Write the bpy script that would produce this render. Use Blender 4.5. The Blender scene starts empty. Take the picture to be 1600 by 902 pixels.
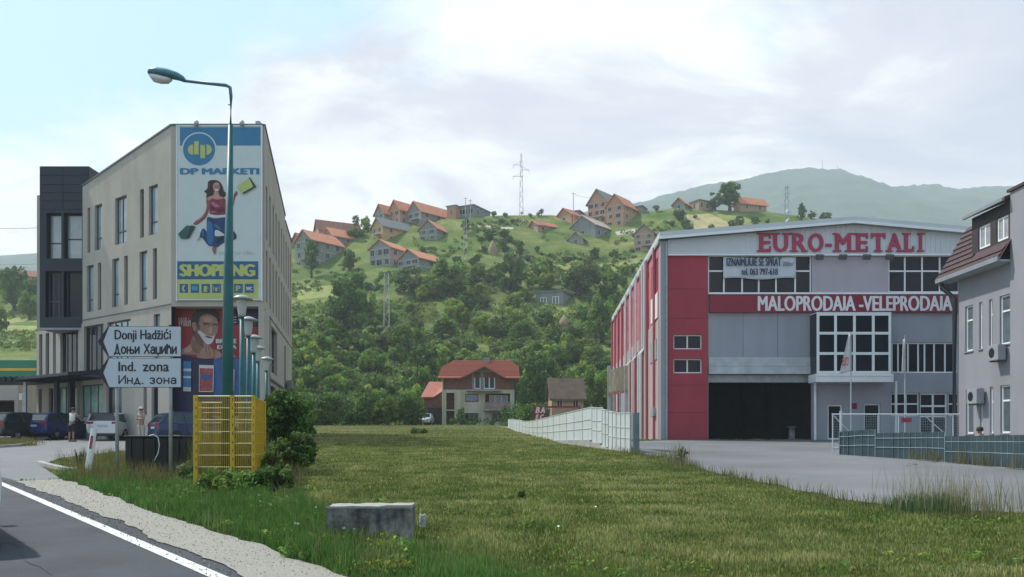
import bpy, math, random
import numpy as np
from mathutils import Vector, Matrix, noise
S = bpy.context.scene
col = S.collection
R = math.radians
random.seed(7)
# ------------------------------------------------------------------ camera
F, CX, HY, EZ = 1350.0, 800.0, 690.0, 1.5          # focal length and horizon in photo pixels, eye height in metres
cd = bpy.data.cameras.new('camera'); cam = bpy.data.objects.new('camera', cd); col.objects.link(cam)
cam.location = (0, 0, EZ); cam.rotation_euler = (R(90), 0, 0)
cd.sensor_width = 36; cd.lens = F / 1600 * 36
cd.shift_y = (HY - 451) / 1600.0
cd.clip_end = 6000; cd.clip_start = 0.1
S.camera = cam
S.view_settings.view_transform = 'Standard'; S.view_settings.look = 'None'
S.view_settings.exposure = 0.46; S.view_settings.gamma = 1.0
S.cycles.volume_bounces = 1
S.cycles.max_bounces = 6; S.cycles.transparent_max_bounces = 6
# ------------------------------------------------------------------ sun and sky
sv = Vector((-0.62, 0.34, 0.98)).normalized()
sl = bpy.data.lights.new('sun', 'SUN'); sl.energy = 4.2; sl.angle = R(2.0); sl.color = (1.0, 0.95, 0.87)
so = bpy.data.objects.new('sun', sl); col.objects.link(so); so.location = (-40, 20, 80)
so.rotation_euler = (-sv).to_track_quat('-Z', 'Y').to_euler()
W = bpy.data.worlds.new('World'); S.world = W; W.use_nodes = True
nt = W.node_tree; N = nt.nodes; L = nt.links
bg = N['Background']
def nd(t, **k):
    n = N.new(t)
    for a, b in k.items(): setattr(n, a, b)
    return n
sky = nd('ShaderNodeTexSky', sky_type='NISHITA', sun_disc=False)
sky.sun_elevation = math.asin(sv.z); sky.sun_rotation = math.atan2(sv.x, sv.y); sky.dust_density = 2.0; sky.air_density = 1.0
tc = nd('ShaderNodeTexCoord'); sp = nd('ShaderNodeSeparateXYZ'); L.new(tc.outputs['Generated'], sp.inputs[0])
def mth(op, a, b=None, clamp=False):
    n = nd('ShaderNodeMath', operation=op, use_clamp=clamp)
    for i, v in enumerate((a, b)):
        if v is None: continue
        if isinstance(v, (int, float)): n.inputs[i].default_value = v
        else: L.new(v, n.inputs[i])
    return n.outputs[0]
zz = mth('ADD', mth('MAXIMUM', sp.outputs[2], 0.0), 0.22)
cb = nd('ShaderNodeCombineXYZ')
L.new(mth('DIVIDE', sp.outputs[0], zz), cb.inputs[0]); L.new(mth('DIVIDE', sp.outputs[1], zz), cb.inputs[1])
def nse(vec, scale, detail, rough, off=(0, 0, 0), sc=(1, 1, 1), dist=0.0):
    mp = nd('ShaderNodeMapping'); mp.inputs['Location'].default_value = off; mp.inputs['Scale'].default_value = sc; L.new(vec, mp.inputs[0])
    n = nd('ShaderNodeTexNoise'); n.inputs['Scale'].default_value = scale; n.inputs['Detail'].default_value = detail
    n.inputs['Roughness'].default_value = rough; n.inputs['Distortion'].default_value = dist; L.new(mp.outputs[0], n.inputs['Vector'])
    return n.outputs['Fac']
def ramp(fac, stops):
    r = nd('ShaderNodeValToRGB'); e = r.color_ramp.elements
    while len(e) < len(stops): e.new(0.5)
    for q, (p, c) in zip(e, stops): q.position = p; q.color = (*c, 1)
    L.new(fac, r.inputs[0]); return r.outputs[0]
def mix(f, a, b):
    m = nd('ShaderNodeMix', data_type='RGBA')
    if isinstance(f, (int, float)): m.inputs[0].default_value = f
    else: L.new(f, m.inputs[0])
    for i, v in ((6, a), (7, b)):
        if isinstance(v, tuple): m.inputs[i].default_value = (*v, 1)
        else: L.new(v, m.inputs[i])
    return m.outputs[2]
vec = cb.outputs[0]
big = nse(vec, 0.75, 9, 0.55, (0, 0, 0), (1, 1.5, 1), 0.3)
wx = mth('MULTIPLY', sp.outputs[0], 0.17)                     # the cloud deck closes towards the east (+X)
dens = mth('ADD', mth('ADD', big, wx), mth('MULTIPLY', mth('SUBTRACT', 0.36, sp.outputs[2]), 0.85))
mask = ramp(dens, [(0.40, (0, 0, 0)), (0.485, (1, 1, 1))])
fine = nse(vec, 1.7, 10, 0.58, (4, 2, 0), (1, 1.4, 1), 0.6)
fine2 = mth('SUBTRACT', fine, mth('MULTIPLY', sp.outputs[0], 0.20))
BS = 0.1
cloud = ramp(fine2, [(0.32, (.78, .77, .97)), (0.46, (1.02, 1.0, 1.12)), (0.58, (1.50, 1.50, 1.46))])
cl6 = nd('ShaderNodeVectorMath', operation='SCALE'); L.new(cloud, cl6.inputs[0]); cl6.inputs['Scale'].default_value = 5.5
blue = nd('ShaderNodeVectorMath', operation='SCALE'); L.new(sky.outputs[0], blue.inputs[0]); blue.inputs['Scale'].default_value = 1.0
pale = mix(0.6, blue.outputs[0], (4.6, 8.0, 10.2))
L.new(mix(mask, pale, cl6.outputs[0]), bg.inputs[0]); bg.inputs[1].default_value = BS
# ------------------------------------------------------------------ helpers
def P(px, py, Y): return Vector(((px - CX) / F * Y, Y, EZ + (HY - py) / F * Y))
def X_(px, Y): return (px - CX) / F * Y
def Z_(py, Y): return EZ + (HY - py) / F * Y
def tag(o, label=None, cat=None, group=None, kind=None):
    if label: o['label'] = label
    if cat: o['category'] = cat
    if group: o['group'] = group
    if kind: o['kind'] = kind
    return o
def thing(name, label, cat, loc=(0, 0, 0), group=None, rz=0.0):
    o = bpy.data.objects.new(name, None); col.objects.link(o); o.empty_display_size = 0.2
    o.location = loc; o.rotation_euler = (0, 0, rz)
    return tag(o, label, cat, group)
def link_mesh(name, me, parent=None, loc=(0, 0, 0)):
    o = bpy.data.objects.new(name, me); col.objects.link(o); o.location = loc
    if parent is not None: o.parent = parent
    return o
class MB:
    """Collects faces, in world or local space, and links them as one mesh object."""
    def __init__(s, M=None): s.v = []; s.f = []; s.m = []; s.M = M; s.mi = 0
    def pt(s, p):
        p = Vector(p)
        if s.M is not None: p = s.M @ p
        s.v.append(p); return len(s.v) - 1
    def face(s, pts): s.f.append([s.pt(p) for p in pts]); s.m.append(s.mi)
    def box(s, x0, x1, y0, y1, z0, z1):
        i = [s.pt((x, y, z)) for z in (z0, z1) for y in (y0, y1) for x in (x0, x1)]
        for q in ((0, 2, 3, 1), (4, 5, 7, 6), (0, 1, 5, 4), (2, 6, 7, 3), (0, 4, 6, 2), (1, 3, 7, 5)):
            s.f.append([i[k] for k in q]); s.m.append(s.mi)
    def prism(s, poly, ax, a, b):
        """poly of 2-D points extruded along axis ax from a to b"""
        def mk(p, t): return {0: (t, p[0], p[1]), 1: (p[0], t, p[1]), 2: (p[0], p[1], t)}[ax]
        A = [s.pt(mk(p, a)) for p in poly]; B = [s.pt(mk(p, b)) for p in poly]; n = len(poly)
        s.f += [A[::-1], B]; s.m += [s.mi] * 2
        for k in range(n): s.f.append([A[k], A[(k + 1) % n], B[(k + 1) % n], B[k]]); s.m.append(s.mi)
    def tube(s, pts, rad, n=8, cap=True):
        pts = [Vector(p) for p in pts]
        if isinstance(rad, (int, float)): rad = [rad] * len(pts)
        rings = []
        for k, p in enumerate(pts):
            d = (pts[min(k + 1, len(pts) - 1)] - pts[max(k - 1, 0)]).normalized()
            u = d.cross(Vector((0, 0, 1)))
            if u.length < 1e-3: u = Vector((1, 0, 0))
            u.normalize(); w = d.cross(u)
            rings.append([s.pt(p + (u * math.cos(2 * math.pi * j / n) + w * math.sin(2 * math.pi * j / n)) * rad[k]) for j in range(n)])
        for a, b in zip(rings, rings[1:]):
            for j in range(n): s.f.append([a[j], a[(j + 1) % n], b[(j + 1) % n], b[j]]); s.m.append(s.mi)
        if cap: s.f += [rings[0][::-1], rings[-1]]; s.m += [s.mi] * 2
    def lathe(s, prof, c, n=16):
        rings = [[s.pt((c[0] + r * math.cos(2 * math.pi * j / n), c[1] + r * math.sin(2 * math.pi * j / n), c[2] + z)) for j in range(n)] for r, z in prof]
        for a, b in zip(rings, rings[1:]):
            for j in range(n): s.f.append([a[j], a[(j + 1) % n], b[(j + 1) % n], b[j]]); s.m.append(s.mi)
    def mesh(s, name, mats, off=(0, 0, 0), smooth=False):
        off = Vector(off); me = bpy.data.meshes.new(name)
        me.from_pydata([tuple(v - off) for v in s.v], [], s.f)
        for m in (mats if isinstance(mats, (list, tuple)) else [mats]): me.materials.append(m)
        me.polygons.foreach_set('material_index', s.m)
        if smooth: me.polygons.foreach_set('use_smooth', [True] * len(s.f))
        me.update(); return me
    def build(s, name, mats, parent=None, smooth=False, origin=None, bevel=0):
        off = parent.matrix_basis.translation if parent is not None else Vector((0, 0, 0))
        if parent is not None and parent.parent is not None: off = off + parent.parent.matrix_basis.translation
        if parent is not None and s.M is None and parent.rotation_euler.z: off = Vector((0, 0, 0))
        if origin is not None: off = Vector(origin)
        o = link_mesh(name, s.mesh(name, mats, off, smooth), parent)
        if parent is None: o.location = off
        if bevel:
            b = o.modifiers.new('bevel', 'BEVEL'); b.width = bevel; b.segments = 2; b.limit_method = 'ANGLE'
        return o
# ------------------------------------------------------------------ materials
def hexc(h):
    h = h.lstrip('#'); v = [int(h[i:i + 2], 16) / 255 for i in (0, 2, 4)]
    return tuple(c / 12.92 if c <= 0.04045 else ((c + 0.055) / 1.055) ** 2.4 for c in v)
_mats = {}
def mat(name, c, rough=0.7, var=0.18, scale=1.5, bump=0.0, bscale=40, metal=0.0, spec=0.4, c2=None, stain=0.0, attr=False, trans=0.0, stretch=(1, 1, 1), coat=0.0):
    if name in _mats: return _mats[name]
    m = bpy.data.materials.new(name); m.use_nodes = True; t = m.node_tree; n = t.nodes; l = t.links
    b = n['Principled BSDF']; b.inputs['Roughness'].default_value = rough; b.inputs['Metallic'].default_value = metal
    b.inputs['Specular IOR Level'].default_value = spec
    if coat: b.inputs['Coat Weight'].default_value = coat; b.inputs['Coat Roughness'].default_value = 0.05
    co = n.new('ShaderNodeTexCoord'); mp = n.new('ShaderNodeMapping'); l.new(co.outputs['Object'], mp.inputs[0]); mp.inputs['Scale'].default_value = stretch
    no = n.new('ShaderNodeTexNoise'); no.inputs['Scale'].default_value = scale; no.inputs['Detail'].default_value = 6; no.inputs['Roughness'].default_value = 0.6
    l.new(mp.outputs[0], no.inputs['Vector'])
    cr = n.new('ShaderNodeValToRGB'); e = cr.color_ramp.elements; e[0].position = 0.3; e[1].position = 0.7
    lo = tuple(x * (1 - var) for x in c); hi = tuple(min(1, x * (1 + var)) for x in (c2 or c))
    e[0].color = (*lo, 1); e[1].color = (*hi, 1); l.new(no.outputs['Fac'], cr.inputs[0]); out = cr.outputs[0]
    if stain:
        n2 = n.new('ShaderNodeTexNoise'); n2.inputs['Scale'].default_value = 0.5; n2.inputs['Detail'].default_value = 5
        m2 = n.new('ShaderNodeMapping'); m2.inputs['Scale'].default_value = (2.5, 2.5, 0.35); l.new(co.outputs['Object'], m2.inputs[0]); l.new(m2.outputs[0], n2.inputs['Vector'])
        r2 = n.new('ShaderNodeValToRGB'); r2.color_ramp.elements[0].position = 0.42; r2.color_ramp.elements[1].position = 0.68
        l.new(n2.outputs['Fac'], r2.inputs[0]); mx = n.new('ShaderNodeMix'); mx.data_type = 'RGBA'; mx.blend_type = 'MULTIPLY'
        f = n.new('ShaderNodeMath'); f.operation = 'MULTIPLY'; f.inputs[1].default_value = stain; l.new(r2.outputs[0], f.inputs[0])
        l.new(f.outputs[0], mx.inputs[0]); l.new(out, mx.inputs[6]); mx.inputs[7].default_value = (0.45, 0.42, 0.38, 1); out = mx.outputs[2]
    if attr:
        a = n.new('ShaderNodeAttribute'); a.attribute_name = 'tint'; mx = n.new('ShaderNodeMix'); mx.data_type = 'RGBA'; mx.blend_type = 'MULTIPLY'
        mx.inputs[0].default_value = 1; l.new(out, mx.inputs[6]); l.new(a.outputs['Color'], mx.inputs[7]); out = mx.outputs[2]
    l.new(out, b.inputs['Base Color'])
    if bump:
        n3 = n.new('ShaderNodeTexNoise'); n3.inputs['Scale'].default_value = bscale; n3.inputs['Detail'].default_value = 4; l.new(mp.outputs[0], n3.inputs['Vector'])
        bu = n.new('ShaderNodeBump'); bu.inputs['Strength'].default_value = bump; bu.inputs['Distance'].default_value = 0.02
        l.new(n3.outputs['Fac'], bu.inputs['Height']); l.new(bu.outputs[0], b.inputs['Normal'])
    if trans:
        tr = n.new('ShaderNodeBsdfTranslucent'); l.new(out, tr.inputs[0]); ms = n.new('ShaderNodeMixShader'); ms.inputs[0].default_value = trans
        l.new(b.outputs[0], ms.inputs[1]); l.new(tr.outputs[0], ms.inputs[2]); l.new(ms.outputs[0], n['Material Output'].inputs[0])
    _mats[name] = m; return m
def glass(name, c=(0.012, 0.016, 0.024), rough=0.06, spec=0.28):
    return mat(name, c, rough=rough, var=0.3, scale=0.6, spec=spec)
G_dark = glass('dark window glass'); G_blue = glass('sky reflection tinted glass', (0.27, 0.35, 0.40), 0.05, 1.0)  # pale blue base colour paints the sky's reflection into the panes
M_white = mat('white painted frame', (0.72, 0.74, 0.76), 0.4, 0.06)
M_navy = mat('dark navy metal', (0.010, 0.016, 0.032), 0.45, 0.2)
M_grn = mat('green lamp paint', (0.012, 0.10, 0.105), 0.45, 0.2, 3)
M_galv = mat('galvanised steel', (0.32, 0.36, 0.38), 0.45, 0.2, 4, metal=0.3)
M_conc = mat('grey concrete', (0.30, 0.29, 0.27), 0.9, 0.3, 1.2, bump=0.4, bscale=12)
M_black = mat('black plastic', (0.012, 0.013, 0.015), 0.5, 0.3)
# ------------------------------------------------------------------ terrain
def tab(x, T):
    if x <= T[0][0]: return T[0][1]
    for (a, b), (c, d) in zip(T, T[1:]):
        if x <= c: return b + (d - b) * (x - a) / (c - a)
    return T[-1][1]
RIDGE = [(-600, 470), (0, 440), (200, 415), (455, 372), (520, 366), (600, 349), (700, 340), (780, 335), (860, 333), (940, 340), (1010, 328), (1060, 322), (1130, 326),
         (1200, 330), (1300, 343), (1400, 356), (1600, 372), (2200, 400)]
PROF = [(112, 663), (125, 652), (140, 625), (160, 580), (185, 524), (205, 484), (225, 440), (245, 400), (258, 372), (270, 345)]
YR = 270.0
def sst(a, b, x):
    t = min(1, max(0, (x - a) / (b - a))); return t * t * (3 - 2 * t)
def H(X, Y):
    base = max(-2.5, Y / 30.0)
    if 40 < Y < 100 and X > 3:
        k = sst(3.5, 7.8, X) * sst(46.5, 47.5, Y + 0.0) * (1 - sst(92, 100, Y))
        base = base * (1 - k) + 1.567 * k
    if Y <= 112: return base
    Yc = min(Y, YR)
    z = Z_(tab(Yc, PROF), Yc)
    rz = Z_(tab(CX + X * F / YR, RIDGE), YR); r0 = Z_(345, YR)
    z += (rz - r0) * sst(150, 268, Yc)
    z += 1.3 * noise.noise(Vector((X * .03, Y * .04, 1.3))) * sst(120, 150, Y) * (1 - 0.6 * sst(235, 265, Y))
    if Y > YR: z -= (Y - YR) * 0.22 + 0.4 * 0
    return z
def G(px, py, y0=6.0, y1=272.0):
    """first terrain point seen along the ray through photo pixel px, py"""
    Y = y0
    while Y < y1:
        X = X_(px, Y)
        if H(X, Y) >= Z_(py, Y):
            lo, hi = max(y0, Y - 1.0), Y
            for _ in range(18):
                m = (lo + hi) / 2
                if H(X_(px, m), m) >= Z_(py, m): hi = m
                else: lo = m
            return Vector((X_(px, hi), hi, H(X_(px, hi), hi)))
        Y += 1.0
    Y = YR - 2
    return Vector((X_(px, Y), Y, H(X_(px, Y), Y)))
def ground_material():
    m = bpy.data.materials.new('meadow ground'); m.use_nodes = True; t = m.node_tree; n = t.nodes; l = t.links; b = n['Principled BSDF']
    b.inputs['Roughness'].default_value = 0.95; b.inputs['Specular IOR Level'].default_value = 0.1
    co = n.new('ShaderNodeTexCoord')
    def ns(s, d, r, st=(1, 1, 1)):
        mp = n.new('ShaderNodeMapping'); mp.inputs['Scale'].default_value = st; l.new(co.outputs['Object'], mp.inputs[0])
        x = n.new('ShaderNodeTexNoise'); x.inputs['Scale'].default_value = s; x.inputs['Detail'].default_value = d; x.inputs['Roughness'].default_value = r
        l.new(mp.outputs[0], x.inputs['Vector']); return x.outputs['Fac']
    def rp(f, st):
        r = n.new('ShaderNodeValToRGB'); e = r.color_ramp.elements
        while len(e) < len(st): e.new(0.5)
        for q, (p, c) in zip(e, st): q.position = p; q.color = (*c, 1)
        l.new(f, r.inputs[0]); return r.outputs[0]
    a = rp(ns(0.11, 9, 0.7, (1, 1.7, 1)), [(0.30, (0.055, 0.10, 0.026)), (0.45, (0.095, 0.145, 0.036)), (0.58, (0.16, 0.185, 0.055)), (0.71, (0.30, 0.26, 0.12))])
    c = rp(ns(2.2, 6, 0.7), [(0.3, (0.55, 0.55, 0.55)), (0.7, (1.3, 1.3, 1.25))])
    mx = n.new('ShaderNodeMix'); mx.data_type = 'RGBA'; mx.blend_type = 'MULTIPLY'; mx.inputs[0].default_value = 1
    l.new(a, mx.inputs[6]); l.new(c, mx.inputs[7]); l.new(mx.outputs[2], b.inputs['Base Color'])
    bu = n.new('ShaderNodeBump'); bu.inputs['Strength'].default_value = 0.6; bu.inputs['Distance'].default_value = 0.08
    l.new(ns(6, 5, 0.7), bu.inputs['Height']); l.new(bu.outputs[0], b.inputs['Normal'])
    return m
M_ground = ground_material()
def grid_mesh(name, xs, ys, fn, mt, zoff=0.0):
    vs = [(x, y, fn(x, y) + zoff) for y in ys for x in xs]; nx = len(xs)
    fs = [(j * nx + i, j * nx + i + 1, (j + 1) * nx + i + 1, (j + 1) * nx + i) for j in range(len(ys) - 1) for i in range(nx - 1)]
    me = bpy.data.meshes.new(name); me.from_pydata(vs, [], fs); me.materials.append(mt)
    me.polygons.foreach_set('use_smooth', [True] * len(fs)); return link_mesh(name, me)
xs = [-1400, -1100, -850, -650, -500, -400] + list(np.arange(-320, -60, 5.0)) + list(np.arange(-60, 120, 2.0)) + list(np.arange(120, 330, 5.0)) + [400, 500, 650, 850, 1100, 1400]
ys = [-60, -30, 0, 10, 20, 30, 40, 44, 46, 46.5, 47, 47.5, 48] + list(np.arange(52, 112, 4.0)) + list(np.arange(112, 272, 3.0)) + [275, 285, 300, 330, 370, 420]
tag(grid_mesh('ground', [float(x) for x in xs], [float(y) for y in ys], H, M_ground), 'grassy ground rising from the road to a patchy green hillside', kind='structure')
# far mountain
MR = [(-900, 400), (0, 400), (700, 360), (900, 335), (980, 322), (1050, 303), (1120, 286), (1160, 281), (1200, 272), (1230, 264), (1275, 263), (1312, 264), (1335, 273), (1365, 286), (1400, 293),
      (1450, 290), (1500, 296), (1560, 291), (1700, 300), (2200, 330)]
YM = 1700.0
def HM(X, Y):
    rz = Z_(tab(CX + X * F / YM, MR), YM)
    t = (Y - 800) / (YM - 800)
    z = (-8 + (rz + 8) * max(0, min(1, t)) ** 0.8) if t <= 1 else rz - (Y - YM) * 0.25
    k = min(1, max(0, t * 3))
    z += (14 * noise.noise(Vector((X * .006, Y * .006, 5))) + 8 * noise.noise(Vector((X * .025, Y * .025, 9)))) * k * (1.0 if t < 0.96 else 0.35)
    z += 6.0 * abs(noise.noise(Vector((X * .05, Y * .05, 2)))) * k + 3 * noise.noise(Vector((X * .16, Y * .16, 2))) * k
    return z
M_mount = mat('forested mountain', (0.014, 0.034, 0.020), 0.95, 0.5, 0.02, spec=0.05, c2=(0.022, 0.045, 0.024))
xs = [float(x) for x in np.concatenate([np.arange(-2200, -100, 100), np.arange(-100, 1300, 9), np.arange(1300, 2301, 100)])]
ys = [float(y) for y in np.concatenate([np.arange(780, 1300, 26), np.arange(1300, 1730, 10), [1750, 1790, 1840]])]
tag(grid_mesh('mountain', xs, ys, HM, M_mount), 'hazy forested mountain ridge beyond the hill', kind='structure')
# ------------------------------------------------------------------ roads, yards, markings (sheets on the sloping ground)
def gp(px, py):
    Y = 2025.0 / (py - 645.0); return (X_(px, Y), Y)
def sheet(name, pts, mt, zo, label, sub=1.2, kind='structure'):
    """a polygon laid on the terrain, cut into cells so that it follows it"""
    import bmesh
    bm = bmesh.new(); bm.faces.new([bm.verts.new((x, y, 0)) for x, y in pts])
    x0 = min(p[0] for p in pts); x1 = max(p[0] for p in pts); y0 = min(p[1] for p in pts); y1 = max(p[1] for p in pts)
    for ax, a, b in ((0, x0, x1), (1, y0, y1)):
        k = a + sub
        while k < b:
            co = (k, 0, 0) if ax == 0 else (0, k, 0); no = (1, 0, 0) if ax == 0 else (0, 1, 0)
            bmesh.ops.bisect_plane(bm, geom=bm.verts[:] + bm.edges[:] + bm.faces[:], plane_co=co, plane_no=no); k += sub
    for v in bm.verts: v.co.z = H(v.co.x, v.co.y) + zo
    bmesh.ops.recalc_face_normals(bm, faces=bm.faces[:])
    if sum(f.normal.z for f in bm.faces) < 0: bmesh.ops.reverse_faces(bm, faces=bm.faces[:])
    me = bpy.data.meshes.new(name); bm.to_mesh(me); bm.free(); me.materials.append(mt)
    return tag(link_mesh(name, me), label, kind=kind)
def wob(pts, amp, step=0.35, seed=1):
    """resample a line with a ragged offset"""
    out = []
    for (a, b), (c, d) in zip(pts, pts[1:]):
        n = max(1, int(math.hypot(c - a, d - b) / step))
        for k in range(n):
            t = k / n; x = a + (c - a) * t; y = b + (d - b) * t
            out.append((x + amp * noise.noise(Vector((x * 1.3, y * 1.3, seed))) + amp * .5 * noise.noise(Vector((x * 5, y * 5, seed))), y + amp * noise.noise(Vector((x * 1.3, y * 1.3, seed + 9)))))
    return out + [pts[-1]]
M_asph = mat('dark asphalt', (0.040, 0.044, 0.053), 0.85, 0.28, .9, bump=0.5, bscale=70)
M_lot = mat('worn pale asphalt', (0.16, 0.16, 0.165), 0.9, 0.14, 0.8, bump=0.3, bscale=30)
M_yard = mat('factory yard asphalt', (0.135, 0.135, 0.14), 0.9, 0.26, 0.25, bump=0.3, bscale=30, stretch=(1, 1, 1))
M_grav = mat('pale gravel', (0.30, 0.275, 0.24), 0.95, 0.28, 38, bump=.7, bscale=130)
M_line = mat('road line paint', (0.55, 0.55, 0.54), 0.75, 0.22, 9)
L0 = Vector((-10.7, 18.1)); L1 = Vector((-2.71, 7.88)); ld = (L1 - L0).normalized(); ln = Vector((-ld.y, ld.x))  # ln points right/away from the road
if ln.x < 0: ln = -ln
def ol(t, o): p = L0 + ld * t + ln * o; return (p.x, p.y)
# asphalt carriageway, left of the edge strip
edge = wob([gp(-60, 733), gp(32, 752.5), gp(155, 799), gp(228, 827), gp(285, 854), gp(345, 874), gp(400, 902), (-.7, 6.4), (1.8, 3.0), (6.5, -3), (18, -18)], 0.05, 0.3, 3)
sheet('road', edge + [(2, -40), (-45, -10), (-40, 20), (-24, 31)], M_asph, 0.012, 'dark asphalt main road in the corner')
def ribbon(a, b, n=60):
    return [ol(t, a) for t in np.linspace(-12, 40, n)] + [ol(t, b) for t in np.linspace(40, -12, n)]
sheet('road_marking_line', ribbon(-0.07, 0.07), M_line, 0.018, 'solid white edge line painted on the road', 3)
gout = wob([gp(30, 753), gp(60, 752), gp(100, 750), gp(140, 765), gp(217, 795), gp(300, 822), gp(400, 854), gp(470, 880), gp(530, 903), (-0.2, 7.0), (2.6, 4), (7.5, -3), (19, -18)], 0.12, 0.16, 7)
gin = wob([gp(18, 751.5), gp(137, 797), gp(207, 825), gp(265, 855), gp(320, 871), gp(376, 903), (-1.3, 6.6), (1.2, 3.2), (5.9, -3), (17.6, -18)], 0.10, 0.12, 5)
sheet('gravel_shoulder', gout + gin[::-1], M_grav, 0.024, 'pale gravel shoulder between the road and the grass verge', kind='structure')
# parking area and its mouth onto the road
lot = [gp(-160, 700), gp(-60, 733), gp(20, 751.5), gp(60, 752.5), gp(96, 749.5), gp(62, 728), gp(95, 717), gp(185, 706), gp(240, 703), gp(330, 698), gp(415, 693.5), (-13, 60), (-60, 64), (-60, 36)]
sheet('parking_lot', lot, M_lot, 0.008, 'pale worn asphalt parking area before the market building', 2)
# factory yard
yard = wob([gp(984, 703.5), gp(1000, 709), gp(1050, 718), gp(1090, 732), gp(1130, 742), gp(1200, 757), gp(1270, 771), gp(1330, 786), gp(1460, 797), gp(1600, 803), gp(1760, 812)], 0.25, 0.5, 11)
yard += [(30, 10), (45, 12), (45, 46.9), (9, 46.9), (5.6, 44), (4.9, 34)]
sheet('factory_yard', yard, M_yard, 0.02, 'grey asphalt yard in front of the open factory door', 1.5)
sheet('side_yard', [(8.2, 46.8), (44, 46.8), (44, 95), (10, 95), (8.6, 50)], M_yard, 0.016, 'asphalt under and around the factory', 3)
M_dirt = mat('dirt track', (0.20, 0.185, 0.16), 0.95, 0.3, 1.5)
sheet('dirt_track', wob([(-24, 82), (-10, 84), (6, 82)], 0.3, 2, 4) + wob([(6, 85), (-10, 87), (-24, 85)], 0.3, 2, 5), M_dirt, 0.02, 'dirt track across the far end of the meadow', 3)
# repairs and cracks in the road and the yard
M_patch = mat('asphalt repair', (.026, .028, .033), .8, .2, 4, bump=.5, bscale=70); M_crk = mat('crack filler', (.015, .016, .018), .7, .2)
def rl(pts): return [ol(a, b) for a, b in pts]
sheet('asphalt_patch', wob(rl([(6.5, -1.9), (9.6, -1.9), (9.6, -1.0), (6.5, -1.0), (6.5, -1.9)]), .03, .3, 2)[:-1], M_patch, .016, 'darker repair patch in the asphalt of the main road', 2)
def crack(pts, w, zo, lb, amp=.10):
    c = wob(pts, amp, .25, len(pts)); sheet('crack', [(x, y - w / 2) for x, y in c] + [(x, y + w / 2) for x, y in c[::-1]], M_crk, zo, lb, 3)
crack(rl([(1, -1.2), (5, -1.35), (9, -1.1), (14, -1.3)]), .018, .0175, 'long thin crack running along the main road')
crack([(11, 24), (16, 30), (19, 33.5)], .03, .026, 'thin crack across the factory yard', .4)
crack([(9.5, 41), (15, 40.5), (24, 41.5)], .03, .026, 'thin crack before the factory door', .3)
sheet('asphalt_patch', [(13.2, 34.5), (16.5, 34.1), (16.8, 36.4), (13.6, 36.8)], mat('yard repair', (.10, .10, .105), .9, .2, 2), .025, 'darker repair patch in the factory yard', 2)
# kerbs
def kerb(name, pts, label, w=0.16, h=0.12, mt=None):
    t = thing(name, label, 'kerb', (pts[0][0], pts[0][1], H(*pts[0])))
    for (a, b), (c, d) in zip(pts, pts[1:]):
        Ln = math.hypot(c - a, d - b); n = max(1, int(Ln / 1.0)); u = Vector(((c - a) / Ln, (d - b) / Ln, 0))
        for k in range(n):
            p = Vector((a, b, 0)) + u * (Ln * k / n); q = Vector((a, b, 0)) + u * (Ln * (k + 1) / n - 0.012); s = Vector((-u.y, u.x, 0)) * w / 2
            m = MB(); z0, z1 = H(p.x, p.y), H(q.x, q.y)
            lo = [p - s, p + s, q + s, q - s]; zz_ = [z0, z0, z1, z1]
            A = [m.pt((v.x, v.y, z - 0.1)) for v, z in zip(lo, zz_)]; B = [m.pt((v.x, v.y, z + h)) for v, z in zip(lo, zz_)]
            m.f += [A[::-1], B] + [[A[j], A[(j + 1) % 4], B[(j + 1) % 4], B[j]] for j in range(4)]; m.m += [0] * 6
            m.build('kerbstone', mt or M_conc, t, bevel=0.01)
    return t
kerb('kerb', [gp(62, 727), gp(75, 731), gp(100, 737), gp(122, 739)], 'grey concrete kerb beside the leaning white marker post')
kerb('kerb', [gp(-30, 702), gp(0, 700), gp(30, 698), gp(47, 694)], 'low kerb round the dry grass island beside the parked cars')
# ------------------------------------------------------------------ facade tool
class Face:
    """a vertical wall plane: A = foot point (x, y), d = direction along it, seen from the side of the normal n"""
    def __init__(s, A, d):
        s.A = Vector((A[0], A[1], 0)); s.d = Vector((d[0], d[1], 0)).normalized(); s.n = Vector((s.d.y, -s.d.x, 0))
        s.M = Matrix(((s.d.x, s.n.x, 0, s.A.x), (s.d.y, s.n.y, 0, s.A.y), (0, 0, 1, 0), (0, 0, 0, 1)))
    def u(s, px):
        r = (px - CX) / F; return (r * s.A.y - s.A.x) / (s.d.x - r * s.d.y)
    def uz(s, px, py):
        u = s.u(px); return u, Z_(py, s.A.y + s.d.y * u)
    def rect(s, x0, x1, y0, y1, at=None):
        a, b = s.u(x0), s.u(x1); Y = s.A.y + s.d.y * s.u(at if at is not None else x0)
        return (min(a, b), max(a, b), Z_(y1, Y), Z_(y0, Y))
    def mb(s): return MB(s.M)
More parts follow.
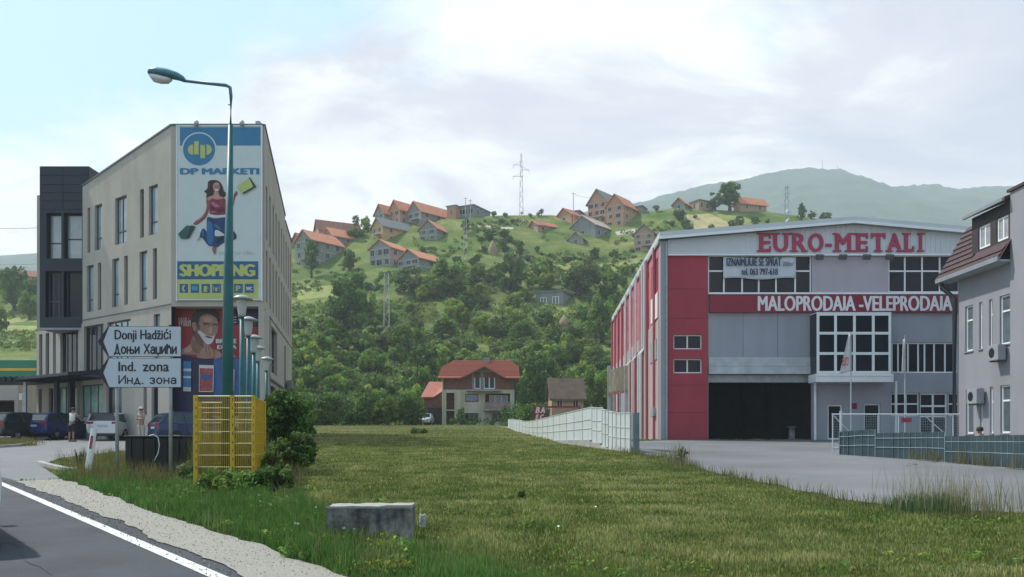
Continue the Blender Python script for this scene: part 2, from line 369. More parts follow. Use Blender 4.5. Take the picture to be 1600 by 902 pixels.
def wall(mb, u0, u1, z0, top, holes, dep=0.18, n0=0.0):
    """front skin with real openings and reveals; top is a height or [(u, z) ...]"""
    zt = top if isinstance(top, (int, float)) else min(z for _, z in top)
    hs = [h for h in holes]
    us = sorted({u0, u1, *[v for h in hs for v in h[:2] if u0 < v < u1]}); zs = sorted({z0, zt, *[v for h in hs for v in h[2:4] if z0 < v < zt]})
    for a, b in zip(us, us[1:]):
        for c, d in zip(zs, zs[1:]):
            mu, mz = (a + b) / 2, (c + d) / 2
            if any(h[0] < mu < h[1] and h[2] < mz < h[3] for h in hs): continue
            mb.face([(a, n0, c), (b, n0, c), (b, n0, d), (a, n0, d)])
    if not isinstance(top, (int, float)):
        tp = [p for p in top]
        for (a, b), (c, d) in zip(tp, tp[1:]): mb.face([(a, n0, zt), (c, n0, zt), (c, n0, d), (a, n0, b)])
    for a, b, c, d in [h[:4] for h in hs]:
        mb.face([(a, n0, c), (a, n0 - dep, c), (a, n0 - dep, d), (a, n0, d)]); mb.face([(b, n0, c), (b, n0, d), (b, n0 - dep, d), (b, n0 - dep, c)])
        mb.face([(a, n0, d), (a, n0 - dep, d), (b, n0 - dep, d), (b, n0, d)]); mb.face([(a, n0, c), (b, n0, c), (b, n0 - dep, c), (a, n0 - dep, c)])
def window(fc, parent, rect, vs=(), hs=(), fm=None, gm=None, dep=0.16, fw=0.06, name='window', proud=0.05, sill=None, depth_n=0.0):
    """frame with mullions (vs, hs are fractions) and one pane mesh per light"""
    a, b, c, d = rect[:4]; n1 = depth_n - dep + proud; n0 = depth_n - dep
    m = fc.mb(); e = 0.004
    m.box(a + e, a + fw, n0, n1, c + e, d - e); m.box(b - fw, b - e, n0, n1, c + e, d - e)
    m.box(a + fw, b - fw, n0, n1, c + e, c + fw); m.box(a + fw, b - fw, n0, n1, d - fw, d - e)
    us = [a + (b - a) * v for v in vs]; zs = [c + (d - c) * v for v in hs]
    for u in us: m.box(u - fw / 2, u + fw / 2, n0, n1 - .004, c + fw, d - fw)
    ul = [a + fw] + us + [b - fw]
    for z in zs:
        for p, q in zip(ul, ul[1:]): m.box(p + (fw / 2 if p in us else 0), q - (fw / 2 if q in us else 0), n0, n1 - .008, z - fw / 2, z + fw / 2)
    w = m.build(name, fm or M_white, parent)
    eu = [a] + us + [b]; ez = [c] + zs + [d]
    for p, q in zip(eu, eu[1:]):
        for r, t in zip(ez, ez[1:]):
            k = fc.mb(); k.box(p + .01, q - .01, n0 + 0.006, n0 + 0.02, r + .01, t - .01); k.build('pane', gm or G_dark, w)
    if sill: k = fc.mb(); k.box(a - .05, b + .05, depth_n - dep, depth_n + .05, c - .05, c - 0.004); k.build('sill', sill, w)
    return w
# text and print
def text_mesh(txt, bold=0.0, depth=0.0, shear=0.0, spacing=1.0):
    cu = bpy.data.curves.new('t', 'FONT'); cu.body = txt; cu.offset = bold; cu.extrude = depth; cu.shear = shear; cu.space_character = spacing; cu.resolution_u = 4
    o = bpy.data.objects.new('t', cu); col.objects.link(o); dg = bpy.context.evaluated_depsgraph_get(); dg.update()
    me = bpy.data.meshes.new_from_object(o.evaluated_get(dg)); bpy.data.objects.remove(o); return me
def letters(fc, parent, name, txt, rect, n, mt, bold=0.0, shear=0.0, spacing=1.0, depth=0.004, heavy=0.0, split=False):
    """text fitted to rect = (u0, u1, z0, z1) on a facade, standing n proud"""
    bold = 0.0; me = text_mesh(txt, bold, 0.5, shear, spacing); a, b, c, d = rect[:4]
    co = np.empty(len(me.vertices) * 3); me.vertices.foreach_get('co', co); co = co.reshape(-1, 3)
    par = list(range(len(co)))                               # one island per glyph body
    def find(i):
        while par[i] != i: par[i] = par[par[i]]; i = par[i]
        return i
    for e_ in me.edges: par[find(e_.vertices[0])] = find(e_.vertices[1])
    isl = np.array([find(i) for i in range(len(co))])
    if txt.isupper():                                        # the capital J stands on the line like the others
        cap = co[:, 1].max()
        for r in set(isl.tolist()):
            k = isl == r; lo = co[k, 1].min()
            if lo < -.05 * cap: co[k, 1] = (co[k, 1] - lo) * cap / (cap - lo); co[k, 0] += .03 * cap
    mn, mxx = co.min(0), co.max(0); q = np.empty_like(co)
    q[:, 0] = a + (co[:, 0] - mn[0]) / (mxx[0] - mn[0]) * (b - a); q[:, 2] = c + (co[:, 1] - mn[1]) / (mxx[1] - mn[1]) * (d - c); q[:, 1] = n + (co[:, 2] > 0) * depth
    if heavy:                                           # thicken the stems with side-stepped copies, each a hair prouder
        base_ = me; fc_ = [list(p.vertices) for p in me.polygons]; n_ = len(q); Q = [q]; FC = list(fc_)
        q[:, 0] = a + heavy + (q[:, 0] - a) * ((b - a - 2 * heavy) / (b - a))
        for k, (sx, sz_) in enumerate(((-heavy, 0), (heavy, 0), (0, heavy * .35), (0, -heavy * .35))):
            r_ = q.copy(); r_[:, 0] += sx; r_[:, 2] += sz_; r_[:, 1] += 0.0009 * (k + 1); Q.append(r_); FC += [[v + n_ * (k + 1) for v in f] for f in fc_]
        q = np.concatenate(Q); me = bpy.data.meshes.new(name); me.from_pydata(q.tolist(), [], FC)
    M = np.array(fc.M); w = q @ M[:3, :3].T + M[:3, 3]
    off = np.array(parent.matrix_basis.translation if parent else (0, 0, 0)); 
    if parent is not None and parent.parent is not None: off = off + np.array(parent.parent.matrix_basis.translation)
    w = w - off
    if split:                                           # every raised letter an object of its own
        FCs = [list(p.vertices) for p in me.polygons]; nb = len(isl); out = []; us = q[:, 0]
        for r in sorted(set(isl.tolist()), key=lambda r: us[:nb][isl == r].min()):
            fs = [f for f in FCs if isl[f[0] % nb] == r]; lo_ = hi_ = 0.0; ids = sorted({v for f in fs for v in f}); mp = {v: i for i, v in enumerate(ids)}
            k = bpy.data.meshes.new(name); k.from_pydata([tuple(w[v]) for v in ids], [], [[mp[v] for v in f] for f in fs]); k.materials.append(mt); out.append((lo_, hi_, link_mesh(name, k, parent)))
        return out
    me.vertices.foreach_set('co', w.ravel()); me.materials.clear(); me.materials.append(mt); me.update(); me.name = name
    return link_mesh(name, me, parent)
def smooth(pts, n=5):
    out = []; N_ = len(pts)
    for i in range(N_):
        p0, p1, p2, p3 = (np.array(pts[(i + k) % N_], float) for k in (-1, 0, 1, 2))
        for k in range(n):
            t = k / n; out.append(tuple(0.5 * ((2 * p1) + (-p0 + p2) * t + (2 * p0 - 5 * p1 + 4 * p2 - p3) * t * t + (-p0 + 3 * p1 - 3 * p2 + p3) * t ** 3)))
    return out
class Print:
    """flat printing on a board: shapes given in board pixels, stacked in thin layers"""
    def __init__(s, fc, cv, n): s.fc = fc; s.cv = cv; s.n = n; s.k = 0; s.mb = fc.mb(); s.mats = []
    def shape(s, pts, mt, sm=True):
        if sm: pts = smooth(pts)
        if mt not in s.mats: s.mats.append(mt)
        s.mb.mi = s.mats.index(mt); s.k += 1; n = s.n + s.k * 0.0025
        P3 = []
        for p in pts:
            u, z = s.fc.uz(*s.cv(*p)); P3.append((u, n, z))
        s.mb.face(P3)
    def done(s, name, parent): return s.mb.build(name, s.mats, parent)

# stroke lettering for the Cyrillic lines: each glyph is (width, [polylines]) on a 0..1 cap height
def arc(cx, cy, rx, ry, a0, a1, n=9): return [(cx + rx * math.cos(R(a0 + (a1 - a0) * k / n)), cy + ry * math.sin(R(a0 + (a1 - a0) * k / n))) for k in range(n + 1)]
_x = .70
def _o(w=.46): return arc(w / 2, _x / 2, w / 2, _x / 2, 0, 360, 16)
CYR = {
 'Д': (.62, [[(.0, -.14), (.0, .0), (.62, .0), (.62, -.14)], [(.10, 0), (.30, 1), (.50, 0)]]),
 'Х': (.56, [[(0, 0), (.56, 1)], [(0, 1), (.56, 0)]]), 'И': (.56, [[(0, 1), (0, 0), (.56, 1), (.56, 0)]]),
 'о': (.46, [_o()]), 'н': (.42, [[(0, 0), (0, _x)], [(.42, 0), (.42, _x)], [(0, _x / 2), (.42, _x / 2)]]),
 'њ': (.74, [[(0, 0), (0, _x)], [(.36, _x), (.36, 0), (.58, 0)] + arc(.56, .19, .18, .19, -90, 90, 6)[1:] + [(.36, .38)], [(0, _x / 2), (.36, _x / 2)]]),
 'и': (.42, [[(0, _x), (0, 0), (.42, _x), (.42, 0)]]), 'а': (.42, [arc(.20, .20, .20, .20, 20, 340, 12), [(.42, 0), (.42, .48)] + arc(.22, .48, .20, .22, 0, 150, 6)]),
 'џ': (.44, [[(0, _x), (0, 0), (.44, 0), (.44, _x)], [(.22, 0), (.22, -.18)]]), 'ћ': (.42, [[(.0, 0), (.0, 1)], [(-.12, .84), (.26, .84)], [(0, .48)] + arc(.21, .47, .21, .21, 150, 0, 6) + [(.42, 0)]]),
 'д': (.50, [[(0, -.14), (0, 0), (.5, 0), (.5, -.14)], [(.08, 0), (.25, _x), (.42, 0)]]), 'з': (.40, [arc(.19, .52, .19, .18, 150, -80, 8) + arc(.19, .18, .21, .18, 80, -150, 8)]), '.': (.06, [[(.0, .0), (.06, .0)]]), ' ': (.24, [])}
def strokes(fc, parent, name, txt, rect, n, mt, w=.17):
    a, b, c, d = rect; tot = sum(CYR[k][0] + .20 for k in txt) - .20; sx = (b - a) / tot; sz_ = (d - c); u = 0; th = w * sz_ / 2; k_ = 0
    for ch in txt:
        m = fc.mb(); gw, pls = CYR[ch]
        for pl in pls:
            pts = [(a + (u + x) * sx, c + z * sz_) for x, z in pl]
            for (x0, z0), (x1, z1) in zip(pts, pts[1:]):
                L_ = math.hypot(x1 - x0, z1 - z0) or 1e-6; ex, ez = (x1 - x0) / L_ * th, (z1 - z0) / L_ * th; k_ += 1; nn_ = n + .0003 + .00008 * (k_ % 9)
                m.face([(x0 - ex * .8 - ez, nn_, z0 - ez * .8 + ex), (x0 - ex * .8 + ez, nn_, z0 - ez * .8 - ex), (x1 + ex * .8 + ez, nn_, z1 + ez * .8 - ex), (x1 + ex * .8 - ez, nn_, z1 + ez * .8 + ex)])
        if m.v: m.build(name, mt, parent)
        u += gw + .20
# ------------------------------------------------------------------ market building on the left
M_plas = mat('beige grey render', (0.40, 0.365, 0.325), 0.9, 0.07, 0.7, bump=0.15, bscale=60, stain=0.18)
M_plas2 = mat('flashing metal', (0.10, 0.11, 0.12), 0.5, 0.1)
A = (X_(267.5, 44), 44.0); B = (X_(413.5, 44), 44.0)
FL = Face(A, (-1.26, 1)); FL.n = -FL.n; FL.M = Matrix(((FL.d.x, FL.n.x, 0, FL.A.x), (FL.d.y, FL.n.y, 0, FL.A.y), (0, 0, 1, 0), (0, 0, 0, 1)))
FF = Face(A, (1, 0)); FR = Face(B, (-0.179, 1))
# outward normals: FL towards the road, FR towards the meadow
if FL.n.y > 0: FL.n = -FL.n; FL.M = Matrix(((FL.d.x, FL.n.x, 0, FL.A.x), (FL.d.y, FL.n.y, 0, FL.A.y), (0, 0, 1, 0), (0, 0, 0, 1)))
if FR.n.x < 0: FR.n = -FR.n; FR.M = Matrix(((FR.d.x, FR.n.x, 0, FR.A.x), (FR.d.y, FR.n.y, 0, FR.A.y), (0, 0, 1, 0), (0, 0, 0, 1)))
gb = 1.2
bld = thing('market_building', 'beige four storey corner market building with a dark glazed tower and slit windows', 'building', (A[0], A[1], gb))
ztop = Z_(197, 44); zc = Z_(476, 44); zsof = Z_(479, 44)
uE = FL.u(129); zE = FL.uz(131, 291)[1]; uW = FL.u(57)
zMid = FL.uz(128, 506)[1]
U1, U2 = [], []
def r4(x0, x1, y0, y1): return FL.rect(x0, x1, y0, y1, at=(x0 + x1) / 2)
up = [(136.5, 141, 327, 396.5), (148, 159.5, 321.5, 392), (179.7, 197.7, 308, 381), (218.7, 224.7, 293, 370), (232.5, 246.5, 287.5, 365)]
lo = [(135.5, 146, 417, 488), (152.7, 158, 412, 485), (175, 186, 404, 480), (194, 199.5, 399, 476), (218, 230, 391.5, 470), (238.7, 245, 386, 467)]
zu = np.mean([[*r4(*q)[2:]] for q in up], 0); zl = np.mean([[*r4(*q)[2:]] for q in lo], 0)
hu = [(*r4(*q)[:2], zu[0], zu[1]) for q in up]; hl = [(*r4(*q)[:2], zl[0], zl[1]) for q in lo]
zm0, zm1 = r4(131, 161.5, 508, 582)[2:]
zg0, zg1 = r4(126, 161, 601, 652)[2:]
mez = [(94, 122), (131, 161.5), (167.5, 204), (240, 250), (61, 66), (71, 76.5), (82.5, 87)]
hm = [(*r4(a, b, 508, 582)[:2], zm0, zm1) for a, b in mez]
zg9 = gb + 0.25
gnd = [(89, 120, 0), (126, 161, 0), (166, 190, 1), (224, 229, 0), (236.5, 247, 1), (60, 65, 1), (76, 83, 1)]
hg = [(*r4(a, b, 601, 652)[:2], zg9 if k else zg0, zg1) for a, b, k in gnd]
m = FL.mb(); m.mi = 0
wall(m, 0, uE, zMid, [(0, ztop), (uE, zE)], hu + hl, 0.3)
# closed shell: end, top and back of the main block
dT = 11.0
m.face([(uE, 0, zMid), (uE, -dT, zMid), (uE, -dT, zE), (uE, 0, zE)])
wall(m, 0, uW, gb - 1.2, zMid, hm + hg, 0.3, -0.004)
m.face([(uE, -0.004, zMid), (uW, -0.004, zMid), (uW, -dT, zMid), (uE, -dT, zMid)])
m.face([(uW, -0.004, gb - 1), (uW, -0.004, zMid), (uW, -dT, zMid), (uW, -dT, gb - 1)])
w1 = m.build('wall', M_plas, bld)
# roof slab under the parapets
m = MB(); pA = FL.M @ Vector((0, -0.3, 0)); pE = FL.M @ Vector((uE, -0.3, 0)); pe2 = FL.M @ Vector((uE, -dT, 0)); q1 = FR.M @ Vector((0, -0.3, 0)); q2 = FR.M @ Vector((FR.u(455), -0.3, 0))
for zz_ in (zE - 1.0,): m.face([(p.x, p.y, zz_) for p in (pA, q1, q2, pe2, pE)])
m.build('roof_slab', M_conc, bld)
# front (billboard) face, right face
m = FF.mb(); wF = B[0] - A[0]
rF = FR.u(445.5); rE = FR.u(455.8); zr1 = FR.uz(445.5, 338)[1]; zr2 = FR.uz(455, 378)[1]
wall(m, 0, wF, zsof, ztop, [], 0.3)
m.face([(0, 0, zsof), (wF, 0, zsof), (wF, -0.9, zsof), (0, -0.9, zsof)])
wall(m, 0.02, wF - 0.02, gb - 1.2, zsof, [], 0.3, -0.9)
m.box(wF - 0.32, wF - 0.004, -0.9, -0.01, gb - 1.2, zsof - 0.004)
m.build('wall', M_plas, bld)
m = FR.mb(); hR = []
for z0, z1 in ((Z_(372.5, 44.6), Z_(289, 44.6)), (Z_(472, 44.6), Z_(390, 44.6))):
    for k in range(10):
        u = 0.62 + 1.79 * k; hR.append((u, u + 0.75, z0, z1))
gbig = FR.rect(424, 433, 509, 581); hR.append(gbig)
gl = FR.rect(423, 432, 602, 640); hR.append((gl[0], gl[1], gb + .2, gl[3]))
wall(m, 0, rE, gb - 1.2, [(0, ztop), (rF, zr1), (rF + .01, zr1 - 0.35), (rE, zr2)], hR, 0.25)
m.face([(rE, 0, gb), (rE, 0, zr2), (rE, -9, zr2), (rE, -9, gb)])
m.build('wall', M_plas, bld)
# joints / string courses
m = FL.mb(); zcl = FL.uz(128, 504)[1]
m.box(0.02, uE, 0.002, 0.03, Z_(477.7, 44.5) - .03, Z_(477.7, 44.5) + .03); m.build('string_course', M_plas2, bld)
m = FR.mb(); m.box(0.02, rE, 0.002, 0.03, Z_(484, 44) - .03, Z_(484, 44) + .03); m.build('string_course', M_plas2, bld)
m = FR.mb(); zq = FR.uz(418, 589)[1]; m.box(1.0, rE, 0.002, 0.10, zq - .08, zq + .02); m.build('string_course', M_plas2, bld)
# parapet flashing
m = FL.mb(); m.prism([(0, ztop + .002), (uE, zE + .002), (uE, zE + .10), (0, ztop + .10)], 1, -0.3, 0.05); m.build('parapet_flashing', M_plas2, bld)
m = FF.mb(); m.box(0.05, wF - .05, -0.3, 0.05, ztop + .003, ztop + .10); m.build('parapet_flashing', M_plas2, bld)
m = FR.mb(); m.prism([(0.0, ztop + .002), (rF, zr1 + .002), (rF, zr1 + .10), (0.0, ztop + .10)], 1, -0.3, 0.05); m.prism([(rF + .02, zr1 - .34), (rE, zr2 + .004), (rE, zr2 + .1), (rF + .02, zr1 - .24)], 1, -0.3, 0.05)
m.build('parapet_flashing', M_plas2, bld)
M_frm = mat('dark window frame', (0.05, 0.06, 0.075), 0.4, 0.1)
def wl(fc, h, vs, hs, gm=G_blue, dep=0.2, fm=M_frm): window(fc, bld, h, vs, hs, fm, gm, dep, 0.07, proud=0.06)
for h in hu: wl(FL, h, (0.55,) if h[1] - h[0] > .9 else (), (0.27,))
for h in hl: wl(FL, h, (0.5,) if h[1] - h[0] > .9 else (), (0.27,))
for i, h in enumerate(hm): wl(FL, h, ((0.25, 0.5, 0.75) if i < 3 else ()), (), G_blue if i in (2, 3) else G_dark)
M_teal = mat('teal window film', (0.10, 0.27, 0.32), 0.25, 0.35, 1.2, c2=(0.22, 0.36, 0.30))
for i, h in enumerate(hg): wl(FL, h, ((0.34, 0.67) if i < 2 else (0.5,) if i == 2 else ()), (), M_teal if i < 2 else G_dark)
for h in hR: wl(FR, h, (), () if h[3] - h[2] < 2.4 else (0.25,), G_dark, 0.25)
# glazed tower
FT = Face((X_(62, 50), 50.0), (1, 0)); zt0, zt1 = Z_(512, 50), Z_(260, 50)
def tx(px): return FT.u(px)
hT = [(tx(72.5), tx(95.7), Z_(404, 50), Z_(333, 50)), (tx(99.5), tx(128), Z_(404, 50), Z_(333, 50)), (tx(71), tx(96), Z_(496, 50), Z_(424, 50)), (tx(99.5), tx(128), Z_(496, 50), Z_(424, 50))]
wT = tx(139)
m = FT.mb(); wall(m, 0, wT, zt0, zt1, hT, 0.4)
m.face([(0, 0, zt0), (0, -5.2, zt0), (0, -5.2, zt1), (0, 0, zt1)]); m.face([(wT, 0, zt0), (wT, 0, zt1), (wT, -5.2, zt1), (wT, -5.2, zt0)]); m.face([(0, 0, zt1), (wT, 0, zt1), (wT, -5.2, zt1), (0, -5.2, zt1)])
tw = m.build('tower', M_navy, bld)
m = FT.mb(); m.box(0.02, wT, -4.6, -0.02, zt0 - .12, zt0 - .003); m.build('tower_soffit', mat('pale soffit', (0.3, 0.32, 0.34), 0.7), bld)
zp = [Z_(y, 50) for y in (328, 315, 302, 289, 275, 262)]
for a, b in zip(zp, zp[1:]):
    for u0, u1 in ((0.02, tx(98.5)), (tx(99.3), wT - .02)):
        m = FT.mb(); m.box(u0, u1, 0.004, 0.03, a + .02, b - .02); m.build('cladding_panel', M_navy, tw)
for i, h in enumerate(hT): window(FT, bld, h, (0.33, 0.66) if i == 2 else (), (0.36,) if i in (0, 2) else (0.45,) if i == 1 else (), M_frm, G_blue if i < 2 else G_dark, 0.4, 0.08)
M_sliv = M_plas
m = MB(); x0, x1 = X_(59, 53.7), X_(70, 53.7); m.box(x0, x1, 53.6, 60, zMid + .01, Z_(306, 53.7)); m.build('rear_wall', M_plas, bld)
# metal canopy over the entrance
m = FL.mb(); zc0 = FL.uz(100, 590)[1]; ca, cb_ = FL.u(172), FL.u(89); zc1 = zc0 + .25
m.prism([(0.0, zc0), (2.3, zc0 - .25), (2.3, zc0 - .1), (0.0, zc1)], 0, ca, cb_); cp = m.build('entrance_canopy', M_navy, bld)
for k in range(12):
    u = ca + (cb_ - ca) * (k + .5) / 12; m = FL.mb(); m.box(u - .03, u + .03, 0.1, 2.25, zc0 - .33, zc0 - .26); m.build('canopy_rib', M_navy, cp)
m = FL.mb(); up_ = FL.u(122.5); m.box(up_ - .16, up_ + .16, 0.25, 0.55, gb - .5, zc0 - .27); m.build('canopy_post', M_navy, bld)
# entrance railing
m = FL.mb(); a, b = FL.u(88), FL.u(118)
for k in range(13):
    u = a + (b - a) * k / 12; m.tube([(u, 2.2, gb + .2), (u, 2.2, gb + 1.3)], 0.025, 4)
m.tube([(a, 2.2, gb + 1.3), (b, 2.2, gb + 1.3)], .035, 4); m.tube([(a, 2.2, gb + .75), (b, 2.2, gb + .75)], .025, 4); m.build('railing', M_black, bld)
m = FL.mb(); m.box(FL.u(176), FL.u(88), 0.02, 2.3, gb - 1, gb + .28); m.build('entrance_steps', M_conc, bld)
# pipe and air conditioners on the right face
m = FR.mb(); u = FR.u(417.5) ; m.tube([(u, .12, Z_(489, 44)), (u, .12, gb)], .05, 6)
u2 = FR.u(442.3); m.tube([(u2, .12, Z_(535, 53)), (u2, .12, gb)], .04, 6); m.build('drain_pipe', M_plas2, bld)
M_ac = mat('air conditioner casing', (0.16, 0.165, 0.17), 0.5, 0.1)
def ac_unit(parent, fc, u, z, w=0.8, h=0.55, mt=None):
    m = fc.mb(); m.box(u, u + w, .08, .4, z, z + h); a = m.build('air_conditioner', mt or M_ac, parent, bevel=.02)
    m = fc.mb(); N_ = 18; cu, cz = u + w * .6, z + h / 2; m.face([(cu + .2 * math.cos(2 * math.pi * k / N_), .406, cz + .2 * math.sin(2 * math.pi * k / N_)) for k in range(N_)]); m.build('fan_grille', M_black, a)
    m = fc.mb(); m.box(u + .1, u + .14, 0, .38, z - .05, z - .004); m.box(u + w - .14, u + w - .1, 0, .38, z - .05, z - .004); m.build('bracket', M_plas2, a)
ac_unit(bld, FR, FR.u(446), Z_(606, 55), 1.5, .6); ac_unit(bld, FR, FR.u(452.5), Z_(610, 60), 1.2, .5)
# roof vent
m = FF.mb(); m.box(FF.u(387), FF.u(409), -.9, -.35, ztop - .2, ztop + .2); m.box(FF.u(395), FF.u(402), -.85, -.45, ztop + .2, ztop + .42); m.build('roof_vent', M_galv, bld)
# billboards
M_bw = mat('billboard white vinyl', (0.50, 0.56, 0.57), 0.5, 0.04)
M_bb = mat('billboard blue', (0.035, 0.17, 0.33), 0.5, 0.08); M_bb2 = mat('billboard deep blue', (0.02, 0.10, 0.24), 0.5, 0.08)
M_by = mat('billboard lime yellow', (0.42, 0.46, 0.15), 0.5, 0.08)
bb = thing('billboard', 'tall market billboard with jumping shopper and logo on the building front', 'billboard', (X_(343, 44), 43.95, Z_(470, 44)))
m = FF.mb(); fr = lambda x0, x1, y0, y1: FF.rect(x0, x1, y0, y1)
a, b, c, d = fr(278, 409.5, 198.5, 470); m.box(a, b, .05, .12, c, d); m.build('board', M_bw, bb)
m = FF.mb(); m.box(a - .04, a, .03, .15, c - .04, d + .04); m.box(b, b + .04, .03, .15, c - .04, d + .04); m.box(a, b, .03, .15, d + .002, d + .04); m.build('frame', M_white, bb)
I = lambda x, y: (x, y)
pr = Print(FF, I, .12)
def rc(x0, x1, y0, y1): return [(x0, y1), (x1, y1), (x1, y0), (x0, y0)]
def circ(cx, cy, r, n=40, a0=0, a1=360): return [(cx + r * math.cos(R(a0 + (a1 - a0) * k / n)), cy - r * math.sin(R(a0 + (a1 - a0) * k / n))) for k in range(n + (a1 - a0 < 360))]
pr.shape(rc(282.5, 408.2, 200.3, 229), M_bb, False)
pr.shape(circ(312.5, 235.5, 27.5), M_bw, False); pr.shape(circ(312.5, 235, 25), M_bb, False)
pr.shape(rc(278.5, 338, 262.8, 266), M_bw, False)
pr.shape(circ(303.3, 235.5, 8.2, 16, 90, 270), M_by, False); pr.shape(rc(304.7, 312, 222.5, 243), M_by, False)
pr.shape(rc(314.5, 322, 228.3, 249), M_by, False); pr.shape(circ(324.2, 235.5, 8.2, 16, -90, 90), M_by, False)
pr.done('logo', bb)
letters(FF, bb, 'lettering', 'DP MARKETI', fr(282.5, 406.5, 264.5, 273.5), .128, M_bb, 0.006, heavy=.05)
# jumping woman, in pixels of the enlarged view (6.94 per photo pixel)
cv = lambda x, y: (270 + x / 6.94, 275 + y / 6.94)
M_hair = mat('print hair', (0.025, 0.018, 0.02), .5); M_skin = mat('print skin', (0.42, 0.22, 0.19), .5, .15, 3); M_skin2 = mat('print skin shade', (0.24, 0.075, 0.075), .5)
M_top = mat('print red top', (0.20, 0.03, 0.055), .5, .4, 5); M_top2 = mat('print top light', (0.38, 0.12, 0.20), .5); M_jean = mat('print jeans', (0.012, 0.04, 0.12), .5, .4, 3); M_jean2 = mat('print jeans light', (0.02, 0.12, 0.30), .5)
M_gbag = mat('print green bag', (0.02, 0.09, 0.085), .5); M_gbag2 = mat('print dark bag', (0.01, 0.035, 0.045), .5)
pr = Print(FF, cv, .12)
pr.shape([(420, 55), (500, 60), (545, 110), (550, 160), (590, 200), (560, 245), (500, 230), (430, 240), (370, 245), (380, 200), (350, 180), (385, 140), (390, 80)], M_hair)
pr.shape([(640, 330), (660, 270), (675, 200), (700, 172), (712, 205), (685, 250), (668, 330), (650, 380), (600, 420), (590, 380)], M_skin2)
pr.shape([(400, 235), (372, 260), (375, 350), (340, 430), (250, 505), (232, 530), (280, 535), (370, 460), (405, 370), (420, 280)], M_skin2)
pr.shape([(445, 110), (470, 82), (505, 85), (520, 120), (510, 170), (485, 192), (455, 170)], M_skin)
pr.shape([(460, 175), (500, 180), (520, 225), (575, 250), (560, 290), (420, 280), (385, 255), (400, 235), (450, 215)], M_skin)
pr.shape([(410, 280), (440, 255), (500, 265), (570, 255), (600, 330), (575, 430), (560, 440), (420, 430), (410, 340)], M_top)
pr.shape([(430, 290), (470, 300), (520, 340), (480, 350), (440, 330)], M_top2); pr.shape([(430, 390), (510, 362), (520, 380), (440, 410)], M_top2)
pr.shape([(400, 420), (480, 435), (590, 430), (590, 455), (480, 460), (400, 450)], M_bw)
pr.shape([(390, 455), (470, 470), (590, 462), (640, 570), (695, 640), (695, 690), (650, 706), (560, 735), (490, 780), (440, 800), (445, 770), (400, 765), (330, 680), (300, 680), (320, 600), (350, 578), (380, 610), (378, 520)], M_jean)
pr.shape([(470, 600), (500, 598), (565, 640), (560, 655), (480, 662), (465, 640)], M_bw)
pr.shape([(385, 510), (430, 520), (450, 620), (440, 740), (410, 765), (385, 700), (378, 600)], M_jean2)
pr.shape([(470, 158), (502, 153), (496, 168), (478, 170)], M_white, True)
for ex in (466, 494): pr.shape([(ex, 124), (ex + 8, 120), (ex + 15, 124), (ex + 8, 129)], M_hair)
pr.shape([(481, 128), (486, 126), (490, 146), (482, 147)], M_skin2)
for hx_ in ((400, 100, 372, 200), (415, 75, 398, 215), (545, 120, 565, 205)): pr.shape([(hx_[0], hx_[1]), (hx_[0] + 8, hx_[1] + 4), (hx_[2] + 9, hx_[3]), (hx_[2], hx_[3])], mat('print hair light', (.09, .045, .035), .5))
pr.shape([(460, 540), (500, 545), (540, 590), (500, 585)], M_jean2); pr.shape([(640, 600), (670, 640), (660, 690), (640, 680)], M_jean2); pr.shape([(330, 600), (345, 596), (352, 660), (335, 650)], M_jean2); pr.shape([(500, 680), (560, 670), (540, 710), (490, 740)], mat('print jeans dark', (.006, .014, .05), .5))
pr.shape([(430, 330), (480, 372), (520, 352), (560, 372), (560, 390), (490, 392), (430, 372)], mat('print top shade', (.10, .012, .04), .5)); pr.shape([(255, 500), (300, 470), (345, 440), (350, 450), (300, 488)], M_skin)
pr.shape([(95, 640), (168, 565), (205, 562), (130, 655)], mat('print green light', (.05, .16, .14), .5), False)
pr.shape([(440, 790), (480, 780), (472, 860), (455, 840)], M_skin2); pr.shape([(300, 680), (310, 690), (285, 712), (275, 715)], M_skin)
pr.shape([(72, 640), (165, 548), (262, 558), (190, 688), (105, 692)], M_gbag, False); pr.shape([(215, 545), (262, 558), (190, 688), (160, 680)], M_gbag2, False)
pr.shape([(712, 125), (845, 28), (915, 130), (775, 208)], M_by, False); pr.shape([(845, 25), (918, 130), (775, 210), (770, 195), (885, 128), (838, 30)], M_gbag2, False)
pr.done('printed_figure', bb)
letters(FF, bb, 'lettering', 'za korpu više...', fr(343, 401, 392, 401), .128, mat('faded print', (0.42, 0.45, 0.36), .6), 0.01)
pr = Print(FF, I, .12)
pr.shape(rc(278.5, 404.8, 409.2, 437.5), M_bb2, False); pr.shape(rc(277.5, 404.8, 437.8, 467.5), M_by, False)
ic = [(282.2, 295.5), (299.2, 312.5), (316.3, 329.5), (333, 346.5), (350, 363), (367, 380.5), (384, 397.5)]
for x0, x1 in ic: pr.shape(rc(x0, x1, 444.5, 458.5), M_bb2, False)
pr.shape([(288, 447), (291, 446.5), (290, 449), (288.5, 451.5), (290, 454), (291, 456), (288, 456.3), (286, 451.5)], M_by)
pr.shape(rc(301.5, 310.5, 448, 454.8), mat('print teal', (0.05, .25, .36), .5), False)
pr.shape(rc(320, 324.5, 448, 456), M_by, False); pr.shape(rc(319, 325.5, 456, 457), M_by, False); pr.shape([(324.8, 448.3), (326.8, 450), (326.8, 454), (326, 454), (326, 450.5), (324.8, 449)], M_by, False)
pr.shape(rc(336.5, 342.5, 450.5, 452), M_by, False); pr.shape([(338.5, 452.2), (340.5, 452.2), (341.5, 456), (337.5, 456)], M_by, False); pr.shape(rc(335, 335.7, 447.5, 456), M_by, False); pr.shape(rc(343.8, 344.5, 447.5, 456), M_by, False)
pr.done('printed_strip', bb)
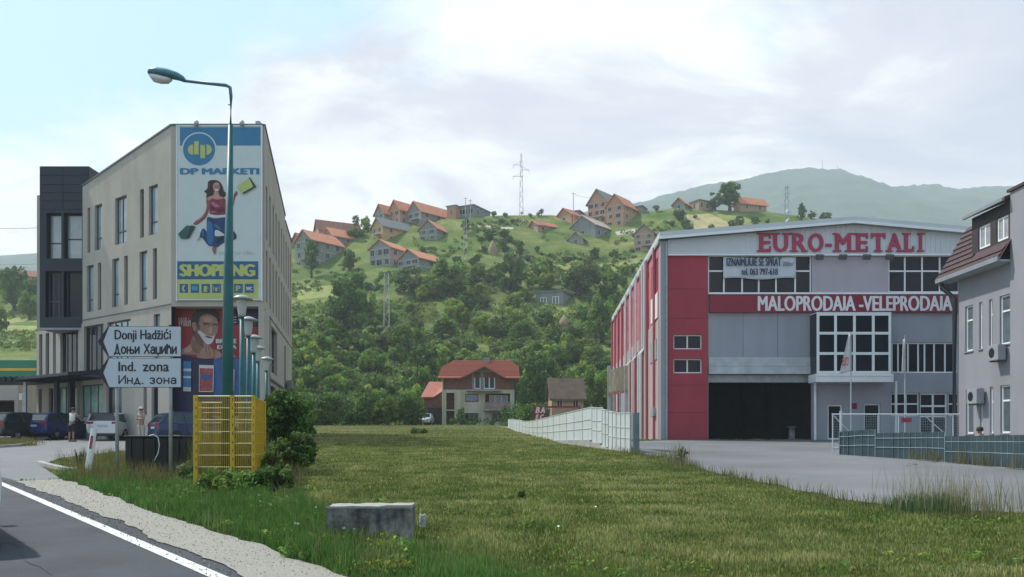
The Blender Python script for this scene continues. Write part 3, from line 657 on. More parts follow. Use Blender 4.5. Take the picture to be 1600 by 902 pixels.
letters(FF, bb, 'lettering', 'SHOPPING', fr(282, 400.5, 414.5, 432.5), .145, M_by, 0.006, heavy=.07)
letters(FF, bb, 'lettering', 'P', fr(370, 377.5, 447.5, 456), .145, M_by, 0.01, heavy=.02); letters(FF, bb, 'lettering', 'WC', fr(385.7, 396, 449.3, 454.6), .145, M_bw, 0.0, heavy=.015)
for i, px in enumerate((308, 379)):
    t = thing('floodlight', 'small round floodlight on the parapet above ' + ('the round logo of the billboard' if i == 0 else 'the plain blue corner of the billboard'), 'floodlight', (X_(px, 43.9), 43.8, Z_(194, 43.9)), 'floodlights over the market billboard')
    x, y, z = t.location; m = MB(); m.tube([(x, y + .3, z - .1), (x, y, z + .05)], .03, 5); m.build('arm', M_plas2, t)
    m = MB(); m.lathe([(0.02, .16), (.10, .12), (.13, 0), (.11, -.12), (0.01, -.14)], (x, y, z), 12); m.build('lamp_head', M_galv, t, True)
# shaving poster under the overhang
FP = Face((A[0], 44.9), (1, 0))
M_pr = mat('poster red', (0.24, 0.02, 0.025), .5, .15); M_pn = mat('poster navy', (0.018, 0.016, 0.06), .5, .15); M_pb = mat('poster blue', (0.03, 0.09, 0.26), .5, .25, 2)
M_sk = mat('poster skin', (0.30, 0.17, 0.13), .5, .1, 3); M_sk2 = mat('poster skin shade', (0.13, 0.06, 0.05), .5); M_foam = mat('poster foam', (0.50, 0.50, 0.52), .5)
po = thing('poster', 'red and navy poster of a man shaving under the building overhang', 'poster', (X_(338, 44.9), 44.85, Z_(640, 44.9)))
m = FP.mb(); a, b, c, d = FP.rect(271, 405, 480.5, 650); m.box(a, b, .01, .06, c, d); m.build('board', M_pn, po)
cv = lambda x, y: (260 + x / 6.013, 470 + y / 6.013)
pr = Print(FP, cv, .06)
pr.shape([(85, 70), (520, 70), (870, 240), (870, 540), (300, 540), (150, 505), (85, 480)], M_pr, False)
pr.shape([(610, 66), (872, 66), (872, 248), (610, 225)], M_pn, False)
pr.shape([(450, 545), (872, 545), (860, 900), (450, 900)], M_pb, False)
pr.shape([(145, 470), (230, 405), (262, 330), (340, 380), (400, 420), (505, 480), (505, 540), (310, 540), (280, 508), (145, 505)], M_sk)
pr.shape([(250, 130), (330, 72), (440, 75), (500, 130), (495, 210), (420, 170), (330, 170), (310, 260), (330, 350), (265, 320), (240, 230)], M_hair)
pr.shape([(330, 150), (400, 130), (470, 165), (490, 230), (480, 300), (450, 350), (420, 395), (370, 390), (320, 340), (295, 270), (310, 210)], M_sk)
pr.shape([(246, 215), (275, 205), (290, 250), (280, 295), (255, 270)], M_sk)
pr.shape([(300, 265), (340, 300), (390, 330), (445, 335), (460, 315), (455, 350), (430, 400), (385, 410), (340, 360), (305, 320)], M_foam)
pr.shape([(365, 330), (400, 335), (440, 345), (430, 355), (390, 352)], M_sk2); pr.shape([(350, 225), (400, 228), (415, 240), (370, 240)], M_sk2); pr.shape([(440, 238), (480, 230), (484, 240), (450, 248)], M_sk2)
pr.shape([(285, 290), (340, 360), (350, 440), (300, 400), (268, 340)], M_sk2)
M_sk3 = mat('poster skin light', (.42, .27, .21), .5, .1, 3)
pr.shape([(350, 165), (400, 150), (440, 170), (430, 200), (370, 205)], M_sk3); pr.shape([(415, 245), (428, 240), (436, 300), (418, 308), (405, 296)], M_sk3); pr.shape([(180, 455), (240, 425), (270, 440), (230, 480), (180, 492)], M_sk3); pr.shape([(300, 215), (318, 230), (318, 275), (304, 285)], M_sk2)
pr.shape([(352, 212), (402, 214), (410, 222), (360, 220)], M_hair); pr.shape([(442, 222), (482, 216), (484, 222), (448, 230)], M_hair)
pr.shape([(372, 236), (392, 233), (400, 241), (380, 245)], M_foam); pr.shape([(383, 234), (391, 234), (391, 243), (383, 243)], M_hair); pr.shape([(452, 240), (470, 237), (476, 245), (458, 248)], M_foam); pr.shape([(462, 238), (469, 238), (469, 246), (462, 246)], M_hair)
pr.shape([(240, 360), (300, 400), (345, 440), (400, 470), (330, 500), (250, 460)], mat('poster neck shade', (.19, .10, .075), .5, .2, 3))
pr.shape([(420, 420), (500, 440), (505, 470), (440, 450)], M_pr)
pr.shape([(330, 470), (380, 425), (410, 430), (450, 475), (440, 540), (325, 540)], M_sk)
for q in ((375, 440, 385, 500), (400, 440, 412, 505)): pr.shape([(q[0], q[1]), (q[0] + 6, q[1]), (q[2] + 6, q[3]), (q[2], q[3])], M_sk2)
pr.shape([(170, 570), (242, 572), (240, 855), (166, 852)], M_bb, False); pr.shape([(170, 640), (242, 640), (242, 665), (170, 665)], M_foam, False); pr.shape([(168, 710), (240, 712), (240, 730), (168, 728)], M_foam, False); pr.shape([(168, 812), (240, 815), (240, 855), (168, 852)], M_foam, False)
pr.shape([(316, 605), (455, 610), (450, 860), (314, 858)], M_foam, False); pr.shape([(322, 635), (448, 640), (443, 852), (320, 850)], mat('pack red', (.28, .06, .06), .5, .6, 6), False); pr.shape([(330, 690), (425, 695), (422, 745), (330, 742)], M_bb2, False)
pr.shape([(615, 645), (648, 645), (645, 850), (612, 850)], M_foam, False); pr.shape([(715, 600), (726, 600), (726, 880), (715, 880)], M_foam, False); pr.shape([(758, 600), (770, 600), (770, 880), (758, 880)], M_foam, False)
pr.shape([(612, 470), (668, 535), (640, 535), (612, 505)], mat('poster orange', (.45, .13, .07), .5), False)
pr.done('printed_figure', po)
M_pw = mat('poster lettering', (0.55, 0.52, 0.52), .5)
letters(FP, po, 'lettering', 'Wilkin', FP.rect(281, 300, 497, 511), .16, M_pw, .01, .3)
letters(FP, po, 'lettering', 'E', FP.rect(364, 371, 496, 505), .16, M_pw, .02)
letters(FP, po, 'lettering', 'BRIJ SE', FP.rect(339, 371.5, 530.5, 537), .16, M_pw, .005, heavy=.02); letters(FP, po, 'lettering', 'EXTRA', FP.rect(341, 371.5, 540, 546), .16, M_pw, .005, heavy=.02)
# ------------------------------------------------------------------ petrol station and shed at the far left
M_pg = mat('fascia green', (0.010, 0.16, 0.085), .35, .1); M_py = mat('fascia yellow', (0.55, 0.32, 0.03), .4, .1); M_pbr = mat('brown roof', (0.06, 0.035, 0.035), .7, .3, 3)
t = thing('petrol_station', 'petrol station roof with green fascia and yellow stripe beside the market building', 'petrol station', (X_(10, 62), 62, H(-36, 62)))
m = MB(); x0, x1 = X_(-90, 60), X_(56, 60); m.box(x0, x1, 60, 72, Z_(589, 60), Z_(563, 60)); m.build('fascia', M_pg, t)
m = MB(); m.box(x0, x1 + .02, 59.97, 59.995, Z_(579.5, 60), Z_(575.5, 60)); m.build('stripe', M_py, t)
m = MB(); m.box(x0 + .1, x1 - 1, 60.5, 71, Z_(601, 60), Z_(589.3, 60)); m.build('soffit', M_pbr, t)
m = MB(); m.prism([(62, Z_(562.8, 60)), (70, Z_(562.8, 60)), (67, Z_(548, 60))], 0, x0, X_(20, 60)); m.build('roof', M_pbr, t)
m = MB(); m.tube([(X_(37, 61), 61, H(-34, 61)), (X_(37, 61), 61, Z_(600, 61))], .25, 8); m.build('pillar', M_galv, t)
t = thing('kiosk', 'beige kiosk with a dark open shutter under the green fascia', 'kiosk', (X_(0, 56), 56, H(-32, 56)))
FK = Face((X_(-70, 56), 56), (1, 0)); m = FK.mb(); w_ = FK.u(28.5); hk = [(w_ - 3.4, w_ - .25, 0, Z_(625.5, 56))]
wall(m, 0, w_, 0, Z_(597, 56), hk, 2.5); m.face([(w_, 0, 0), (w_, 0, Z_(597, 56)), (w_, -4, Z_(597, 56)), (w_, -4, 0)]); m.face([(0, 0, Z_(597, 56)), (w_, 0, Z_(597, 56)), (w_, -4, Z_(597, 56)), (0, -4, Z_(597, 56))]); m.build('wall', M_plas, t)
m = FK.mb(); m.box(w_ - 3.4, w_ - .25, -2.6, -2.45, 0, Z_(625.5, 56)); m.build('shutter', M_black, t)
t = thing('walkway_canopy', 'dark ribbed flat canopy on a post beside the market building', 'canopy', (X_(45, 52), 52, H(-29, 52)))
m = MB(); cx0, cx1, zz0 = X_(-60, 51), X_(90, 49.6), Z_(597, 51); m.box(cx0, cx1, 50.2, 54, zz0, zz0 + .22); cp = m.build('canopy_roof', M_navy, t)
for k in range(18):
    x = cx0 + (cx1 - cx0) * (k + .5) / 18; m = MB(); m.box(x - .05, x + .05, 50.1, 50.19, zz0 - .05, zz0 + .27); m.build('canopy_rib', M_navy, cp)
m = MB(); m.box(X_(84, 50.2), X_(89, 50.2), 50.2, 50.5, 1, zz0); m.build('canopy_post', M_navy, t)
m = MB(); m.box(X_(35.5, 50.2), X_(39.5, 50.2), 50.25, 50.4, 1, zz0); m.build('canopy_post', M_galv, t)
t = thing('notice_board', 'small pale notice board hanging between kiosk and market building', 'notice board', (X_(35, 51), 51, Z_(625, 51)))
m = MB(); m.box(X_(31, 51), X_(41, 51), 50.9, 51, Z_(625, 51), Z_(615, 51)); m.build('panel', M_white, t); m = MB(); m.box(X_(36.5, 51), X_(38.7, 51), 50.85, 50.89, H(-28, 51), Z_(618, 51)); m.build('post', M_galv, t)
# ------------------------------------------------------------------ factory
YF = 47.0; FA = Face((X_(1043, YF), YF), (1, 0)); fu = FA.u; fz = lambda py: Z_(py, YF)
M_gry = mat('grey facade render', (0.30, 0.31, 0.36), .85, .06, .5, bump=.1, bscale=50, stain=.12)
M_pinkg = mat('lilac grey render', (0.40, 0.36, 0.41), .85, .05, .5, stain=.1)
M_red = mat('red facade render', (0.33, 0.045, 0.065), .75, .12, .6, bump=.1, bscale=50, stain=.1)
M_redb = mat('crimson sign band', (0.22, 0.012, 0.035), .4, .08)
M_fas = mat('pale fascia sheet', (0.52, 0.56, 0.60), .5, .05, .5); M_rf = mat('roof edge sheet', (0.50, 0.53, 0.56), .45, .06, .5)
M_let = mat('crimson letters', (0.36, 0.03, 0.08), .4, .1); M_wl = mat('white letters', (0.66, 0.66, 0.68), .5, .05)
fac = thing('factory_building', 'red and grey factory hall with white gable, big sign and open door', 'building', (FA.A.x, YF, 1.5))
Z0 = 1.57; uR = fu(1512); zB = fz(398)
rc_ = lambda x0, x1, y0, y1: (fu(x0), fu(x1), fz(y1), fz(y0))
door = (fu(1107), fu(1270), Z0, fz(585))
h_up1 = rc_(1106, 1268, 399, 460); h_up2 = rc_(1388, 1500, 399, 457.5)
red_w = [rc_(1052, 1097, 523, 546), rc_(1052, 1097, 560.5, 583.5)]
band = rc_(1393.5, 1498, 535, 583); lowr = rc_(1392, 1437, 614, 650); doors = (fu(1437), fu(1481), Z0 + .02, fz(614)); lowr2 = rc_(1481.5, 1500, 614, 650)
d1 = (fu(1293), fu(1317), Z0 + .02, fz(632)); d2 = (fu(1350), fu(1376), Z0 + .02, fz(631))
m = FA.mb(); m.mi = 0
wall(m, 0, fu(1106), Z0 - .6, zB, red_w, .22, 0.06); m.face([(fu(1106), .06, Z0 - .6), (fu(1106), 0, Z0 - .6), (fu(1106), 0, zB), (fu(1106), .06, zB)]); 
m.build('red_wall', M_red, fac)
m = FA.mb(); wall(m, fu(1106), uR, Z0 - .6, zB, [door, h_up1, (fu(1268.01), fu(1387.99), fz(457.5), fz(399)), h_up2, band, lowr, doors, lowr2, d1, d2], .3); m.build('grey_wall', M_gry, fac)
m = FA.mb(); a, b, c, d = (fu(1268), fu(1388), fz(460), fz(399)); m.box(a, b, -.32, .03, c, d); m.build('wall_panel', M_pinkg, fac)
# far wall, floor, roof and inner walls: a hall with depth
LEN = 31.5; sd = Vector((.035, 1, 0)).normalized()
SF = Face((X_(1031.3, YF), YF), (.035, 1)); SF.n = -SF.n if SF.n.x > 0 else SF.n; SF.M = Matrix(((SF.d.x, SF.n.x, 0, SF.A.x), (SF.d.y, SF.n.y, 0, SF.A.y), (0, 0, 1, 0), (0, 0, 0, 1)))
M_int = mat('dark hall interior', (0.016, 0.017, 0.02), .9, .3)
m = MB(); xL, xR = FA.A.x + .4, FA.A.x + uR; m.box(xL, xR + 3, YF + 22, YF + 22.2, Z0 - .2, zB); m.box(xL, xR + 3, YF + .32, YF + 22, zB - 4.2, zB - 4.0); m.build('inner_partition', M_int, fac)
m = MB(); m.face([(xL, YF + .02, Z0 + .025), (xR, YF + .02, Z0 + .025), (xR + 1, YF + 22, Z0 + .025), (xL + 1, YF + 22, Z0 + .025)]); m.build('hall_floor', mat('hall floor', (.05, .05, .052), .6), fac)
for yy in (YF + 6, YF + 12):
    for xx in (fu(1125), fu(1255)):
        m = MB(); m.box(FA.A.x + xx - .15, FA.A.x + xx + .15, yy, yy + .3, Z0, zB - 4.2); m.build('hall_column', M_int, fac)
# roof and gable
ap = 1329.5; yl, yapx, yr = 376, 350.5, 366
pts = [(fu(1043), zB), (fu(1043), fz(375.5)), (fu(ap), fz(351)), (uR, fz(366)), (uR, zB)]
m = FA.mb(); m.prism(pts, 1, -.3, .10); gab = m.build('gable_fascia', M_fas, fac)
n_r = 60
for k in range(n_r):                                          # standing ribs of the trapezoid sheet
    u = fu(1045) + (uR - fu(1045)) * (k + .5) / n_r; px = 1043 + u / (YF / F); yt = tab(px, [(1043, 375.5), (ap, 351), (1512, 366)])
    m = FA.mb(); m.box(u - .035, u + .035, .10, .125, zB + .02, fz(yt) - .02); m.build('sheet_rib', M_fas, gab)
m = FA.mb(); m.box(0, uR, .05, .22, zB - .09, zB - .002); m.build('fascia_trim', M_white, fac)
def roofpoly(o): return [(fu(1028.5), fz(375.5) + o), (fu(ap), fz(350.7) + o), (fu(1515), fz(367) + o)]
m = MB(Matrix(((1, -sd.x, 0, FA.A.x), (0, -sd.y, 0, FA.A.y), (0, 0, 1, 0), (0, 0, 0, 1)))); lo_, hi_ = roofpoly(0.01), [(fu(1028.5), fz(366)), (fu(ap), fz(342)), (fu(1515), fz(358.5))]
for k in range(2): m.prism([lo_[k], lo_[k + 1], hi_[k + 1], hi_[k]], 1, -LEN, .5)
m.build('roof', M_rf, fac)
m = FA.mb()
for k in range(2): m.prism([(lo_[k][0], lo_[k][1] - .07), (lo_[k + 1][0], lo_[k + 1][1] - .07), (lo_[k + 1][0], lo_[k + 1][1] + .07), (lo_[k][0], lo_[k][1] + .07)], 1, .505, .56)
m.build('roof_trim', M_white, fac)
# corner column
m = FA.mb(); m.box(fu(1031.5), -.004, -.35, .12, Z0 - .5, fz(377)); m.build('corner_column', M_gry, fac)
m = FA.mb(); m.tube([(fu(1040.5), .18, Z0), (fu(1040.5), .18, fz(380))], .06, 6); m.build('downpipe', M_galv, fac)
# lettering
FAr = lambda x0, x1, y0, y1: (fu(x0), fu(x1), fz(y1), fz(y0))
LX = [('E', 1185, 1203), ('U', 1207, 1230), ('R', 1236, 1259), ('O', 1261, 1285), ('-', 1288, 1298), ('M', 1303, 1328), ('E', 1335.5, 1354), ('T', 1359, 1381), ('A', 1384, 1407), ('L', 1411, 1426), ('I', 1434, 1438.5)]
segs, so_ = [], {}
for ch, x0, x1 in LX:
    r_ = FAr(x0, x1, 366.2, 394.2) if ch != '-' else FAr(x0, x1, 382, 386.5)
    o_ = letters(FA, fac, 'raised_letter', ch, r_, .14, M_let, 0, depth=.05, heavy=.045 if ch not in '-I' else 0.0); segs.append((r_[0], r_[1])); so_[r_[0]] = o_
zb_, zt_ = fz(394.5), fz(365.5)
for (a, b), ch in zip(segs, 'EURO-METALI'):
    w = .12; st = .22; m = FA.mb()
    def sf(u0, u1, z): m.box(u0, u1, .142, .206, z - .001 if z < zt_ - .1 else z - .075, z + .075 if z < zt_ - .1 else z + .001)
    if ch == 'E': sf(a - w, a + st, zb_); sf(a - w, a + st, zt_); m.box(b - .09, b + .002, .142, .206, zb_, zb_ + .30); m.box(b - .09, b + .002, .142, .206, zt_ - .30, zt_)
    if ch in 'UN': sf(a - w, a + st + w, zt_); sf(b - st - w, b + w, zt_)
    if ch == 'R': sf(a - w, a + st + w, zb_); sf(a - w, a + .1, zt_); sf(b - .3, b + .06, zb_)
    if ch == 'M': sf(a - w, a + st + w, zb_); sf(b - st - w, b + w, zb_); sf(a - w, a + .1, zt_); sf(b - .1, b + w, zt_)
    if ch == 'T': sf((a + b) / 2 - st / 2 - w, (a + b) / 2 + st / 2 + w, zb_); m.box(a - .002, a + .08, .142, .206, zt_ - .30, zt_); m.box(b - .08, b + .002, .142, .206, zt_ - .30, zt_)
    if ch == 'A': sf(a - w * .6, a + .3, zb_); sf(b - .3, b + w * .6, zb_)
    if ch == 'L': sf(a - w, a + st, zb_); sf(a - w, a + st + w, zt_); m.box(b - .09, b + .002, .142, .206, zb_, zb_ + .30)
    if ch == 'I': sf(a - w, b + w, zb_); sf(a - w, b + w, zt_)
    if m.v: o_ = m.build('serif', M_let, fac); o_.parent = so_[a]; o_['kind'] = 'stuff'
m = FA.mb(); a, b, c, d = rc_(1107.5, 1497, 461.5, 489); m.box(a, b, .01, .22, c, d); m.build('sign_band', M_redb, fac)
letters(FA, fac, 'raised_letter', 'MALOPRODAJA -VELEPRODAJA', FAr(1182, 1485, 463.8, 486.8), .225, M_wl, 0.008, spacing=1.0, depth=.02, heavy=.03, split=True)
m = FA.mb(); m.box(fu(1106), fu(1500), .0, .26, fz(461), fz(458.3)); m.build('band_trim', M_white, fac)
m = FA.mb(); m.box(fu(1107.5), fu(1270), .01, .12, fz(584.5), fz(573)); m.box(fu(1107.5), fu(1270), .01, .06, fz(572.5), fz(558.5)); m.build('door_lintel', mat('pale lintel sheet', (.42, .44, .47), .5), fac)
m = FA.mb(); m.box(fu(1107.5), fu(1270), -.6, -.35, fz(597), fz(585) - .01); m.build('rolled_shutter', M_galv, fac)
for py in (452, 498, 602, 645): m = FA.mb(); m.box(.02, fu(1105.5), .0605, .066, fz(py) - .012, fz(py) + .012); m.build('panel_joint', mat('joint dark red', (.14, .018, .03), .8), fac)
for px in (1161, 1215): m = FA.mb(); m.box(fu(px) - .01, fu(px) + .01, .0005, .006, fz(558), fz(490)); m.build('panel_joint', M_plas2, fac)
# windows
def wf(h, vs, hs, **k): return window(FA, fac, h, vs, hs, M_white, G_dark, **k)
for h in red_w: wf(h, (.5,), (), dep=.16, fw=.07, depth_n=.0, sill=M_white)
def fr_(h, xs_): return [(fu(x) - h[0]) / (h[1] - h[0]) for x in xs_]
wf(h_up1, fr_(h_up1, (1131.5, 1160, 1186, 1213, 1243)), (.60,), dep=.1, fw=.08)
wf(h_up2, fr_(h_up2, (1414.5, 1441.5, 1469)), (.58,), dep=.1, fw=.08)
wf(band, fr_(band, (1404.5, 1420, 1436, 1446, 1461, 1478)), (), dep=.15, fw=.08)
wf(lowr, (.55,), (.52,), dep=.15, fw=.08); wf(lowr2, (), (.52,), dep=.15, fw=.08)
wf(doors, (.5,), (.50, .72), dep=.15, fw=.10, name='entrance_door')
wf(d1, (), (), dep=.15, fw=.10, name='side_door'); wf(d2, (), (), dep=.15, fw=.08, name='side_door')
# bay window
bx = MB(); yb0 = YF - 1.1; BF = Face((X_(1275, yb0), yb0), (1, 0)); bu = BF.u
m = BF.mb(); hb = (bu(1276.5), bu(1393), Z_(584, yb0), Z_(489, yb0))
m.box(bu(1274), bu(1395.5), -1.09, .05, Z_(597, yb0), Z_(584.3, yb0)); m.box(bu(1274), bu(1395), .052, .08, Z_(588, yb0), Z_(586, yb0)); m.build('bay_base', M_white, fac)
m = BF.mb(); m.box(hb[0], hb[1], -1.09, -.02, hb[3] + .003, hb[3] + .04); m.build('bay_top', M_white, fac)
window(BF, fac, hb, fr2 := [(bu(x) - hb[0]) / (hb[1] - hb[0]) for x in (1306, 1335.5, 1365)], (.333, .667), M_white, G_dark, dep=.08, fw=.14, name='bay_window')
for uu in (hb[0], hb[1] - .06):
    m = BF.mb(); m.box(uu, uu + .05, -1.08, -.1, hb[2], hb[3]); m.build('bay_side', G_dark, fac)
for x in (1272.5, 1398.5):
    m = FA.mb(); m.tube([(fu(x), .12, Z0), (fu(x), .12, fz(596 if x > 1300 else 490))], .07, 6); m.build('downpipe', M_white, fac)
# floodlights below the gable
for i, x in enumerate((1277, 1313, 1350, 1385)):
    t = thing('floodlight', ['floodlight under the gable just right of the rental banner', 'second floodlight under the gable from the rental banner', 'third floodlight under the gable from the rental banner', 'floodlight under the gable beside the right upper windows'][i], 'floodlight', (FA.A.x + fu(x), YF - .05, fz(402)), 'floodlights under the factory gable')
    lx, ly, lz = t.location; m = MB(); m.tube([(lx, ly, lz + .02), (lx, ly - .35, lz - .02)], .025, 5); m.build('arm', M_plas2, t)
    m = MB(Matrix.Translation((lx - .05, ly - .45, lz - .1)) @ Matrix.Rotation(R(35), 4, 'X')); m.box(-.2, .2, -.08, .08, -.13, .13); o = m.build('lamp_head', M_plas2, t)
# banner
t = thing('banner', 'white cloth rental banner with phone number hung across the upper factory windows', 'banner', (FA.A.x + fu(1186), YF - .15, fz(437)))
u0, u1, z0, z1 = FAr(1129.5, 1243, 402, 436); nx, nz = 24, 8; vs_ = []; fs_ = []
for j in range(nz + 1):
    for i in range(nx + 1):
        s, r = i / nx, j / nz; u = u0 + (u1 - u0) * s; z = z0 + (z1 - z0) * r + .05 * math.sin(s * 9) * (1 - r) - .06 * math.sin(s * math.pi) * r
        n = .05 + .05 * math.sin(s * 13 + r * 3) * (1 - abs(r - .5)) * .5; p = FA.M @ Vector((u, n + .02, z)) - t.location; vs_.append(p)
fs_ = [(j * (nx + 1) + i, j * (nx + 1) + i + 1, (j + 1) * (nx + 1) + i + 1, (j + 1) * (nx + 1) + i) for j in range(nz) for i in range(nx)]
me = bpy.data.meshes.new('cloth'); me.from_pydata(vs_, [], fs_); me.materials.append(mat('banner cloth', (.50, .54, .60), .8, .06, 2)); me.polygons.foreach_set('use_smooth', [True] * len(fs_)); o = link_mesh('cloth', me, t)
sm = o.modifiers.new('t', 'SOLIDIFY'); sm.thickness = .006
M_nv = mat('navy lettering', (.02, .03, .07), .5, .1)
letters(FA, t, 'lettering', 'IZNAJMLJUJE SE SPRAT', FAr(1134, 1219.5, 404.5, 416.5), .17, M_nv, .0, heavy=.012); letters(FA, t, 'lettering', '2000m²', FAr(1221.5, 1239, 410, 417), .17, M_nv, .0); letters(FA, t, 'lettering', 'tel. 063 797-618', FAr(1157, 1214, 420.5, 430.5), .17, M_nv, .0, heavy=.012)
# small red notices on the wall
t = thing('notice_plate', 'small red notice plate on the wall between the two side doors', 'notice', (FA.A.x + fu(1333), YF - .1, fz(636)))
m = FA.mb(); m.box(fu(1331), fu(1338.5), .01, .04, fz(639), fz(630)); m.build('plate', M_redb, t)
# cable drum inside the doorway
t = thing('cable_drum', 'small shiny drum standing inside the dark factory doorway', 'drum', (X_(1237, 50), 50, Z0 + .03))
m = MB(); m.lathe([(.0, 0), (.24, 0), (.24, .05), (.17, .06), (.17, .70), (.24, .71), (.24, .76), (0, .76)], (X_(1237, 50), 50, Z0 + .03), 16); m.build('drum', M_galv, t, True)
# ---- long side of the factory
M_pk = mat('glare pink side cladding', (0.42, 0.12, 0.155), .75, .1, .8, stain=.12); M_sl = mat('pale side render', (.38, .29, .30), .85, .06, .6, stain=.2)  # cladding: sun glare on the red wall is mixed into this pink
def su(px): return SF.u(px)
def sz(px, py): return SF.uz(px, py)[1]
zs_top = fz(375.5); uEnd = su(957)
zw1 = sz(1009, 432); zw0 = sz(1009, 479); zmid = sz(1000, 530)
wxs = [(1018, 1028), (1009.2, 1014), (1000.3, 1004.2), (992, 995.5), (984.4, 988), (977.8, 980.5), (971.6, 973.7), (965.4, 967.7), (959.7, 961.5)]
hw = []
for i, (a, b) in enumerate(wxs):
    q = sorted((su(a), su(b))); hw.append((q[0], q[1], zw0, zw1))
m = SF.mb(); wall(m, 0.3, uEnd, zmid, zs_top, hw, .22); m.face([(uEnd, 0, Z0), (uEnd, 0, zs_top), (uEnd, -16, zs_top), (uEnd, -16, Z0)]); m.build('side_wall', M_pk, fac)
reds = [(1000, 1007.3), (991.5, 997.5), (984, 988.5), (976, 979), (968, 970)]
zr = sz(1003, 545); hr = []
for a, b in reds: q = sorted((su(a), su(b))); hr.append((q[0], q[1], Z0, zr))
m = SF.mb(); wall(m, 0.3, uEnd, Z0 - .6, zmid, hr, .25, .03); m.build('lower_side_wall', M_sl, fac)
for h in hr: m = SF.mb(); m.box(h[0] + .01, h[1] - .01, -.3, -.2, h[2], h[3]); m.build('red_infill_panel', M_red, fac)
for h in hw:
    m = SF.mb(); m.box(h[0] + .01, h[1] - .01, -.24, -.15, h[2], h[3]); p_ = m.build('red_window_louvre', M_red, fac)
h = hw[0]
for k in range(1, 4): u = h[0] + (h[1] - h[0]) * k / 4; m = SF.mb(); m.box(u - .06, u + .06, -.15, -.02, h[2], h[3]); m.build('louvre_divider', M_pk, fac)
m = SF.mb(); q = sorted((su(1018), su(1028.5))); m.box(q[0], q[1], .01, .05, zw0 - 1.5, zw0 - .1); m.build('white_panel', M_wl, fac)
m = SF.mb(); m.box(0, uEnd, .0, .10, zs_top - .16, zs_top - .01); m.build('gutter', M_galv, fac)
for i in range(10):
    u = 1.9 + i * (uEnd - 2.4) / 9.0; m = SF.mb(); m.box(u - .14, u + .14, .035, .16, Z0 - .3, zs_top - .002); m.build('pilaster', M_pk, fac)
for px in (1008.6, 998.7, 990, 982, 1012.5):
    u = su(px); zz_ = sz(1003, 560); m = SF.mb(); m.tube([(u, .22, zs_top), (u, .22, zz_ + .3), (u, .45, zz_), (u, .45, Z0)], .085, 6); m.build('downpipe', M_white, fac)
m = SF.mb(); q = sorted((su(1022), su(1026))); m.box(q[0], q[1], .03, .2, sz(1023, 651), sz(1023, 638)); m.build('meter_box', M_galv, fac)
m = SF.mb(); m.box(*sorted((su(1017.5), su(1027.5))), .035, .07, sz(1021, 566), sz(1021, 535)); m.build('side_vent', M_galv, fac)
# ------------------------------------------------------------------ house at the right edge
YH1 = 38.0; xH = X_(1497, YH1); YH0 = xH * F / (1583 - CX)
RH = Face((xH, YH0), (0, 1)); RH.n = Vector((-1, 0, 0)); RH.M = Matrix(((0, -1, 0, xH), (1, 0, 0, YH0), (0, 0, 1, 0), (0, 0, 0, 1)))
M_lil = mat('lilac grey house render', (0.245, 0.245, 0.275), .85, .07, .5, bump=.1, stain=.15)
M_tile = mat('dark red roof tiles', (0.060, 0.030, 0.034), .75, .35, 4); M_gut = mat('grey gutter', (.22, .24, .27), .4, .1)
hs_ = thing('corner_house', 'lilac grey two storey house with steep dark red roof and dormer at the yard edge', 'house', (xH, YH0, 1))
zEv = RH.uz(1555, 407)[1] - .3
rw = [(1508, 1520, 479, 549, 1), (1530, 1535, 473, 543, 1), (1545.5, 1551, 467, 540, 1), (1562, 1578.5, 461, 538, 1), (1509, 1521, 608, 690, 0), (1531, 1536, 606, 682, 0), (1546.5, 1552, 604, 680, 0), (1563, 1579, 601, 678, 0)]
za = [RH.rect(1562, 1578, 461, 538, at=1570)[2:], RH.rect(1563, 1579, 602, 677, at=1570)[2:]]
hh = []
for a, b, c, d, k in rw: q = sorted((RH.u(a), RH.u(b))); z = za[0] if k else za[1]; hh.append((q[0], q[1], z[0], z[1]))
Lh = YH1 - YH0
m = RH.mb(); wall(m, 0, Lh, .2, zEv, hh, .2); m.face([(Lh, 0, .2), (Lh, 0, zEv), (Lh, -12, zEv), (Lh, -12, .2)]); m.build('wall', M_lil, hs_)
for i, h in enumerate(hh): window(RH, hs_, h, (.5,) if h[1] - h[0] > .8 else (), (.68,), M_white, mat('pale house glass', (.10, .12, .14), .1, .3, spec=.8), .12, .07, sill=M_gut)
# protruding gable wing (right image edge)
zt2 = Z_(297, YH0)
m = MB(); m.box(xH - .12, xH + 6, YH0 - 4, YH0 - .004, .2, zt2 - .1); m.build('wing', M_lil, hs_)
m = MB(); m.prism([(xH - .2, zt2 - .09), (xH + 6.1, zt2 + .5), (xH + 6.1, zt2 + .62), (xH - .2, zt2 + .02)], 1, YH0 - 4.1, YH0 + .1); m.build('wing_roof', M_tile, hs_)
# eaves: soffit + gutter
m = RH.mb(); m.box(-.004, Lh + .7, .0, .5, zEv, zEv + .08); m.build('soffit', mat('pale timber soffit', (.35, .36, .38), .7), hs_)
m = RH.mb(); m.box(.0, Lh + .8, .5, .62, zEv + .02, zEv + .20); m.build('gutter', M_gut, hs_)
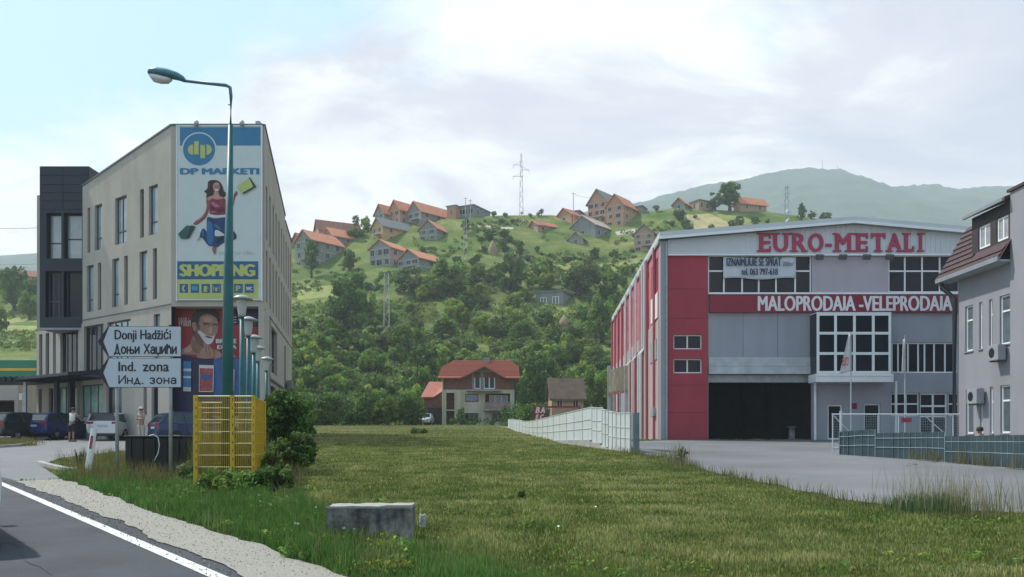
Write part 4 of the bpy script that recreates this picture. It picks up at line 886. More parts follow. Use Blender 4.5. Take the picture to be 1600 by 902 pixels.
# steep roof: courses of tiles, one object per tile row segment
zr0 = zEv + .15; nr = 9; n_top = -.9; zr1_ = 11.1
mt_ = MB(RH.M)
mt_.prism([(1.05, zr0 - .05), (n_top, zr1_), (n_top - .15, zr1_), (.85, zr0 - .05)], 0, .0, Lh + .9) if False else None
base = RH.mb()
def rp3(u, t, o): return (u, .55 + (n_top - .55) * t + o * .8, zr0 + (zr1_ - zr0) * t + o * .6)
base.face([rp3(-.1, 0, 0), rp3(Lh + .9, 0, 0), rp3(Lh + .9, 1, 0), rp3(-.1, 1, 0)]); base.face([rp3(Lh + .9, 0, 0), (Lh + .9, -6, zr0), rp3(Lh + .9, 1, 0)])
base.face([rp3(-.1, 1, 0), rp3(Lh + .9, 1, 0), (Lh + .9, -6, zr1_ + 1.4), (-.1, -6, zr1_ + 1.4)])
rf_ = base.build('roof', M_tile, hs_)
ncol = 14; tile_me = None
for r_ in range(nr):
    for c_ in range(ncol):
        u0 = (Lh + .9) * c_ / ncol; u1 = (Lh + .9) * (c_ + 1) / ncol - .02; t0 = r_ / nr; t1 = (r_ + 1.12) / nr
        if t1 > 1: t1 = 1
        if t0 > .22 and u0 < 2.5: continue
        k = RH.mb(); q = [rp3(u0, t0, .07), rp3(u1, t0, .07), rp3(u1, t1, .015), rp3(u0, t1, .015)]; q2 = [rp3(u0, t0, .012), rp3(u1, t0, .012)]
        k.face(q); k.face([q2[0], q2[1], q[1], q[0]]); k.build('roof_tile', M_tile, rf_)
# dormer with two windows
dz0, dz1 = 9.25, 10.95; dn = .12
dh = []
for a, b, c, d in ((1529, 1548, 354, 385), (1558, 1576, 338, 374)):
    ua = sorted((RH.u(a) + .35, RH.u(b) + .35)); dh.append((ua[0], ua[1], dz0 + .35, dz1 - .35))
dh = [(.12, .95, 9.5, 10.45), (1.4, 2.3, 9.5, 10.45)]
m = RH.mb(); wall(m, 0, 2.8, dz0 - .3, dz1, dh, .15, dn); m.face([(2.8, dn, dz0 - .3), (2.8, -2, dz0 - .3), (2.8, -2, dz1), (2.8, dn, dz1)]); m.build('dormer_wall', mat('dark brown dormer boards', (.035, .028, .032), .7, .3, 3), hs_)
for h in dh: window(RH, hs_, h, (.5,), (), M_white, mat('curtained glass', (.30, .31, .33), .2, .2, 3, spec=.8), .1, .09, name='dormer_window', depth_n=dn)
m = RH.mb(); m.prism([(dn + .22, dz1 + .004), (-2.5, dz1 + 1.2), (-2.5, dz1 + 1.35), (dn + .22, dz1 + .14)], 0, .0, 3.0); m.build('dormer_roof', M_tile, hs_)
m = RH.mb(); m.box(.0, 3.0, dn + .22, dn + .32, dz1 - .02, dz1 + .10); m.build('dormer_gutter', M_gut, hs_)
m = RH.mb(); m.tube([(Lh + .5, .5, zEv + .05), (Lh + .5, .46, zEv - .2), (Lh + .1, .10, zEv - .75), (Lh + .1, .12, .8)], .11, 8); m.build('downpipe', mat('dark downpipe', (.03, .035, .045), .4), hs_)
M_acw = mat('white air conditioner', (.27, .28, .31), .5, .08)
ac_unit(hs_, RH, RH.u(1575), Z_(563, RH.A.y + RH.u(1570)), .75, .62, M_acw); ac_unit(hs_, RH, RH.u(1541), Z_(631, RH.A.y + RH.u(1536)), .8, .62, M_acw)
# ------------------------------------------------------------------ houses on the hill
M_brick = mat('raw orange brick', (0.42, 0.22, 0.14), .9, .2, 3, bump=.4, bscale=8); M_brick2 = mat('pale brick', (0.36, 0.24, 0.17), .9, .2, 3)
M_block = mat('grey block wall', (0.21, 0.22, 0.215), .9, .2, 1.5, stain=.3); M_block2 = mat('pale block wall', (0.26, 0.265, 0.26), .9, .15, 1.5, stain=.3)
M_och = mat('ochre wall', (0.42, 0.27, 0.11), .9, .1, 1); M_cream = mat('cream wall', (0.42, 0.40, 0.32), .85, .08, 1, stain=.2); M_band = mat('concrete band', (.34, .34, .33), .9, .1)
def roofmat(nm, c, v=.2): return mat(nm, c, .85, v, 1.3, bump=.6, bscale=5, stretch=(1, 1, 1))
T_or = roofmat('orange roof tiles', (0.50, 0.19, 0.10)); T_red = roofmat('red roof tiles', (0.38, 0.125, 0.08)); T_br = roofmat('brownish red tiles', (0.24, 0.095, 0.075)); T_gr = roofmat('grey roof sheet', (0.17, 0.18, 0.19)); T_pale = roofmat('pale weathered roof', (0.42, 0.33, 0.27), .35); T_brn = roofmat('brown old tiles', (0.13, 0.09, 0.065), .3)
EXCL = []
_wm = {}
def wmesh(w, h, mx=0.0):
    """shared window meshes: a frame ring and its pane, local, facing -y"""
    k = (round(w, 1), round(h, 1))
    if k not in _wm:
        w, h = k; f = MB(); t = .10
        f.box(-w/2 - t, w/2 + t, -.05, .0, h, h + t); f.box(-w/2 - t, w/2 + t, -.07, .0, -t, 0); f.box(-w/2 - t, -w/2, -.05, .0, 0, h); f.box(w/2, w/2 + t, -.05, .0, 0, h); f.box(-.04, .04, -.045, -.02, 0, h)
        g = MB(); g.box(-w/2, w/2, -.018, .01, 0, h)
        _wm[k] = (f.mesh('window', M_band), g.mesh('pane', G_dark))
    return _wm[k]
def add_win(parent, x, y, z, w, h, ang):
    a, b = wmesh(w, h); o = link_mesh('window', a, parent, (x, y, z)); o.rotation_euler = (0, 0, ang); p = link_mesh('pane', b, o)
def hill_house(label, px, py, wpx, lpx, hpx, rpx, ang, wallm, roofm, n=2, cat='house', wins=(2, 3), band=True, over=.55, chim=None, rear=None, gm=None, flat=False, name='house', ratio=None, group='houses on the hill', balc=False):
    """near corner at photo px, py on the hill; wpx gable width, lpx side width, hpx wall height, rpx roof rise as seen; ang turns it"""
    g = G(px, py); Y = g.y; s = Y / F; m_ = 1 if ang < 0 else -1; a = abs(R(ang))
    wpx *= 1.02; lpx *= 1.14; hpx *= 1.08; rpx *= 1.0
    w = wpx * s / math.cos(a); l = lpx * s / max(.25, math.sin(a)); h = hpx * s; r = rpx * s
    root = thing(name, label, cat, (g.x, g.y, g.z), group, rz=R(ang))
    q = -m_                                                     # body runs from x=0 towards q
    def bx(m, x0, x1, y0, y1, z0, z1): m.box(min(q * x0, q * x1), max(q * x0, q * x1), y0, y1, z0, z1)
    m = MB(); bx(m, 0, w, 0, l, -4, h)
    if not flat:
        m.prism([(q * 0, h), (q * w, h), (q * w / 2, h + r)], 1, 0.001, l - .001)
    m.build('wall', wallm, root)
    m = MB()
    if flat:
        bx(m, -.3, w + .3, -.3, l + .3, h + .002, h + .30)
    else:
        sl = r / (w / 2); t = .22
        for sgn in (0, 1):
            e = [(-over, h - over * sl), (w / 2, h + r), (w / 2, h + r + t), (-over, h - over * sl + t)]
            if sgn: e = [(w - x, z) for x, z in e]
            m.prism([(q * x, z + .004) for x, z in e], 1, -over, l + over)
    rf = m.build('roof', roofm, root)
    if chim is not None and not flat:
        m = MB(); cx = w * (.62 if chim > 0 else .38); zt = h + r + .7; m.box(q * cx - .35, q * cx + .35, l * abs(chim) - .3, l * abs(chim) + .3, h + r * .5, zt); m.build('chimney', M_brick2 if wallm is not M_brick else M_block, rf)
    fh = h / n
    if band:
        for k in range(n):
            z = fh * (k + 1) - .12 if k < n - 1 else h - .25
            m = MB(); bx(m, -.03, w + .03, -.03, l + .03, z, z + .22); m.build('floor_band', M_band, root)
    ww, wh = min(1.3, w / 6), min(1.35, fh * .5)
    for k in range(n):
        for i in range(wins[0]):
            add_win(root, q * w * (i + .5 + .1 * ((k + i) % 2)) / wins[0] if wins[0] > 1 else q * w * .5, -.002, fh * k + fh * .32, ww * (1.4 if (i + k) % 3 == 1 else 1), wh, 0)
        for i in range(wins[1]):
            add_win(root, -q * .002, l * (i + .5) / wins[1], fh * k + fh * .32, ww, wh, R(90) if m_ > 0 else R(-90))
    if balc and n > 1:
        m = MB(); bx(m, w * .1, w * .6, -1.3, -.002, fh - .16, fh); b_ = m.build('balcony', M_band, root)
        m = MB(); bx(m, w * .1, w * .6, -1.3, -1.24, fh + .9, fh + .96)
        for k in range(7): x = w * (.1 + .5 * k / 6); bx(m, x, x + .05, -1.3, -1.25, fh, fh + .9)
        m.build('balcony_railing', M_band, b_)
    x0, x1 = (px - wpx, px + lpx) if ang < 0 else (px - lpx, px + wpx)
    EXCL.append((x0 - 3, x1 + 3, py - hpx - rpx, py, Y))
    return root
HH = hill_house
HH('grey block house with red roof half hidden by a tall tree beside the market building', 487, 419, 31, 34, 42, 17, -38, M_block, T_or, 3, wins=(2, 3), balc=True)
HH('low red roofed house showing just over the grey block house', 470, 392, 18, 22, 14, 14, -40, M_brick2, T_red, 1, chim=.6)
HH('long house with a dull brownish red roof, leftmost on the skyline', 498, 375, 10, 52, 17, 15, -62, M_brick2, T_br, 1, wins=(1, 4), chim=.5)
HH('grey house with orange red roof, on the slope under the long brownish roof', 520, 391, 21, 36, 22, 14, -48, M_block, T_or, 2, chim=.5)
HH('red roofed house at the left end of the skyline row', 600, 350, 16, 20, 17, 14, -42, M_block2, T_or, 2)
HH('brick house with orange roof in the middle of the skyline row', 625, 350, 19, 26, 22, 15, -40, M_brick, T_or, 2, chim=.4)
HH('big grey house with wide orange roof at the right end of the skyline row', 658, 353, 24, 44, 22, 17, -42, M_block, T_or, 2, chim=.5, balc=True)
HH('ochre house with grey roof below the skyline row', 598, 378, 20, 40, 24, 14, -46, M_och, T_gr, 2, wins=(2, 2), balc=True)
HH('grey gabled house with red roof side, right of the ochre house', 683, 376, 29, 16, 18, 14, -25, M_block, T_or, 2, wins=(2, 1))
HH('grey and white house with red roof and tall dark windows below the ochre house', 610, 417, 35, 22, 29, 13, -30, M_block2, T_or, 2, wins=(3, 2))
HH('lowest grey house of the group with a plain orange roof', 655, 427, 36, 30, 23, 15, -36, M_block, T_or, 2, wins=(3, 1), balc=True)
HH('flat roofed grey building standing on the skyline', 740, 338, 34, 22, 16, 0, -28, M_block, T_gr, 1, wins=(4, 2), flat=True, band=False, cat='building', name='flat_roofed_building')
HH('flat roofed dark building half behind the skyline row', 712, 340, 14, 12, 17, 0, -28, M_brick, T_gr, 1, wins=(1, 1), flat=True, cat='building', name='flat_roofed_building')
HH('orange brick house with orange roof, in front of the biggest hilltop house', 974, 354, 24, 24, 33, 17, -36, M_brick, T_or, 3, wins=(2, 2), chim=.5)
HH('biggest hilltop brick house with a grey and orange roof', 947, 349, 26, 42, 33, 20, -38, M_brick, T_gr, 3, wins=(3, 3), chim=.6, balc=True)
HH('small brick house with a bright red roof left of the biggest hilltop house', 893, 350, 22, 36, 14, 12, -48, M_brick, T_red, 1, wins=(1, 2))
HH('long low shed with orange roof on the meadow edge', 840, 363, 13, 46, 11, 8, -60, M_brick2, T_red, 1, wins=(1, 3), band=False, name='shed', cat='shed')
HH('dark barn with patched red and white roof below the brick houses', 930, 372, 37, 34, 20, 17, -40, M_block, T_pale, 1, wins=(1, 3), band=False, name='barn', cat='barn')
HH('tiny shed with a pale tin roof in front of the patched barn', 911, 382, 22, 8, 9, 10, -20, M_block2, T_pale, 1, wins=(1, 1), band=False, name='shed', cat='shed')
HH('unfinished three storey brick house left of the factory roof', 1022, 393, 29, 16, 27, 14, -22, M_brick2, T_gr, 3, wins=(2, 1), balc=True)
HH('pale roofed low building tucked behind the unfinished brick house', 1040, 372, 12, 24, 8, 0, -30, M_block2, T_pale, 1, wins=(1, 1), flat=True, band=False, cat='building', name='low_building')
HH('grey flat building on the skyline behind the bright red roof', 905, 326, 24, 14, 11, 0, -25, M_block, T_gr, 1, wins=(3, 1), flat=True, band=False, cat='building', name='flat_roofed_building')
HH('small grey block building right of the biggest hilltop house', 1004, 326, 16, 9, 10, 0, -25, M_block, T_gr, 1, wins=(1, 1), flat=True, band=False, cat='building', name='flat_roofed_building')
HH('small house with red roof side left of the hilltop tree', 1070, 327, 16, 16, 9, 9, -35, M_block2, T_or, 1, wins=(1, 1), band=False)
HH('unroofed brown block building beside the hilltop tree', 1092, 328, 10, 26, 14, 0, -60, M_brick2, T_gr, 1, wins=(1, 3), flat=True, band=False, cat='building', name='flat_roofed_building')
HH('red roofed house with a white sheet on its wall, right of the hilltop tree', 1157, 329, 6, 40, 12, 10, -70, M_brick2, T_or, 1, wins=(0, 2), band=False)
HH('far house with dull red roof above the trees beside the market building', 30, 428, 8, 32, 9, 9, -68, M_cream, T_br, 1, wins=(0, 3), band=False)
# long grey cabin in the middle of the slope
HH('long grey cabin with white framed windows in the middle of the slope', 880, 477, 42, 17, 20, 0, -20, M_block, T_gr, 1, wins=(0, 1), flat=True, band=False, name='cabin', cat='cabin')
cab = col.objects['cabin']
for fx, w_ in ((.72, 1.5), (.28, 1.6)):
    s = cab.location.y / F; W_ = 42 * s / math.cos(R(20)); m = MB(); x = -W_ * fx; h0, h1 = (.9, 2.1) if fx > .5 else (.15, 2.1)
    for k in range(3): m.box(x - w_ / 2 + k * w_ / 2 - .06, x - w_ / 2 + k * w_ / 2 + .06, -.06, -.002, h0, h1)
    m.box(x - w_ / 2, x + w_ / 2, -.055, -.002, h0 - .1, h0); m.box(x - w_ / 2, x + w_ / 2, -.055, -.002, h1, h1 + .1); wn = m.build('window', M_white, cab)
    m = MB(); m.box(x - w_ / 2, x + w_ / 2, -.03, .0, h0, h1); m.build('pane', G_dark, wn)
# brown barn by the meadow
HH('old barn with a steep brown tiled roof beyond the red sign', 862, 668, 4, 44, 44, 28, -84, M_brick2, T_brn, 2, wins=(0, 2), band=False, name='barn', cat='barn', over=.3)
# ------------------------------------------------------------------ red roofed house across the meadow (built at 105 m)
YA = 105.0; hx = lambda px: X_(px, YA); hz = lambda py: Z_(py, YA)
hm_ = thing('house', 'cream and brick three storey house with hipped red roof and cross gable', 'house', (hx(750), YA, hz(668)))
HF = Face((hx(693), YA), (1, 0)); q = lambda x0, x1, y0, y1: (HF.u(x0), HF.u(x1), hz(y1), hz(y0))
M_hb = mat('brown red brick', (0.15, 0.065, 0.045), .9, .25, 2.5, bump=.3, bscale=10); M_hw = mat('old cream plaster', (0.50, 0.465, 0.37), .9, .1, .8, stain=.5)
ap_l = [q(697, 710, 614, 640), q(697, 710, 642, 667), q(727, 747.5, 615.5, 628), q(758, 797, 615, 640), q(726, 747.5, 645.5, 658), q(769, 797, 646, 659)]
DP = 8.5
m = HF.mb(); wd = HF.u(806); wall(m, 0, wd, hz(668) - 1.5, hz(609), ap_l[:2] + ap_l[3:4], 1.2); m.face([(wd, 0, hz(670)), (wd, 0, hz(590)), (wd, -DP, hz(590)), (wd, -DP, hz(670))]); m.face([(0, 0, hz(672)), (0, 0, hz(590)), (0, -DP, hz(590)), (0, -DP, hz(672))])
m.build('wall', M_hw, hm_)
for h in ap_l[:2] + ap_l[3:4]: m = HF.mb(); m.box(h[0], h[1], -1.22, -1.18, h[2], h[3]); m.build('recess_wall', M_hb, hm_)
m = HF.mb(); bw = q(741, 751, 582, 608), q(755.5, 773.5, 582, 608)
prof = [(0, hz(590)), (HF.u(720), hz(590)), (HF.u(757), hz(573)), (HF.u(790), hz(590)), (wd, hz(590))]
wall(m, 0, wd, hz(609) + .01, prof, list(bw), .15, .03); m.build('brick_wall', M_hb, hm_)
m = HF.mb(); cgl = [(HF.u(736), hz(583)), (HF.u(757), hz(574)), (HF.u(779), hz(583)), (HF.u(779), hz(582)), ]
m.face([(HF.u(737.5), .045, hz(609)), (HF.u(740.8), .045, hz(609)), (HF.u(740.8), .045, hz(581.6)), (HF.u(737.5), .045, hz(582.5))]); m.face([(HF.u(751.2), .045, hz(609)), (HF.u(755.3), .045, hz(609)), (HF.u(755.3), .045, hz(575)), (HF.u(751.2), .045, hz(577))])
m.face([(HF.u(737.5), .046, hz(581.8)), (HF.u(776), .046, hz(581.8)), (HF.u(771), .046, hz(579)), (HF.u(757), .046, hz(574)), (HF.u(744), .046, hz(579))]); m.build('grey_gable_infill', M_block, hm_)
wn = lambda h, vs, gm=G_dark, **k: window(HF, hm_, h, vs, (), M_white, gm, **k)
wn(bw[0], (), fw=.12, depth_n=.03); wn(bw[1], (.5,), fw=.12, depth_n=.03)
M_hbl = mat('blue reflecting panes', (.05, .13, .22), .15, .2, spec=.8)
for h, v, g_ in ((ap_l[2], (.5,), M_hbl), (ap_l[4], (.36, .68), G_dark), (ap_l[5], (.33, .66), G_dark)):
    window(HF, hm_, h, v, (), M_white, g_, -.06, .1, proud=.02, depth_n=-.04)
window(HF, hm_, q(764, 793, 617, 638), (.33, .66), (), M_white, M_hbl, .1, .12, depth_n=-1.0)
m = HF.mb(); a, b, c, d = q(757, 798, 629, 640); m.box(a, b, .9, .96, c, d); m.build('balcony_rail', mat('pink grey balcony cloth', (.28, .17, .18), .8, .3, 2), hm_)
m = HF.mb(); m.box(a - .1, b + .1, -.0, 1.0, c - .18, c - .004); m.build('balcony_slab', M_conc, hm_)
m = HF.mb(); a, b, c, d = q(729, 782, 609.5, 612); m.box(a, b, .04, 1.1, c, d); m.build('balcony_slab', M_conc, hm_)
# roof: hipped ends, ridge along x, cross gable
ov = .7; m = MB(); t = .25
xl, xr = hx(684.5), hx(812); xrl, xrr = hx(705), hx(797); zr_, ze, zk = hz(560), hz(590.5), hz(570)
yf, yb, ym = YA - ov, YA + DP + ov, YA + DP / 2; yk = ym - (ym - yf) * (zr_ - zk) / (zr_ - ze); yk2 = ym + (ym - yk)
m.face([(xl, yf, ze), (hx(719), yf, ze), (hx(757), yf, hz(571.5)), (hx(757), yk + 1, hz(571.5)), (xrr, ym, zr_), (xrl, ym, zr_), (hx(688), yk, zk)]) if False else None
gx0, gx1, gxm, gzp = hx(719.5), hx(791), hx(757), hz(572)
ygp = yf + (ym - yf) * (gzp - ze) / (zr_ - ze)
m.face([(xl, yf, ze), (gx0, yf, ze), (gxm, ygp, gzp), (xrl, ym, zr_), (hx(688), yk, zk)]); m.face([(gx1, yf, ze), (xr, yf, ze), (hx(811), yk, zk), (xrr, ym, zr_), (gxm, ygp, gzp)]); m.face([(gxm, ygp, gzp), (xrr, ym, zr_), (xrl, ym, zr_)])
m.face([(hx(688), yk, zk), (xrl, ym, zr_), (hx(688), yk2, zk)]); m.face([(hx(811), yk, zk), (hx(811), yk2, zk), (xrr, ym, zr_)]); m.face([(xl, yb, ze), (xr, yb, ze), (hx(811), yk2, zk), (xrr, ym, zr_), (xrl, ym, zr_), (hx(688), yk2, zk)])
m.face([(gx0, yf, ze), (gxm, yf - .4, gzp), (gxm, ygp, gzp)]); m.face([(gx1, yf, ze), (gxm, ygp, gzp), (gxm, yf - .4, gzp)])
T_new = mat('bright red roof tiles', (0.33, 0.10, 0.065), .7, .12, 2); o = m.build('roof', T_new, hm_); sd_ = o.modifiers.new('thick', 'SOLIDIFY'); sd_.thickness = .18
# tile courses as thin ribs across the slope
nt_ = 0
for k in range(1, 13):
    f_ = k / 13; z = ze + (zr_ - ze) * f_; y = yf + (ym - yf) * f_; s0 = xl + (hx(688) - xl) * min(1, f_ / .66) + max(0, f_ - .66) / .34 * (xrl - hx(688)); s1 = xr + (hx(811) - xr) * min(1, f_ / .66) - max(0, f_ - .66) / .34 * (hx(811) - xrr)
    gk = (gzp - ze) / (zr_ - ze); segs_ = [(s0, s1)]
    if f_ < gk: segs_ = [(s0, gx0 + (gxm - gx0) * f_ / gk), (gx1 - (gx1 - gxm) * f_ / gk, s1)]
    for a_, b_ in segs_:
        m = MB(); m.box(a_, b_, y - .06, y + .05, z + .05, z + .16); m.build('tile_course', T_new, o)
m = MB(); m.box(hx(754), hx(763.5), ym - .5, ym + .4, hz(566), hz(553.5)); m.build('chimney', M_block, o)
for x in (692, 805): m = MB(); m.tube([(hx(x), YA - .2, hz(591)), (hx(x), YA - .2, hz(667))], .09, 6); m.build('downpipe', M_navy if x > 700 else M_hw, hm_)
# annex
m = MB(); m.box(hx(662), hx(692.5), YA + .5, YA + 7, hz(637), hz(616)); m.build('annex_wall', M_hb, hm_)
m = MB(); m.box(hx(661), hx(692.5), YA + .6, YA + 7, hz(669), hz(637.2)); m.build('annex_garage', mat('dark timber', (.035, .025, .022), .8, .3), hm_)
m = MB(); m.face([(hx(657.5), YA - .2, hz(620.5)), (hx(677), YA - .2, hz(620.5)), (hx(693), YA + .8, hz(609)), (hx(693), YA + 3.5, hz(593.5)), (hx(666), YA + 3.5, hz(593.5))]); m.face([(hx(657.5), YA + 7.4, hz(620.5)), (hx(666), YA + 3.5, hz(593.5)), (hx(693), YA + 3.5, hz(593.5)), (hx(693), YA + 7.4, hz(620.5))]); o = m.build('annex_roof', T_new, hm_); sd_ = o.modifiers.new('thick', 'SOLIDIFY'); sd_.thickness = .15
EXCL.append((656, 815, 552, 670, YA))
# ------------------------------------------------------------------ masts, poles, wires
def lattice(label, px, py0, py1, wpx, mt, arms=(), name='pylon', cat='pylon', wtop=.25, thin=1.0):
    g = G(px, py0) if py0 > 345 else Vector((X_(px, 262), 262, H(X_(px, 262), 262))); Y = g.y; s = Y / F; h = Z_(py1, Y) - g.z; w = wpx * s / 2
    t = thing(name, label, cat, g, 'lattice masts on the hill'); m = MB(); n = max(5, int(h / (w * 2.2))); r = (.065 * (Y / 250) + .01)
    def W_(z): return w * (1 - (1 - wtop) * z / h)
    for a in (-1, 1):
        for b in (-1, 1): m.tube([(a * W_(0), b * W_(0), -1), (a * W_(h), b * W_(h), h)], r, 4)
    for k in range(n):
        z0, z1 = h * k / n, h * (k + 1) / n
        for b in (-1, 1):
            sg_ = 1 if k % 2 else -1; m.tube([(sg_ * W_(z0), b * W_(z0), z0), (-sg_ * W_(z1), b * W_(z1), z1)], r * .6, 3); m.tube([(b * W_(z0), sg_ * W_(z0), z0), (b * W_(z1), -sg_ * W_(z1), z1)], r * .6, 3)
    m.mesh; o = link_mesh('mast', m.mesh('mast', mt), t)
    for (fz_, a0, a1) in arms:
        m = MB(); z = h * fz_; m.tube([(a0 * s, 0, z), (a1 * s, 0, z)], r, 4); m.tube([(a0 * s if abs(a0) > abs(a1) else a1 * s, 0, z), (0, 0, z + 1.0)], r * .6, 3)
        for e in (a0, a1):
            if abs(e) > 3: m.tube([(e * s, 0, z), (e * s, 0, z - 1.1)], r * .8, 4)
        link_mesh('cross_arm', m.mesh('cross_arm', mt), t)
    return t
M_mast = mat('weathered mast steel', (.42, .42, .38), .6, .1)
py_ = lattice('tall lattice pylon with three cross arms on the skyline', 814.5, 334, 240, 7, M_mast, ((.84, -12, 0), (.77, 0, 12), (.68, -13, 3)))
lattice('slim pale lattice mast rising from the trees under the grey houses', 604, 541, 427, 10, M_mast, (), wtop=.6)
lattice('slim lattice mast on the slope in front of the flat roofed building', 727, 408, 342, 7, M_mast, (), wtop=.5)
lattice('power mast with short arms on the ridge right of the hilltop tree', 1229, 334, 290, 6, M_galv, ((.95, -4, 4), (.78, -5, 5), (.6, -4, 4)), wtop=.4)
for lb, px, y0, y1 in (('thin pole left of the biggest hilltop house', 896, 350, 301), ('thin pole beside the flat roofed building on the skyline', 735, 340, 312), ('thin pole just left of the flat roofed building', 727.5, 340, 309), ('pale pole on the yellow field near the ridge', 1070, 346, 326), ('pale pole above the factory roof', 1234, 350, 330), ('dark wooden pole before the brown tiled barn', 876, 668, 588), ('dark pole in the trees left of the annex roof', 652, 650, 570)):
    g = G(px, y0); t = thing('utility_pole', lb, 'pole', g, 'poles on and below the hill'); h = Z_(y1, g.y) - g.z; m = MB(); m.tube([(0, 0, -.5), (0, 0, h)], [.14, .09], 6); link_mesh('pole', m.mesh('pole', M_band if y0 < 500 else mat('dark timber pole', (.03, .025, .02))), t)
    m = MB(); m.tube([(-.6, 0, h - .3), (.6, 0, h - .3)], .05, 4); link_mesh('cross_bar', m.mesh('cross_bar', M_plas2), t)
def wire(label, pts, r, sag):
    p0, p1 = Vector(pts[0]), Vector(pts[1]); m = MB(); P_ = [p0.lerp(p1, k / 14) - Vector((0, 0, sag * 4 * (k / 14) * (1 - k / 14))) for k in range(15)]; m.tube(P_, r, 3)
    tag(m.build('cable', M_plas2, origin=p0), label, 'cable')
wire('thin overhead cable crossing the sky left of the market building', (P(-60, 409, 70), P(62, 412, 58)), .02, .15)
wire('upper thin overhead cable left of the glazed tower', (P(-60, 354, 70), P(60, 356, 58)), .02, .1)
wire('cable hanging from the pole to the biggest hilltop house', (G(896, 350) + Vector((0, 0, 9)), P(935, 308, 252)), .04, .5)
# ------------------------------------------------------------------ haystacks, rubble
M_hay = mat('old hay', (.26, .21, .11), .95, .3, 3, bump=1, bscale=6)
for lb, px, py, w, h in (('conical haystack on the meadow below the pylon', 770, 397, 15, 22), ('grey brown haystack under the long grey cabin', 882, 512, 19, 20)):
    g = G(px, py); s = g.y / F; m = MB(); r = w * s / 2; hh_ = h * s
    m.lathe([(r * .85, -1), (r, hh_ * .25), (r * .85, hh_ * .5), (r * .4, hh_ * .82), (.06, hh_)], (0, 0, 0), 14); o = link_mesh('haystack', m.mesh('haystack', M_hay, smooth=True)); o.location = g
    tag(o, lb, 'haystack')
# ------------------------------------------------------------------ red sign, white fence, rusty board
M_rs = mat('red sign board', (.30, .015, .03), .5, .15); YS = 80.0
t = thing('restaurant_sign', 'red framed sign with white letters BA behind the white fence', 'sign', (X_(843, YS), YS, H(X_(843, YS), YS)))
SG = Face((X_(833, YS), YS), (1, 0)); q = lambda x0, x1, y0, y1: (SG.u(x0), SG.u(x1), Z_(y1, YS), Z_(y0, YS))
m = SG.mb(); a, b, c, d = q(833.5, 852, 634.5, 657); m.box(a, b, -.15, .0, c, d); m.build('board', M_rs, t)
m = SG.mb(); a, b, c, d = q(852.2, 907, 634.5, 637.5); m.box(a, b, -.15, -.02, c, d); m.build('beam', M_rs, t)
m = SG.mb(); a, b, c, d = q(905, 907, 638, 665); m.box(a, b, -.13, -.02, c, d); a, b, c, d = q(834, 836, 657, 668); m.box(a, b, -.13, -.02, c - .4, d - .01); m.build('post', M_rs, t)
for ch, r_ in (('B', (836.5, 843.5, 636.5, 645.5)), ('A', (844, 851.5, 636.5, 645.5)), ('E', (836.5, 842.5, 648, 656)), ('C', (843.5, 850, 648, 656))): letters(SG, t, 'lettering', ch, q(*r_), .02, M_wl, .0, .25, heavy=.04)
M_wf = mat('white fence sheet', (.50, .53, .54), .55, .05, 1.5, stain=.2)
fp = [(4.45, 32.0), (2.55, 41.5), (-0.35, 75.0)]
fen = thing('white_fence', 'white sheet metal fence on a concrete base along the meadow', 'fence', (2.5, 45, H(2.5, 45)))
def frange(px): return
# stepped near part then a long straight part then stepped far part; (distance, top py, bottom py) sampled by px
TOPS = [(793.5, 655), (803, 654.8), (803.1, 656), (812, 655.5), (812.1, 657.5), (822, 658), (830, 657.6), (925, 635.4), (925.1, 637.5), (941, 636.4), (941.1, 641), (951, 640), (951.1, 643.5), (963, 643.2), (963.1, 645.5), (985, 644.3)]
BOTS = [(793.5, 668), (805, 674), (820, 680), (833, 686), (850, 688.6), (925, 687.5), (925.1, 692), (941, 692.5), (941.1, 698), (951, 698.2), (951.1, 703), (963, 704), (985, 707)]
def fpt(px):
    r = (px - CX) / F
    for (x0, y0), (x1, y1) in zip(fp, fp[1:]):
        k = (y0 * r - x0) / ((x1 - x0) - r * (y1 - y0))
        if -1e-6 <= k <= 1 + 1e-6: return Vector((x0 + (x1 - x0) * k, y0 + (y1 - y0) * k))
    return Vector(fp[-1]) if px < 830 else Vector(fp[0])
brk = [793.5, 797, 800, 803, 807.5, 812, 817, 822, 827, 833, 840, 847.5, 856, 865, 875, 885.5, 897, 910.5, 925, 932.8, 941, 946, 951, 957, 963, 970, 977, 985]
